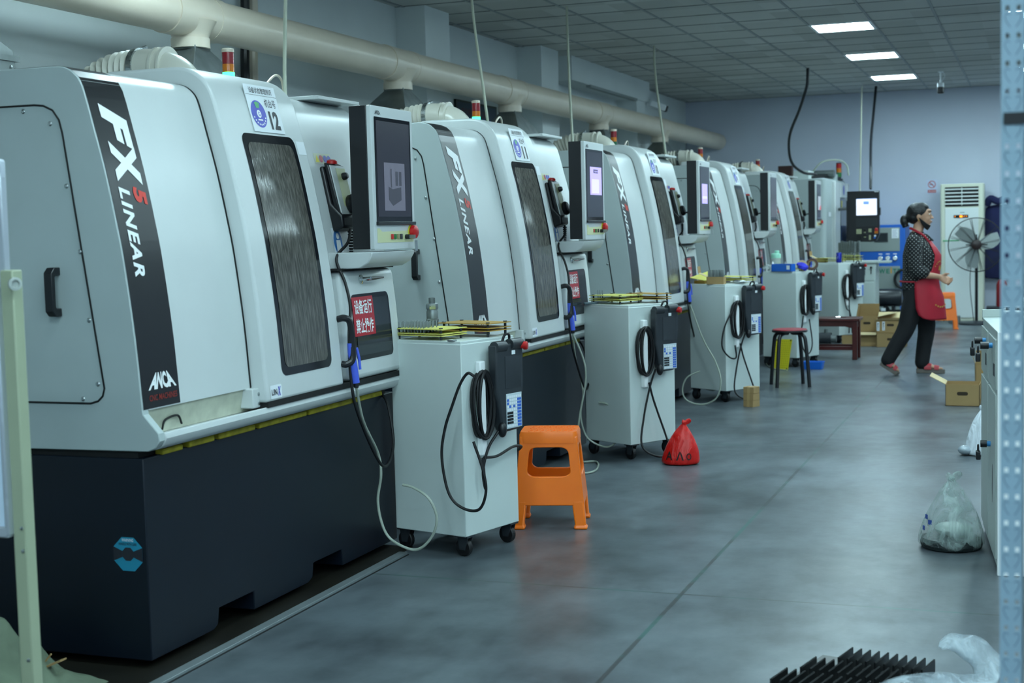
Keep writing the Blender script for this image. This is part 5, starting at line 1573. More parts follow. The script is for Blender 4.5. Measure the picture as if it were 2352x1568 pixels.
# junk behind the bench
small_box('small cardboard box on the floor under the far end of the wooden bench', (-2.02, 16.65, 0), R(3), 0.14, 0.12, 0.12, lid=False)
t = thing('machine_clutter', 'dark pump and motor on the floor behind the wooden bench', 'pump', (-2.3, 16.7, 0))
bb = B(); bb.tube([(-0.12, 0, 0.08), (0.08, 0, 0.08)], 0.07, 16); bb.box(-0.1, 0.06, -0.06, 0.06, 0, 0.03); bb.build('motor', DKGREY, t)
bb = B(); bb.tube([(0.08, 0, 0.08), (0.14, 0, 0.08)], 0.045, 16); bb.tube([(0.02, 0, 0.13), (0.02, 0, 0.19)], 0.02, 10); bb.build('pump_head', GALV, t)
# cardboard cartons at the back
def carton(label, loc, rz, lx, ly, h, flaps=(), hole=True, labels=()):
    t = thing('cardboard_carton', label, 'box', loc, rz, 'brown cartons at the back')
    th = 0.004
    bb = B(); bb.box(-lx / 2, lx / 2, -ly / 2, ly / 2, 0, th)
    for s in (-1, 1):
        bb.box(-lx / 2, lx / 2, s * (ly / 2 - th / 2) - th / 2, s * (ly / 2 - th / 2) + th / 2, 0, h); bb.box(s * (lx / 2 - th / 2) - th / 2, s * (lx / 2 - th / 2) + th / 2, -ly / 2, ly / 2, 0, h)
    bd = bb.build('carton', CARD, t)
    if hole:
        bb = B(); bb.flat(poly2(rrect(-0.04, 0.04, -0.014, 0.014, 0.013)), lambda a, c: (a, -ly / 2 - 0.0008, h * 0.58 + c)); bb.build('hand_hole', DARKCARD, t)
    if 'lid' in flaps:
        bb = B(); bb.box(-lx / 2, lx / 2, -ly / 2, ly / 2, h, h + th); bb.build('lid', CARD, t)
    for side, length, ang in [f for f in flaps if f != 'lid']:
        ca, sa = math.cos(R(ang)) * length, math.sin(R(ang)) * length
        if side == 'l': p = [(-lx / 2, -ly / 2), (-lx / 2, ly / 2)]; d = (-ca, 0, sa)
        elif side == 'r': p = [(lx / 2, -ly / 2), (lx / 2, ly / 2)]; d = (ca, 0, sa)
        elif side == 'f': p = [(-lx / 2, -ly / 2), (lx / 2, -ly / 2)]; d = (0, -ca, sa)
        else: p = [(-lx / 2, ly / 2), (lx / 2, ly / 2)]; d = (0, ca, sa)
        a = Vector((*p[0], h)); c = Vector((*p[1], h)); dv = Vector(d); up = Vector((0, 0, th))
        if abs(dv.z) > 0.8 * dv.length: up = Vector((th, 0, 0)) if side in 'lr' else Vector((0, th, 0))
        bb = B(); bb.hexa([a, c, c + dv, a + dv, a + up, c + up, c + dv + up, a + dv + up]); bb.build('flap', CARDIN if ang < 60 else CARD, t)
    for (x_, z_, w_, hh) in labels:
        bb = B(); bb.box(x_ - w_ / 2, x_ + w_ / 2, -ly / 2 - 0.001, -ly / 2, z_ - hh / 2, z_ + hh / 2); lb = bb.build('label', PAPER, t)
        bb = B()
        for q in range(5): bb.box(x_ - w_ * 0.25, x_ + w_ * 0.2 - 0.003 * (q % 2), -ly / 2 - 0.0014, -ly / 2 - 0.001, z_ - hh * 0.4 + q * hh * 0.16, z_ - hh * 0.34 + q * hh * 0.18)
        bb.build('label_print', INK, lb)
    return t
carton('brown carton with hand hole on the floor behind the woman, bottom right of the group', (-1.53, 16.62, 0), R(-2), 0.31, 0.24, 0.155, ('lid',))
carton('brown carton with two white labels, on top of the lower right carton', (-1.54, 16.63, 0.16), R(1), 0.31, 0.23, 0.155, (('r', 0.2, 8), ('f', 0.02, 5), ('b', 0.12, 30)), labels=((-0.135, 0.075, 0.03, 0.1), (-0.075, 0.08, 0.03, 0.1)))
carton('low brown carton with a pale front flap, bottom left of the carton group', (-1.82, 16.72, 0), R(-1), 0.25, 0.26, 0.16, ('lid', ('f', 0.07, -20)), hole=False)
carton('open brown carton with a raised back flap, top left of the carton group', (-1.81, 16.74, 0.166), R(1), 0.24, 0.24, 0.17, (('l', 0.13, 100), ('r', 0.2, 12), ('b', 0.14, 95)))
# black tanks and big pipe near the compressor
t = thing('air_tank', 'black horizontal pressure tank lying on its frame by the blue compressor', 'tank', (-2.03, 19.6, 0))
bb = B(); bb.tube([(-0.36, 0, 0.4), (-0.33, 0, 0.4), (0.33, 0, 0.4), (0.36, 0, 0.4)], 0.12, 28, radii=[0.1, 0.12, 0.12, 0.1]); bb.build('vessel', M('black_gloss_paint', '1c2127', 0.3), t)
bb = B()
for s in (-1, 1): bb.box(s * 0.25 - 0.02, s * 0.25 + 0.02, -0.1, 0.1, 0, 0.3)
bb.build('saddle', BLACK, t)
bb = B(); bb.tube([(-0.3, -0.02, 0.16), (0.34, -0.02, 0.16)], 0.08, 20); bb.build('lower_cylinder', BLACK, t)
bb = B(); bb.tube([(0.16, -0.1, 0.25), (0.16, -0.16, 0.24)], 0.045, 18); bb.build('valve', BLACK, t)
bb = B(); bb.box(0.1, 0.16, -0.165, -0.16, 0.23, 0.27); bb.build('label', PAPER, t)
# compressor
t = thing('air_compressor', 'blue and grey air compressor cabinet with three gauges against the back wall', 'compressor', (-2.05, 20.95, 0))
CO = (2.05, -20.95, 0)
bb = B(); bb.box(-2.5, -1.71, 20.6, 21.3, 0.1, 1.37); bb.build('cabinet', COMPB, t, off=CO, bevel=0.006)
bb = B(); bb.box(-2.45, -1.785, 20.592, 20.6, 1.0, 1.33); up = bb.build('upper_panel', COMPG, t, off=CO, bevel=0.003)
bb = B(); bb.box(-2.45, -1.785, 20.592, 20.6, 0.16, 0.79); lo = bb.build('lower_panel', COMPG, t, off=CO, bevel=0.003)
bb = B(); bb.box(-2.13, -1.945, 20.584, 20.592, 1.13, 1.26); sn = bb.build('controller', DKGREY, t, off=CO, bevel=0.003)
bb = B(); bb.box(-2.115, -1.96, 20.582, 20.584, 1.145, 1.245); bb.build('controller_screen', GLASSD, sn, off=CO)
bb = B(); bb.box(-1.895, -1.8, 20.589, 20.592, 1.18, 1.315); pn = bb.build('instruction_sheet', PAPER, t, off=CO)
bb = B()
for q in range(7): bb.box(-1.885, -1.815 - 0.01 * (q % 3), 20.588, 20.589, 1.195 + q * 0.016, 1.2 + q * 0.016)
bb.build('sheet_print', M('pale_print', '9aa0b4', 0.6), pn, off=CO)
for k in range(3):
    x_ = -2.05 + k * 0.1
    bb = B(); bb.lathe([(0.034, 0), (0.034, 0.018), (0.028, 0.02)], (x_, 20.6, 0.9), (0, -1, 0), 24); gg = bb.build('gauge', CHROME, t, off=CO)
    bb = B(); bb.lathe([(0.026, 0), (0.026, 0.001)], (x_, 20.579, 0.9), (0, -1, 0), 24); bb.build('gauge_face', PAPER, gg, off=CO)
    bb = B(); bb.obox((x_, 20.5775, 0.903), (0.6, 0, 0.8), (0, 1, 0), (-0.8, 0, 0.6), 0.016, 0.0004, 0.002); bb.build('gauge_needle', INK, gg, off=CO)
    bb = B(); bb.box(x_ - 0.025, x_ + 0.025, 20.598, 20.6, 0.955, 0.967); bb.build('gauge_label', PAPER, t, off=CO)
A_ = 0.46
full = fit_text('FUWEITE', A_, 0.07, 0.012)
vs, ps = full
lets = [(c, fit_text(c, w_, 0.065, 0.03)) for c, w_ in (('F', 0.04), ('U', 0.052), ('W', 0.085), ('E', 0.045), ('i', 0.018), ('T', 0.05), ('E', 0.045))]
x_ = -2.19
tb, ab = B(), B()
for c, tx in lets:
    (ab if c == 'i' else tb).flat(tx, lambda a, z, x_=x_, k=(1.3 if c == 'i' else 1): (x_ + a, 20.591, 0.688 + z * k))
    x_ += max(v[0] for v in tx[0]) + 0.014
tb.build('lettering', TEAL, lo, off=CO, smooth=False); ab.build('lettering', AMBL, lo, off=CO, smooth=False)
bb = B()
for x_ in (-2.42, -1.8):
    for y_ in (20.7, 21.2): bb.box(x_ - 0.04, x_ + 0.04, y_ - 0.04, y_ + 0.04, 0, 0.1)
bb.build('skid', BLACK, t, off=CO)
bb = B()
for k in range(3): bb.tube([(-1.72 + 0.13 * math.cos(2 * math.pi * q / 32) , 20.555 - 0.02 * k, 0.61 + 0.13 * math.sin(2 * math.pi * q / 32)) for q in range(32)], 0.018, 10, closed=True)
tag(bb.build('coiled_hose', RUBBER), 'black coil of hose hanging on the compressor behind the woman', 'hose')
# tall air conditioner
t = thing('air_conditioner', 'tall cream floor standing air conditioner against the back wall', 'air conditioner', (-0.97, 21.03, 0))
AO = (0.97, -21.03, 0)
bb = B(); bb.prism(rrect(-1.255, -0.675, 20.8, 21.25, 0.03), 'z', 0.0, 1.915); bb.build('casing', ACW, t, off=AO, bevel=0.01)
bb = B(); bb.box(-1.19, -0.745, 20.788, 20.8, 0.05, 1.58); fp = bb.build('front_panel', ACF, t, off=AO, bevel=0.004)
bb = B(); bb.box(-1.19, -0.745, 20.793, 20.8, 1.6, 1.87); gr = bb.build('outlet', SLOT, t, off=AO)
for k in range(5):
    z = 1.635 + k * 0.05
    bb = B(); bb.hexa([(-1.19, 20.778, z - 0.005), (-0.745, 20.778, z - 0.005), (-0.745, 20.794, z + 0.006), (-1.19, 20.794, z + 0.006), (-1.19, 20.778, z + 0.001), (-0.745, 20.778, z + 0.001), (-0.745, 20.794, z + 0.012), (-1.19, 20.794, z + 0.012)])
    bb.build('louvre', ACF, gr, off=AO)
bb = B(); bb.box(-0.97, -0.962, 20.776, 20.79, 1.61, 1.86); bb.build('louvre_bar', ACF, gr, off=AO)
bb = B(); bb.box(-1.075, -0.88, 20.783, 20.788, 1.44, 1.482); dp = bb.build('display', SLOT, fp, off=AO)
bb = B()
for x_, r_ in ((-1.055, 0.005), (-0.985, 0.012), (-0.97, 0.014), (-0.935, 0.005), (-0.905, 0.005)): bb.lathe([(r_, 0), (r_, 0.001)], (x_, 20.783, 1.462), (0, -1, 0), 10)
bb.build('display_light', ORLED, fp, off=AO)
bb = B(); bb.box(-0.99, -0.93, 20.786, 20.788, 1.51, 1.52); bb.build('nameplate', M('grey_print', '8d9494', 0.5), fp, off=AO)
bb = B(); bb.box(-1.22, -1.0, 20.783, 20.788, 1.12, 1.135); bb.build('green_sticker', M('pale_green_print', '56b47c', 0.5), fp, off=AO)
# pedestal fan
t = thing('pedestal_fan', 'large black pedestal fan with a round wire guard in front of the air conditioner', 'fan', (-0.75, 20.2, 0))
fc = Vector((0, -0.08, 1.075)); FR = 0.36
ax = Vector((0.12, -1, 0.02)).normalized(); e1 = Vector((1, 0.12, 0)).normalized(); e2 = ax.cross(e1).normalized()
def ringpts(r, off, n=48): return [fc + ax * off + (e1 * math.cos(2 * math.pi * q / n) + e2 * math.sin(2 * math.pi * q / n)) * r for q in range(n)]
bb = B(); bb.tube(ringpts(FR, 0.0, 64), 0.007, 8, closed=True); bb.build('guard_rim', FANBLK, t)
bb = B()
for k in range(22):
    r = 0.06 + k * (FR - 0.07) / 22
    bb.tube(ringpts(r, 0.05 * (1 - (r / FR) ** 2) + 0.02, 48), 0.0013, 5, closed=True)
bb.build('guard_wires', FANBLK, t)
bb = B()
for k in range(12):
    a = 2 * math.pi * k / 12 + 0.2
    for da in (-0.03, 0.03):
        d = e1 * math.cos(a + da) + e2 * math.sin(a + da)
        bb.tube([fc + ax * 0.07 + d * 0.05, fc + ax * 0.06 + d * 0.2, fc + d * FR], 0.0025, 6)
        bb.tube([fc - ax * 0.07 + d * 0.05, fc - ax * 0.06 + d * 0.2, fc + d * FR], 0.002, 6)
bb.build('guard_spokes', FANBLK, t)
for k in range(3):
    rings = []
    for j in range(6):
        r = 0.05 + j * 0.052
        wd = 0.04 + 0.055 * math.sin(math.pi * (j + 0.7) / 6.6)
        a0 = 2 * math.pi * k / 3 + 0.1 + j * 0.05
        d = e1 * math.cos(a0) + e2 * math.sin(a0); tn = e1 * -math.sin(a0) + e2 * math.cos(a0)
        c_ = fc + d * r
        rings.append([c_ - tn * wd + ax * 0.022, c_ + tn * wd - ax * 0.018, c_ + tn * wd - ax * 0.015, c_ - tn * wd + ax * 0.025])
    bb = B(); bb.loft(rings); bb.build('blade', M('fan_blade', 'aab4b2', 0.4, metal=0.1), t)
bb = B(); bb.lathe([(0.03, 0.085), (0.065, 0.07), (0.07, 0.0), (0.075, -0.06), (0.07, -0.14), (0.03, -0.16)], fc, ax, 24); bb.build('motor', FANMOT, t)
bb = B()
for d in (e1, -e1, e2): bb.tube([fc + ax * 0.05 + d * 0.06, fc + ax * 0.05 + d * 0.14], 0.008, 8)
bb.build('motor_lug', FANBLK, t)
bb = B(); bb.tube([(0.0, 0, 0.03), (0.0, 0, 0.9)], 0.02, 14); bb.tube([(0, 0, 0.85), (0, 0, 0.95), (0, 0.02, 1.03)], 0.026, 14); bb.build('pole', FANBLK, t)
bb = B(); bb.lathe([(0.23, 0), (0.23, 0.02), (0.2, 0.035), (0.04, 0.05)], n=36); bb.build('base', DKGREY, t)
bb = B(); bb.tube(spline([fc - ax * 0.1, (-0.07, -0.02, 0.8), (-0.08, -0.03, 0.5), (-0.05, -0.05, 0.2), (-0.03, -0.06, 0.04)], 6), 0.005, 6); bb.build('cord', FANBLK, t)
t = thing('transformer_box', 'small grey electrical box on the floor beside the fan base', 'electrical box', (-1.03, 20.45, 0))
bb = B(); bb.box(-0.09, 0.06, -0.06, 0.06, 0, 0.1); bb.build('case', GALV, t, bevel=0.004)
bb = B(); bb.tube(spline([(-0.05, 0, 0.1), (-0.07, 0, 0.15), (-0.13, 0.02, 0.14), (-0.16, 0.03, 0.02)], 5), 0.006, 6); bb.build('wire', RUBBER, t)
# dark blue jackets hanging on the back wall
t = thing('hanging_jacket', 'dark navy work jackets hanging on the back wall at the right', 'jacket', (-0.5, 21.3, 0.56))
rings = []
for z, w0, dp in ((0.0, 0.2, 0.05), (0.1, 0.205, 0.06), (0.5, 0.195, 0.07), (0.85, 0.185, 0.07), (0.95, 0.18, 0.05), (1.06, 0.16, 0.04)):
    rings.append([(w0 * math.cos(2 * math.pi * k / 24), -dp * (1 + 0.35 * math.sin(5 * k + z * 4)) * abs(math.sin(2 * math.pi * k / 24)) * (1 if math.sin(2 * math.pi * k / 24) < 0 else -0.6) , z + 0.02 * math.sin(3 * k)) for k in range(24)])
bb = B(); bb.loft(rings); bb.build('jacket', NAVYCLOTH, t, sub=1)
bb = B(); bb.tube(spline([(-0.15, -0.05, 1.06), (-0.1, -0.1, 1.14), (0.0, -0.08, 1.1), (0.12, -0.09, 1.13), (0.17, -0.04, 1.05)], 5), 0.05, 10); bb.build('collar', NAVYCLOTH, t)
bb = B(); bb.lathe([(0.01, 0), (0.014, 0.05)], (0, 0.09, 1.1), (0, -1, 0.2), 10); bb.build('hook', STEEL, t)
t = thing('fire_extinguisher', 'red fire extinguisher at the back, partly hidden by the shelf post', 'fire extinguisher', (-0.44, 20.9, 0.2))
bb = B(); bb.lathe([(0.07, 0), (0.075, 0.02), (0.075, 0.3), (0.05, 0.36), (0.02, 0.38)], n=24); bb.build('cylinder', M('extinguisher_red', '8a1420', 0.3), t)
bb = B(); bb.tube([(0, 0, 0.38), (0, 0, 0.42), (0.05, 0, 0.43)], 0.014, 8); bb.build('valve', BLACK, t)
bb = B(); bb.box(-0.2, 0.2, -0.15, 0.15, -0.2, 0.0); bb.build('stand', DKGREY, t)
# ================================================================= far machine with black control pendant
t = thing('machining_centre', 'squarish white machine beyond the row, with a black control pendant and stack lamp', 'machine', (-3.4, 20.0, 0))
GO = (3.4, -20.0, 0)
bb = B(); bb.prism(rrect(-4.3, -2.58, 18.95, 21.1, 0.08), 'z', 0.12, 2.0); cs = bb.build('enclosure', GREYP, t, off=GO, bevel=0.01)
bb = B(); bb.box(-2.6, -2.53, 19.55, 19.63, 0.6, 1.98); bb.build('door_post', WHITE, t, off=GO, bevel=0.015)
bb = B(); bb.box(-2.585, -2.55, 19.72, 20.2, 0.6, 1.97); dr_ = bb.build('door', WHITE, t, off=GO, bevel=0.01)
bb = B(); bb.box(-2.552, -2.546, 20.22, 20.85, 0.8, 1.75); bb.build('window', GLASSD, t, off=GO)
bb = B(); bb.box(-2.585, -2.535, 20.9, 21.08, 0.6, 1.97); bb.build('door_post', WHITE, t, off=GO, bevel=0.012)
bb = B(); bb.box(-2.585, -2.54, 20.22, 20.85, 1.76, 1.97); bb.build('header', WHITE, t, off=GO, bevel=0.006)
bb = B(); bb.box(-2.579, -2.572, 19.66, 19.7, 0.6, 1.96); bb.build('gap', SEAM, t, off=GO)
bb = B(); bb.box(-2.545, -2.543, 20.3, 20.36, 1.62, 1.72); bb.build('warning_label', YEL, t, off=GO)
bb = B(); bb.flat(disc2((20.5, 1.87), 0.07, 24), lambda a, c: (-2.538, a, c)); bb.build('dial', BLUEL, t, off=GO)
bb = B(); bb.box(-2.577, -2.573, 19.2, 19.4, 1.5, 1.56); bb.build('plate', PAPER, t, off=GO)
bb = B(); bb.box(-4.2, -2.55, 19.05, 21.0, 0.0, 0.6); bb.build('base', COMPG, t, off=GO, bevel=0.01)
# roof clutter
bb = B(); bb.box(-3.5, -2.85, 19.3, 19.8, 2.0, 2.12); bb.build('roof_box', CARTM, t, off=GO, bevel=0.004)
bb = B(); bb.box(-3.2, -3.02, 18.98, 19.1, 2.0, 2.18); bb.build('junction_box', M('brown_box', '3a1d18', 0.5), t, off=GO)
bb = B(); bb.tube([(-2.95, 20.0, 2.09), (-2.6, 20.0, 2.09)], 0.08, 16, radii=[(0.05, 0.1), (0.05, 0.1)]); bb.build('filter_canister', GALV, t, off=GO)
bb = B(); bb.tube(spline([(-2.9, 19.9, 2.1), (-2.75, 19.9, 2.25), (-2.55, 20.0, 2.27), (-2.45, 20.1, 2.2), (-2.42, 20.1, 2.06)], 6), 0.012, 8); bb.build('air_hose', CLEARHOSE, t, off=GO)
bb = B(); bb.tube(spline([(-2.9, 19.5, 2.03), (-2.7, 19.9, 2.06), (-2.62, 20.3, 2.04), (-2.58, 20.6, 2.02)], 5), 0.02, 8); bb.build('roof_cable', RUBBER, t, off=GO)
bb = B(); bb.box(-2.75, -2.6, 20.1, 20.35, 2.0, 2.09); bb.build('valve_block', GREYP, t, off=GO, bevel=0.004)
bb = B(); bb.lathe([(0.035, 2.0), (0.035, 2.06), (0.03, 2.062)], (-2.63, 20.7, 0), n=16); sl = bb.build('stack_light', BLACK, t, off=GO)
for nm, z0, z1, m_ in (('green_lens', 2.064, 2.124, GREENB), ('amber_lens', 2.126, 2.186, AMBLAM), ('red_lens', 2.188, 2.248, M('bright_red_lamp', 'b01c22', 0.3))):
    bb = B(); bb.lathe([(0.038, z0), (0.038, z1)], (-2.63, 20.7, 0), n=18); bb.build(nm, m_, sl, off=GO)
bb = B(); bb.lathe([(0.039, 2.249), (0.039, 2.262), (0.03, 2.265)], (-2.63, 20.7, 0), n=18); bb.build('lamp_cap', BLACK, sl, off=GO)
# control pendant on an arm
bb = B(); bb.tube([(-2.56, 20.1, 1.6), (-2.38, 19.5, 1.6), (-2.3, 19.3, 1.6)], 0.022, 10); bb.tube([(-2.33, 19.33, 0.95), (-2.33, 19.33, 1.75)], 0.025, 10); bb.build('arm', BLACK, t, off=GO)
py_ = 19.1
pc = bb = B(); bb.prism([(-2.325, 1.82), (-1.915, 1.82), (-1.915, 1.25), (-1.955, 1.17), (-2.01, 1.155), (-2.3, 1.165), (-2.325, 1.2)], 'y', py_, py_ + 0.1)
cp = bb.build('control_pendant', BLACK, t, off=GO, bevel=0.008)
PC = dict(parent=cp, off=GO)
bb = B(); bb.box(-2.205, -1.945, py_ - 0.003, py_, 1.505, 1.72); sc_ = bb.build('screen', SCR_WHITE, **PC)
bb = B()
for a in ((-2.115, -2.045, 1.645, 1.685),): bb.box(a[0], a[1], py_ - 0.004, py_ - 0.003, a[2], a[3])
bb.box(-2.205, -1.945, py_ - 0.004, py_ - 0.003, 1.715, 1.72)
bb.build('screen_blue', SCR_BLUE, **PC)
bb = B()
for q in range(9): bb.box(-2.2, -2.13, py_ - 0.004, py_ - 0.003, 1.62 - q * 0.012, 1.623 - q * 0.012)
bb.build('screen_lines', SCR_GREY, **PC)
bb = B()
for q in range(9): bb.box(-2.03, -1.955, py_ - 0.004, py_ - 0.003, 1.69 - q * 0.018, 1.693 - q * 0.018)
bb.build('screen_lines', SCR_GREY, **PC)
bb = B(); bb.box(-2.03, -2.0, py_ - 0.0045, py_ - 0.004, 1.643, 1.648); bb.box(-2.08, -2.05, py_ - 0.004, py_ - 0.003, 1.515, 1.519); bb.build('screen_red', SCR_RED, **PC)
bb = B(); bb.box(-2.21, -1.94, py_ - 0.003, py_, 1.36, 1.465); bb.build('keyboard', DKGREY, **PC)
kb = B()
for r_ in range(5):
    for c_ in range(14): kb.box(-2.205 + c_ * 0.0187, -2.19 + c_ * 0.0187, py_ - 0.006, py_ - 0.003, 1.366 + r_ * 0.0195, 1.381 + r_ * 0.0195)
kb.build('keys', M('dark_keys', '1c1e22', 0.4), **PC)
kb = B()
for (x0, z0, nx, nz) in ((-2.205, 1.265, 5, 4), (-2.05, 1.285, 3, 3), (-2.045, 1.185, 2, 4), (-2.11, 1.275, 2, 1), (-2.11, 1.215, 2, 1)):
    for a in range(nx):
        for c in range(nz): kb.box(x0 + a * 0.0135, x0 + 0.01 + a * 0.0135, py_ - 0.004, py_, z0 + c * 0.016, z0 + 0.011 + c * 0.016)
kb.build('cream_keys', CREAMP, **PC)
bb = B()
for x_, z_ in ((-2.095, 1.31), (-2.095, 1.245)): bb.lathe([(0.018, 0), (0.016, 0.02), (0.003, 0.021)], (x_, py_, z_), (0, -1, 0), 16)
bb.lathe([(0.034, 0), (0.034, 0.012)], (-2.17, py_, 1.215), (0, -1, 0), 20)
bb.build('knob', M('black_knob', '0a0a0c', 0.3), **PC)
bb = B(); bb.lathe([(0.02, 0), (0.022, 0.02), (0.015, 0.028)], (-1.95, py_, 1.315), (0, -1, 0), 16); bb.build('emergency_stop', REDBTN, **PC)
bb = B(); bb.box(-1.975, -1.93, py_ - 0.004, py_, 1.265, 1.3); bb.build('stop_plate', AMBLAM, **PC)
bb = B(); bb.box(-1.98, -1.955, py_ - 0.004, py_, 1.225, 1.245); bb.build('white_button', PAPER, **PC)
bb = B(); bb.box(-1.985, -1.962, py_ - 0.004, py_, 1.2, 1.22); bb.build('blue_button', BLUEBIN, **PC)
bb = B(); bb.box(-1.975, -1.92, py_ - 0.002, py_, 1.802, 1.812); bb.build('nameplate', PAPER, **PC)
bb = B(); bb.box(-1.915, -1.9, py_ + 0.02, py_ + 0.07, 1.5, 1.6); bb.box(-2.33, -2.318, py_ - 0.02, py_ + 0.02, 1.2, 1.7); bb.build('side_grip', BLACK, **PC)
# tool cabinet behind the farthest cart
t = thing('tool_cabinet', 'pale grey tool cabinet with two black latches behind the farthest cart', 'cabinet', (-2.1, 18.55, 0))
KO = (2.1, -18.55, 0)
bb = B(); bb.box(-2.36, -1.89, 18.35, 18.8, 0.06, 0.9); bb.build('body', CABW, t, off=KO, bevel=0.005)
bb = B(); bb.box(-2.38, -1.87, 18.33, 18.82, 0.9, 0.925); bb.build('top', CABW, t, off=KO, bevel=0.003)
bb = B(); bb.box(-1.89, -1.72, 18.45, 18.75, 0.895, 0.92); bb.build('side_shelf', CABW, t, off=KO, bevel=0.003)
bb = B(); bb.box(-2.05, -1.905, 18.344, 18.35, 0.68, 0.87); d_ = bb.build('drawer', CABW, t, off=KO, bevel=0.003)
for x_, z_ in ((-2.02, 0.83), (-1.94, 0.845)):
    bb = B(); bb.lathe([(0.016, 0), (0.014, 0.02)], (x_, 18.344, z_), (0, -1, 0), 12); bb.box(x_ - 0.006, x_ + 0.006, 18.334, 18.344, z_ - 0.08, z_ - 0.02); bb.build('latch', BLACK, d_, off=KO)
bb = B(); bb.box(-2.05, -1.905, 18.344, 18.35, 0.1, 0.66); bb.build('door', CABW, t, off=KO, bevel=0.003)
bb = B()
for x_ in (-2.32, -1.93):
    for y_ in (18.39, 18.76): bb.box(x_ - 0.03, x_ + 0.03, y_ - 0.03, y_ + 0.03, 0, 0.06)
bb.build('plinth', DKGREY, t, off=KO)

# ================================================================= right hand side
t = thing('locker_cabinet', 'grey cabinet with padlocked drawers at the right, behind the shelf post', 'cabinet', (-0.14, 5.9, 0), R(5.55))
bb = B(); bb.box(0.004, 0.5, 0.012, 0.9, 0.02, 0.965); bb.build('body', GREYP, t, bevel=0.004)
bb = B(); bb.box(0.0, 0.5, -0.006, 0.012, 0.0, 0.975); bb.build('end_panel', LETW, t, bevel=0.003)
bb = B(); bb.box(0.0, 0.5, 0.012, 0.9, 0.965, 0.975); bb.box(0.0, 0.5, 0.885, 0.9, 0.975, 1.01); bb.build('top', CABW, t, bevel=0.002)
def padlock(par, x, y, z):
    bb = B(); bb.prism(rrect(y - 0.02, y + 0.02, z - 0.036, z, 0.005), 'x', x - 0.014, x + 0.004); b_ = bb.build('padlock', BLACK, par, bevel=0.003)
    bb = B(); bb.tube(spline([(x - 0.005, y - 0.013, z), (x - 0.005, y - 0.012, z + 0.018), (x - 0.005, y, z + 0.026), (x - 0.005, y + 0.012, z + 0.018), (x - 0.005, y + 0.013, z)], 4), 0.0035, 8); bb.build('shackle', BLACK, b_)
HASP = M('hasp_blue', '2a86c4', 0.4)
def hasp(par, y, z, out):
    bb = B(); bb.tube([(-0.004, y, z), (-0.02, y, z)], 0.011, 12); bb.build('blue_hasp', HASP, par)
    bb = B(); bb.tube([(-0.02, y, z), (-out, y, z)], 0.015, 12); bb.build('hasp_body', BLACK, par)
    padlock(par, -out - 0.004, y, z - 0.03)
for k, (y0, y1, zl) in enumerate(((0.03, 0.44, 0.915), (0.47, 0.88, 0.905))):
    bb = B(); bb.box(-0.005, 0.004, y0, y1, 0.74, 0.94); d_ = bb.build('drawer', CABW, t, bevel=0.002)
    hasp(d_, 0.2 if k == 0 else 0.58, zl - 0.01, 0.052)
    bb = B(); bb.box(-0.007, -0.005, (0.08, 0.55)[k], (0.14, 0.6)[k], 0.79, 0.84); bb.build('card_holder', DKGREY, d_)
for k, (y0, y1) in enumerate(((0.03, 0.44), (0.47, 0.88))):
    bb = B(); bb.box(-0.005, 0.004, y0, y1, 0.06, 0.72); d_ = bb.build('door', CABW, t, bevel=0.002)
    if k == 0:
        hasp(d_, 0.3, 0.485, 0.045)
        bb = B(); bb.prism([(0.19, 0.26), (0.21, 0.32), (0.2, 0.4), (0.18, 0.42), (0.17, 0.36), (0.18, 0.3)], 'x', -0.0056, -0.005); bb.build('worn_mark', DKGREY, d_)
t = thing('plate_stack', 'stack of pale trays on the cabinet at the right, beside the shelf post', 'trays', (-0.07, 6.45, 0.976))
for k in range(5):
    bb = B(); bb.box(-0.06, 0.1, -0.1, 0.1, 0.004 + k * 0.022, 0.012 + k * 0.022); bb.build('tray', PAPER, t, bevel=0.002)
bb = B()
for x_, y_ in ((-0.04, -0.08), (0.08, -0.08), (-0.04, 0.08), (0.08, 0.08)): bb.box(x_ - 0.006, x_ + 0.006, y_ - 0.006, y_ + 0.006, 0, 0.112)
bb.build('spacers', DKGREY, t)
carton('open brown carton on the aisle floor at the right, with its left flap spread', (-0.52, 11.42, 0), R(0), 0.25, 0.26, 0.165, (('l', 0.13, 28),)); 
carton('upright brown carton standing behind the open one, against the cabinet at the right', (-0.36, 11.75, 0), R(4), 0.17, 0.2, 0.28, (('l', 0.06, 70), ('f', 0.12, 80)), hole=False)
WHF = mat_film('white_film', 'e6edf4', 0.82, 1.0, 0.35)
t = knotted_bag('plastic_bag', 'white plastic bag standing on the floor against the right hand cabinet', (-0.3, 8.97, 0), 0.1, 0.1, 0.3, WHF, 11, lean=0.0)
bb = B(); bb.ell((-0.09, -0.03, 0.03), (0.05, 0.06, 0.03)); bb.build('spilled_corner', M('dark_film', '9aa6ae', 0.25, bump=(25, 0.9)), t, sub=1)
CLF = mat_film('clear_film', 'bccfca', 0.12, 0.6, 0.15)
t = knotted_bag('plastic_bag', 'big clear plastic bag with dark dregs on the floor at the right', (-0.34, 6.38, 0), 0.14, 0.13, 0.325, CLF, 23, ear=True)
bb = B(); bb.lathe([(0.125, 0.004), (0.132, 0.02), (0.125, 0.045), (0.08, 0.06), (0.01, 0.062)], n=28); bb.build('dark_contents', M('dark_swarf', '20292a', 0.4, bump=(40, 0.8)), t)
bb = B(); bb.ell((0.01, -0.02, 0.085), (0.08, 0.07, 0.03)); bb.build('crumpled_film_inside', M('pale_film', 'b9c9c2', 0.3, alpha=0.75, bump=(20, 1.0)), t)
bb = B()
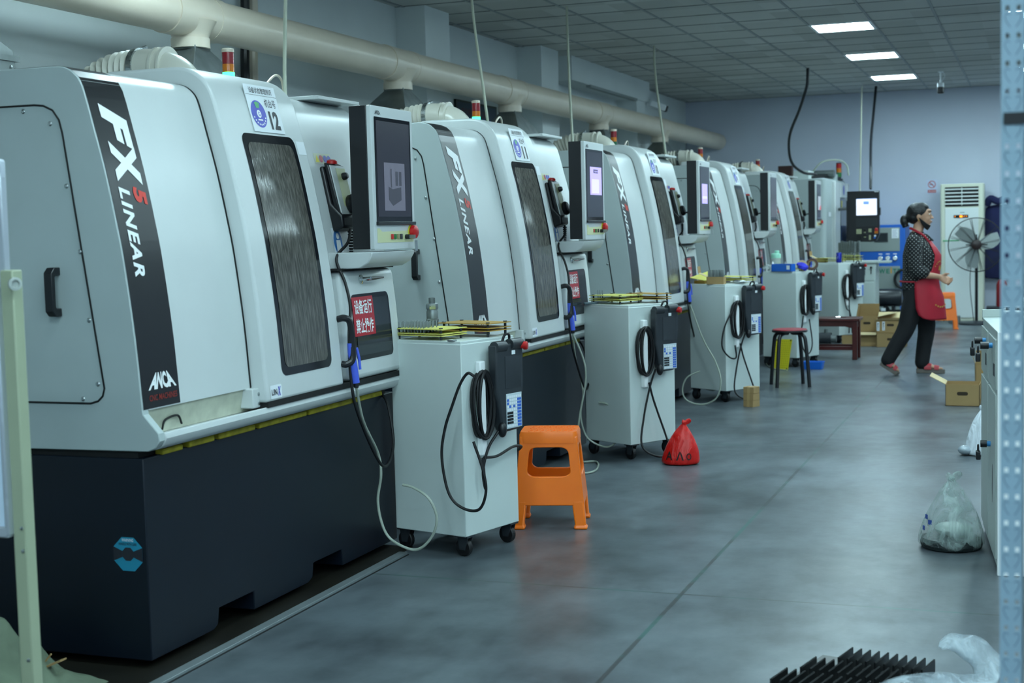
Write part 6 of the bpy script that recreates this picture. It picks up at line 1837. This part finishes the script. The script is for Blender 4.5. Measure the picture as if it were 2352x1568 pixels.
for a, z in ((0.0, 0.09), (0.35, 0.12), (0.1, 0.14)): bb.flat(rect2(-0.014, 0.014, -0.01, 0.01), lambda p, q: (0.138 * (1 - z * 1.1) * math.cos(R(205) + a + p * 7), 0.128 * (1 - z * 1.1) * math.sin(R(205) + a + p * 7), z + q))
bb.build('blue_print', M('faded_blue_print', '3a55a0', 0.5), t)
# black finned parts
t = thing('finned_block', 'black finned metal part in rows of toothed plates on the floor at the bottom right', 'metal part', (-0.5, 4.4, 0), R(-13.5))
bb = B(); bb.box(-0.2, 0.19, -0.25, 0.19, 0.0, 0.008); bb.build('base_plate', HEATS, t)
for row, (y0, y1, n_, xs) in enumerate(((0.06, 0.185, 10, -0.1), (-0.09, 0.035, 12, -0.165), (-0.24, -0.115, 13, -0.2))):
    for k in range(n_):
        x_ = xs + k * 0.0295
        pts = [(y0, 0.008), (y1, 0.008), (y1, 0.05)]
        m_ = 10
        for q in range(m_):
            yb_ = y1 - (y1 - y0) * (q + 0.5) / m_; pts += [(yb_, 0.0462), (y1 - (y1 - y0) * (q + 1) / m_, 0.05)]
        bb = B(); bb.prism(pts, 'x', x_, x_ + 0.006); bb.build('fin', HEATS, t)
# white bag in the near right corner
t = thing('plastic_bag', 'crumpled white translucent plastic bag lying over the black finned part, bottom right corner', 'bag', (-0.23, 4.25, 0))
n = 20; rings = []
path = spline([(-0.2, -0.2, 0.062), (-0.1, -0.1, 0.075), (0.0, -0.03, 0.06), (0.085, 0.02, 0.06), (0.1, 0.1, 0.1), (0.05, 0.13, 0.145), (-0.02, 0.13, 0.158)], 6)
for i, p in enumerate(path):
    f = i / (len(path) - 1)
    r_ = 0.1 - 0.055 * f + 0.004 * math.sin(i * 0.9)
    rings.append([(p[0] + r_ * 0.6 * math.cos(2 * math.pi * k / n) * (1 + 0.08 * math.sin(3 * k + 0.5 * i)), p[1] + r_ * math.sin(2 * math.pi * k / n) * 0.9, max(0.052 - 0.05 * f, p[2] + r_ * 0.4 * math.sin(2 * math.pi * k / n + 1.0) * (1 + 0.1 * math.sin(5 * k + i * 0.4)))) for k in range(n)])
bb = B(); bb.loft(rings); bb.build('film', mat_film('hazy_film', 'b4c2ca', 0.22, 0.6, 0.25), t, sub=1, angle=80)
# shelf upright: perforated angle
t = thing('shelf_upright', 'pale blue grey perforated steel shelf post at the right edge, close to the camera', 'shelf post', (-0.04, 2.7, 0))
bb = B()
pw0, pw1, pt = -0.019, 0.0215, 0.002
pitch = 0.0485
z = 0.0
cols = [(-0.0085, 0.006), (0.0105, 0.006)]
segs = []
while z < 3.0:
    # solid band, then band with two square holes
    bb.box(pw0, pw1, 0, pt, z, z + pitch - 0.009)
    xs_ = [pw0, cols[0][0] - 0.0035, cols[0][0] + 0.0035, cols[1][0] - 0.0035, cols[1][0] + 0.0035, pw1]
    for a, c in zip(xs_[0::2], xs_[1::2]): bb.box(a, c, 0, pt, z + pitch - 0.009, z + pitch)
    z += pitch
bb.box(pw1 - pt, pw1, 0, 0.04, 0.0, 3.0)
n_flat = len(bb.bm.faces)
z = 0.008
while z < 3.0:
    for cx, s in ((cols[0][0], 1), (cols[1][0], -1)):
        bb.tube(spline([(cx + s * 0.005, -0.0004, z + 0.024), (cx - s * 0.002, -0.0004, z + 0.027), (cx - s * 0.004, -0.0004, z + 0.018), (cx + s * 0.001, -0.0004, z + 0.008), (cx + s * 0.005, -0.0004, z + 0.002)], 3), 0.0008, 5)
    z += pitch
an = bb.build('angle', POSTB, t, smooth=False)
an.data.materials.append(POSTHOLE)
for p_ in an.data.polygons:
    if p_.index >= n_flat: p_.material_index = 1
bb = B(); bb.box(pw0 + 0.004, pw1 + 0.003, -0.003, -0.0005, 1.586, 1.607); bb.build('black_tape', BLACK, t)
bb = B(); bb.box(pw1 - 0.002, 0.6, 0.002, 0.04, 1.2, 1.24); bb.box(pw1 - 0.002, 0.6, 0.002, 0.04, 0.45, 0.49); bb.box(pw1 - 0.002, 0.6, 0.002, 0.04, 2.2, 2.24); bb.build('cross_beam', POSTB, t)
# ================================================================= whiteboard on a stand, left
t = thing('whiteboard_stand', 'whiteboard on a cream square tube stand at the left edge of the picture', 'whiteboard', (-2.9, 3.0, 0))
WO = (2.9, -3.0, 0)
for xx in (-2.48, -3.78):
    bb = B(); bb.box(xx - 0.02, xx + 0.02, 2.98, 3.02, 0.03, 1.35); lg = bb.build('leg', CREAMT, t, off=WO, bevel=0.004)
    bb = B(); bb.box(xx - 0.034, xx - 0.012, 2.992, 3.015, 1.3, 1.6); bb.build('inner_tube', ALU, t, off=WO, bevel=0.003)
    bb = B(); bb.box(xx - 0.035, xx - 0.011, 2.99, 3.017, 1.58, 1.635); bb.build('tube_cap', M('grey_cap', 'b4bcc6', 0.4), t, off=WO, bevel=0.008)
    bb = B()
    bb.lathe([(0.006, 0), (0.006, 0.012), (0.014, 0.013), (0.017, 0.018), (0.017, 0.03), (0.011, 0.031), (0.009, 0.022)], (xx + 0.02, 2.98, 1.315), (0.8, -0.6, 0), 14); bb.build('clamp_knob', M('grey_knob', 'b6bdb8', 0.4), t, off=WO)
    bb = B(); bb.box(xx - 0.02, xx + 0.02, 2.7, 3.3, 0.0, 0.03); bb.build('foot', CREAMT, t, off=WO, bevel=0.004)
    for z_ in (0.62, 0.68, 0.33):
        bb = B(); bb.lathe([(0.005, 0), (0.005, 0.003), (0.002, 0.004)], (xx + 0.01, 2.98, z_), (0, -1, 0), 8); bb.build('bolt', STEEL, t, off=WO)
bb = B(); bb.box(-3.85, -2.508, 2.965, 2.985, 0.68, 1.3); bd = bb.build('board', BOARDW, t, off=WO)
bb = B()
for p in (((-3.85, -2.5), (0.655, 0.685)), ((-3.85, -2.5), (1.29, 1.31))): bb.box(*p[0], 2.96, 2.99, *p[1])
bb.box(-2.51, -2.497, 2.96, 2.99, 0.66, 1.31)
bb.build('board_frame', ALU, t, off=WO, bevel=0.005)
# crumpled canvas on the floor, bottom left, with a splintered piece of cardboard
t = thing('canvas_heap', 'crumpled grey green canvas heap on the floor at the bottom left corner', 'canvas', (-3.1, 3.5, 0))
rnd = random.Random(5)
bb = B()
N = 60
grid = []
for j in range(N):
    row = []
    for i in range(N):
        x_ = -0.4 + 0.72 * i / (N - 1); y_ = -0.3 + 0.55 * j / (N - 1)
        e = max(0, 1 - ((x_ + 0.06) / 0.36) ** 2) * max(0, 1 - ((y_ + 0.02) / 0.28) ** 2)
        h = 1.3 * e ** 0.5 * (0.1 + 0.045 * math.sin(x_ * 17 + y_ * 6) + 0.03 * math.sin(x_ * 9 - y_ * 21 + 1) + 0.03 * abs(math.sin(x_ * 22 + y_ * 14)) + 0.02 * abs(math.sin(x_ * 31 - y_ * 27 + 2)) + 0.01 * math.sin(x_ * 60 + y_ * 51))
        h += 0.08 * max(0, 1 - ((x_ + 0.07) / 0.14) ** 2) * max(0, 1 - (y_ / 0.2) ** 2)
        row.append(bb.bm.verts.new((x_, y_, max(0.002, h))))
    grid.append(row)
for j in range(N - 1):
    for i in range(N - 1): bb.bm.faces.new((grid[j][i], grid[j][i + 1], grid[j + 1][i + 1], grid[j + 1][i]))
bb.build('canvas', TARP, t, recalc=False, angle=60, solid=0.004)
bb = B(); bb.hexa([(-3.06, 3.5, 0.05), (-2.95, 3.55, 0.07), (-2.95, 3.63, 0.07), (-3.06, 3.6, 0.05), (-3.06, 3.5, 0.058), (-2.95, 3.55, 0.078), (-2.95, 3.63, 0.078), (-3.06, 3.6, 0.058)])
bb.hexa([(-2.95, 3.55, 0.07), (-2.84, 3.57, 0.118), (-2.84, 3.6, 0.118), (-2.95, 3.63, 0.07), (-2.95, 3.55, 0.078), (-2.84, 3.57, 0.124), (-2.84, 3.6, 0.124), (-2.95, 3.63, 0.078)])
bb.tube([(-2.93, 3.58, 0.085), (-2.885, 3.585, 0.135)], 0.003, 5)
tag(bb.build('cardboard_scrap', CARD), 'torn piece of cardboard lying on the canvas heap at the bottom left', 'cardboard')

# ================================================================= the woman
t = thing('person', 'woman with tied back black hair, polka dot blouse, red apron and red sandals, walking', 'person', (-1.0, 13.62, 0))
def ringz(c, rx, ry, z, n=28, p=2.0):
    out = []
    for k in range(n):
        a = 2 * math.pi * k / n
        ca, sa = math.cos(a), math.sin(a)
        out.append((c[0] + rx * math.copysign(abs(ca) ** (2 / p), ca), c[1] + ry * math.copysign(abs(sa) ** (2 / p), sa), z))
    return out
def limb(bb, pts, radii, n=16, k=5):
    P = spline([Vector(p) for p in pts], k)
    rr = spline([Vector((r, 0, 0)) for r in radii], k)
    bb.tube(P, 0.05, n, radii=[v.x for v in rr])
    for p, r in ((P[0], rr[0].x), (P[-1], rr[-1].x)): bb.ell(p, (r, r, r), nu=12, nv=8)
def hand(bb, wrist, dirn, side, curl):
    """palm, four unequal bent fingers and a thumb"""
    d = Vector(dirn).normalized(); s = Vector(side); s = (s - d * s.dot(d)).normalized(); nrm = d.cross(s)
    w = Vector(wrist)
    rings = []
    for f, hw, ht in ((-0.01, 0.021, 0.017), (0.02, 0.03, 0.016), (0.055, 0.037, 0.015), (0.08, 0.036, 0.013)):
        rings.append([w + d * f + s * hw * math.cos(2 * math.pi * q / 14) + nrm * ht * math.sin(2 * math.pi * q / 14) for q in range(14)])
    bb.loft(rings)
    for q, L in enumerate((0.062, 0.072, 0.068, 0.052)):
        b0 = w + d * 0.074 + s * (0.027 - q * 0.018)
        a1, a2 = curl * 0.6, curl * 1.4
        p1 = b0 + (d * math.cos(a1) + nrm * math.sin(a1)) * L * 0.5
        p2 = p1 + (d * math.cos(a2) + nrm * math.sin(a2)) * L * 0.35
        p3 = p2 + (d * math.cos(a2 * 1.4) + nrm * math.sin(a2 * 1.4)) * L * 0.25
        bb.tube([b0, p1, p2, p3], 0.008, 9, radii=[0.0095, 0.009, 0.008, 0.0065])
        bb.ell(p3, (0.0065, 0.0065, 0.0065), nu=8, nv=6)
    tb0 = w + d * 0.025 + s * 0.024
    p1 = tb0 + (d * 0.5 + s * 0.75 + nrm * 0.4).normalized() * 0.034
    p2 = p1 + (d * 0.85 + s * 0.25 + nrm * 0.5).normalized() * 0.028
    bb.tube([tb0, p1, p2], 0.01, 9, radii=[0.013, 0.011, 0.008]); bb.ell(p2, (0.008, 0.008, 0.008), nu=8, nv=6)
RA = dict(sh=(-0.045, -0.165, 1.225), el=(-0.015, -0.225, 0.965), wr=(0.175, -0.155, 0.905))
LA = dict(sh=(-0.045, 0.165, 1.225), el=(-0.01, 0.22, 0.965), wr=(0.18, 0.06, 0.895))
RL = dict(hip=(-0.02, -0.085, 0.8), kn=(-0.12, -0.1, 0.43), an=(-0.295, -0.12, 0.115))
LL = dict(hip=(0.0, 0.085, 0.8), kn=(0.05, 0.09, 0.43), an=(0.005, 0.09, 0.075))
bb = B()
# trunk, neck
bb.loft([ringz((0.0, 0), 0.12, 0.15, 0.76), ringz((0.0, 0), 0.13, 0.155, 0.85), ringz((0.005, 0), 0.125, 0.14, 0.98), ringz((0.01, 0), 0.12, 0.145, 1.12), ringz((-0.02, 0), 0.085, 0.15, 1.22), ringz((-0.03, 0), 0.06, 0.1, 1.27), ringz((-0.03, 0), 0.052, 0.058, 1.3), ringz((-0.012, 0), 0.05, 0.05, 1.36), ringz((0.0, 0), 0.05, 0.05, 1.42)])
# head: skull, face, jaw
bb.ell((-0.008, 0, 1.482), (0.093, 0.074, 0.088), nu=28, nv=18)
bb.ell((0.03, 0, 1.465), (0.068, 0.062, 0.085), nu=24, nv=16)
bb.ell((0.042, 0, 1.415), (0.052, 0.053, 0.056), nu=24, nv=14)
bb.ell((0.068, 0, 1.372), (0.025, 0.028, 0.02))
bb.ell((0.058, -0.03, 1.435), (0.032, 0.025, 0.03)); bb.ell((0.058, 0.03, 1.435), (0.032, 0.025, 0.03))
bb.ell((0.085, 0, 1.505), (0.018, 0.045, 0.014))
bb.loft([[(0.092, -0.008, 1.482), (0.092, 0.008, 1.482), (0.1, 0, 1.482)], [(0.092, -0.012, 1.46), (0.092, 0.012, 1.46), (0.113, 0, 1.455)], [(0.09, -0.017, 1.44), (0.09, 0.017, 1.44), (0.122, 0, 1.44)], [(0.09, -0.014, 1.432), (0.09, 0.014, 1.432), (0.108, 0, 1.431)]])
bb.ell((0.112, 0, 1.44), (0.012, 0.011, 0.01), nu=10, nv=8)
bb.ell((0.092, 0, 1.412), (0.016, 0.024, 0.0075)); bb.ell((0.09, 0, 1.399), (0.015, 0.021, 0.0075))
for s in (-1, 1): bb.ell((-0.008, s * 0.074, 1.452), (0.017, 0.009, 0.03), nu=12, nv=8); bb.ell((-0.005, s * 0.073, 1.428), (0.009, 0.007, 0.012), nu=10, nv=6)
# arms and hands
limb(bb, [RA['sh'], RA['el'], RA['wr']], [0.048, 0.038, 0.024]); limb(bb, [LA['sh'], LA['el'], LA['wr']], [0.048, 0.038, 0.024])
hand(bb, RA['wr'], (0.85, 0.25, -0.45), (0.3, 0.4, 0.85), 0.9)
hand(bb, LA['wr'], (0.85, -0.3, -0.35), (0.3, -0.4, 0.85), 0.9)
# legs and feet
limb(bb, [RL['hip'], RL['kn'], RL['an']], [0.07, 0.048, 0.034]); limb(bb, [LL['hip'], LL['kn'], LL['an']], [0.07, 0.048, 0.034])
def foot(bb, heel, toe, up, wd=0.037):
    h, o = Vector(heel), Vector(toe); d = (o - h).normalized(); u = Vector(up); u = (u - d * u.dot(d)).normalized(); s = d.cross(u)
    L = (o - h).length
    rings = []
    for f, hw, ht, zc in ((0.0, 0.02, 0.02, 0.022), (0.08, 0.028, 0.03, 0.03), (0.25, 0.03, 0.035, 0.036), (0.5, 0.033, 0.026, 0.028), (0.72, wd, 0.017, 0.018), (0.86, wd, 0.012, 0.013)):
        rings.append([h + d * L * f + u * zc + s * hw * math.cos(2 * math.pi * q / 14) + u * ht * math.sin(2 * math.pi * q / 14) for q in range(14)])
    bb.loft(rings)
    for q in range(5):
        c0 = h + d * L * 0.84 + s * (-0.03 + q * 0.0148) + u * 0.011
        L2 = L * (0.16 - 0.012 * (abs(q - 3)))
        r_ = 0.011 if q == 4 else 0.0075
        bb.tube([c0, c0 + d * L2 * 0.6 + u * 0.003, c0 + d * L2], r_, 8, radii=[r_, r_, r_ * 0.8]); bb.ell(c0 + d * L2, (r_ * 0.8,) * 3, nu=8, nv=6)
RF = ((-0.335, -0.12, 0.125), (-0.185, -0.125, 0.03), (0.45, 0, 0.9))
LF = ((-0.04, 0.09, 0.04), (0.195, 0.085, 0.035), (0, 0, 1))
foot(bb, *RF); foot(bb, *LF)
bb.build('body', SKIN, t, remesh=0.0052, smooth_it=4)
# eyes, brows
for s in (-1, 1):
    bb = B(); bb.ell((0.086, s * 0.031, 1.474), (0.009, 0.014, 0.0065)); ey = bb.build('eye', M('eye_white', 'd8d4cc', 0.3), t)
    bb = B(); bb.ell((0.092, s * 0.03, 1.474), (0.005, 0.006, 0.0062)); bb.build('iris', BLACK, ey)
    bb = B(); bb.tube(spline([(0.099, s * 0.014, 1.499), (0.094, s * 0.032, 1.505), (0.078, s * 0.05, 1.498)], 4), 0.0035, 6); bb.build('eyebrow', HAIR, t)
bb = B(); bb.ell((0.104, 0, 1.406), (0.006, 0.02, 0.0055)); bb.build('lips', M('lips', '93605a', 0.45), t)
# hair swept back to a bun
bb = B()
bb.ell((-0.022, 0, 1.497), (0.1, 0.083, 0.088), nu=28, nv=18)
bb.ell((-0.05, 0, 1.455), (0.072, 0.075, 0.07), nu=24, nv=14)
bb.ell((0.02, 0, 1.545), (0.06, 0.06, 0.038), nu=20, nv=10, rot=Euler((0, 0.25, 0)).to_matrix())
bb.tube(spline([(-0.11, 0, 1.45), (-0.14, 0, 1.445), (-0.15, 0, 1.42), (-0.135, 0, 1.385), (-0.125, 0, 1.36)], 5), 0.03, 12, radii=None)
bb.ell((-0.138, 0, 1.41), (0.034, 0.036, 0.046))
bb.build('hair', HAIR, t, remesh=0.007, smooth_it=3)
bb = B(); bb.ell((0.07, 0, 1.585), (0.001, 0.001, 0.001), nu=6, nv=4)
bb = B(); bb.tube(ringz((-0.108, 0), 0.001, 0.03, 1.45, 12) if False else [(-0.112 + 0.004 * math.cos(2 * math.pi * q / 14), 0.03 * math.cos(2 * math.pi * q / 14), 1.45 + 0.03 * math.sin(2 * math.pi * q / 14)) for q in range(14)], 0.006, 6, closed=True); bb.build('hair_tie', BLACK, t)
# mask pulled under the chin
bb = B()
mp = spline([(-0.004, -0.079, 1.445), (0.02, -0.072, 1.41), (0.05, -0.05, 1.372), (0.074, -0.02, 1.352), (0.078, 0, 1.35), (0.074, 0.02, 1.352), (0.05, 0.05, 1.372), (0.02, 0.072, 1.41), (-0.004, 0.079, 1.445)], 5)
rings = []
m_ = len(mp)
for i, p in enumerate(mp):
    f = abs(i / (m_ - 1) - 0.5) * 2
    hh = 0.036 * (1 - f ** 2.2) + 0.004
    up = Vector((0.55, 0, 0.83)) if f < 0.97 else Vector((0.2, 0, 1))
    out = Vector((p.x - 0.0, p.y, 0)).normalized() * 0.006
    a, c = p - up * hh * 0.75, p + up * hh * 0.75
    rings.append([a, a + out, c + out, c])
bb.loft(rings); bb.build('face_mask', CLOTHBLK, t, sub=1)
bb = B(); bb.lathe([(0.006, 0), (0.007, 0.004), (0.002, 0.007)], (-0.004, -0.08, 1.42), (0, -1, 0), 10); bb.build('earring', GOLD, t)
# blouse
DOTS = mat_dots()
bb = B()
bb.loft([ringz((-0.015, 0), 0.15, 0.185, 0.785), ringz((-0.01, 0), 0.155, 0.185, 0.85), ringz((0.0, 0), 0.158, 0.18, 0.92), ringz((0.008, 0), 0.165, 0.178, 1.02), ringz((0.008, 0), 0.165, 0.18, 1.1), ringz((-0.01, 0), 0.13, 0.185, 1.18), ringz((-0.03, 0), 0.09, 0.165, 1.245), ringz((-0.03, 0), 0.068, 0.1, 1.29), ringz((-0.028, 0), 0.06, 0.065, 1.315)])
for A in (RA, LA):
    e, w_, s_ = Vector(A['el']), Vector(A['wr']), Vector(A['sh'])
    limb(bb, [s_, s_.lerp(e, 0.5), e, e.lerp(w_, 0.32)], [0.07, 0.068, 0.062, 0.056])
bb.build('blouse', DOTS, t, remesh=0.008, smooth_it=3)
bb = B()
for s in (-1, 1): bb.hexa([(-0.02, s * 0.07, 1.32), (0.06, s * 0.05, 1.285), (0.115, s * 0.015, 1.225), (0.02, s * 0.1, 1.25), (-0.02, s * 0.076, 1.325), (0.066, s * 0.056, 1.29), (0.125, s * 0.02, 1.232), (0.02, s * 0.108, 1.258)])
bb.build('collar', DOTS, t, bevel=0.004)
# trousers
bb = B()
bb.loft([ringz((-0.005, 0), 0.145, 0.165, 0.84), ringz((-0.01, 0), 0.15, 0.17, 0.78), ringz((-0.01, 0), 0.142, 0.165, 0.7), ringz((-0.01, 0), 0.1, 0.12, 0.64)])
def trouser(hip, kn, an, r):
    h, k_, a = Vector(hip), Vector(kn), Vector(an)
    end = k_.lerp(a, 0.93)
    limb(bb, [h, h.lerp(k_, 0.5), k_, k_.lerp(a, 0.5), end], r)
trouser(RL['hip'], RL['kn'], RL['an'], [0.1, 0.094, 0.08, 0.071, 0.064])
trouser(LL['hip'], LL['kn'], LL['an'], [0.1, 0.094, 0.08, 0.071, 0.066])
bb.build('trousers', TROUS, t, remesh=0.01, smooth_it=3)
# apron: bib, skirt, ties
def torso_r(z):
    zs = [0.45, 0.7, 0.84, 0.92, 1.02, 1.1, 1.18, 1.245]
    cx = [0.0, 0.0, -0.01, 0.0, 0.008, 0.008, -0.01, -0.03]; rx = [0.23, 0.215, 0.175, 0.175, 0.18, 0.18, 0.15, 0.115]; ry = [0.21, 0.21, 0.2, 0.195, 0.192, 0.19, 0.18, 0.15]
    for i in range(7):
        if z <= zs[i + 1]:
            f = (z - zs[i]) / (zs[i + 1] - zs[i]); L_ = lambda v: v[i] + (v[i + 1] - v[i]) * f
            return L_(cx), L_(rx), L_(ry)
    return cx[-1], rx[-1], ry[-1]
def apron_pt(z, a, d=0.0):
    cx, rx, ry = torso_r(z)
    fold = 0.01 * math.sin(a * 5 + z * 4) * max(0, (0.95 - z)) * 2
    return (cx + (rx + d + fold) * math.cos(a), (ry + d + fold) * math.sin(a), z)
lev = [(0.51, 60), (0.53, 80), (0.56, 90), (0.62, 96), (0.72, 98), (0.8, 98), (0.86, 98), (0.9, 72), (0.96, 52), (1.03, 46), (1.1, 42), (1.17, 38), (1.225, 32)]
bb = B()
rows = []
for z, ang in lev:
    rows.append([bb.bm.verts.new(apron_pt(z, R(-ang + 2 * ang * k / 28))) for k in range(29)])
for r0, r1 in zip(rows[:-1], rows[1:]):
    for k in range(28): bb.bm.faces.new((r0[k], r0[k + 1], r1[k + 1], r1[k]))
ap = bb.build('apron', APRON, t, recalc=False, angle=80, solid=0.004)
bb = B()
tl_ = apron_pt(1.22, R(-32), 0.004); tr_ = apron_pt(1.22, R(32), 0.004)
bb.tube(spline([tl_, (0.035, -0.095, 1.285), (-0.03, -0.085, 1.325), (-0.085, -0.03, 1.35), (-0.085, 0.03, 1.35), (-0.03, 0.085, 1.325), (0.035, 0.095, 1.285), tr_], 6), 0.01, 8, radii=None, squash=0.4); bb.build('neck_strap', APRON, t)
bb = B(); bb.tube([(lambda c: (c[0] + (c[1] + 0.002) * math.cos(R(a)), (c[2] + 0.002) * math.sin(R(a)), 0.862))(torso_r(0.862)) for a in range(95, 270, 7)], 0.007, 6, squash=0.5); bb.build('waist_tie', APRON, t)
# gold print on the apron
bb = B()
for k in range(9):
    f = (k - 4) / 4
    a0, z0 = R(-22 + 20 * f), 1.045 - 0.045 * f * f
    bb.flat(rect2(-0.006, 0.006, -0.005, 0.005), lambda a, c: apron_pt(z0 + c, a0 + a / 0.18, 0.006))
for x_, z0, w_, h_ in ((-24, 0.985, 0.006, 0.02), (-20, 0.98, 0.01, 0.012), (-16, 0.985, 0.005, 0.02), (-20, 0.965, 0.014, 0.004), (-12, 0.985, 0.01, 0.016)):
    bb.flat(rect2(-w_, w_, -h_, h_), lambda a, c: apron_pt(z0 + c, R(x_) + a / 0.18, 0.006))
for k in range(6):
    f = (k - 2.5) / 2.5
    a0, z0 = R(-32 + 16 * f), 0.63 + 0.02 * f * f
    bb.flat(rect2(-0.008, 0.008, -0.007, 0.007), lambda a, c: apron_pt(z0 + c, a0 + a / 0.22, 0.012))
bb.build('gold_print', GOLD, ap, smooth=False)
# sandals
def sandal(heel, toe, up, nm):
    h, o = Vector(heel), Vector(toe); d = (o - h).normalized(); u = Vector(up); u = (u - d * u.dot(d)).normalized(); s = d.cross(u); L = (o - h).length
    bb = B()
    outl = [(-0.02, 0.0), (0.0, 0.03), (0.3, 0.032), (0.6, 0.038), (0.85, 0.042), (1.0, 0.036), (1.08, 0.015), (1.08, -0.015), (1.0, -0.036), (0.85, -0.042), (0.6, -0.038), (0.3, -0.032), (0.0, -0.03)]
    rings = [[h + d * L * f + s * w_ + u * z_ for f, w_ in outl] for z_ in (-0.036, -0.03, -0.004, 0.002)]
    bb.loft(rings); so = bb.build('sandal', SOLE, t, bevel=0.004)
    for f0, f1, ht in ((0.3, 0.58, 0.062), (0.68, 0.86, 0.04)):
        bb = B(); rings = []
        for q in range(13):
            a = math.pi * q / 12
            rr = 0.042
            rings.append([h + d * L * f + s * rr * math.cos(a) + u * (0.0 + (ht * (1 - 0.2 * (f - f0) / (f1 - f0))) * math.sin(a)) for f in (f0, f1)] + [h + d * L * f + s * (rr + 0.004) * math.cos(a) + u * (0.0 + (ht * (1 - 0.2 * (f - f0) / (f1 - f0)) + 0.004) * math.sin(a)) for f in (f1, f0)])
        bb.loft(rings); bb.build('strap', SANDAL, so, angle=60)
sandal(*RF, 'r'); sandal(*LF, 'l')
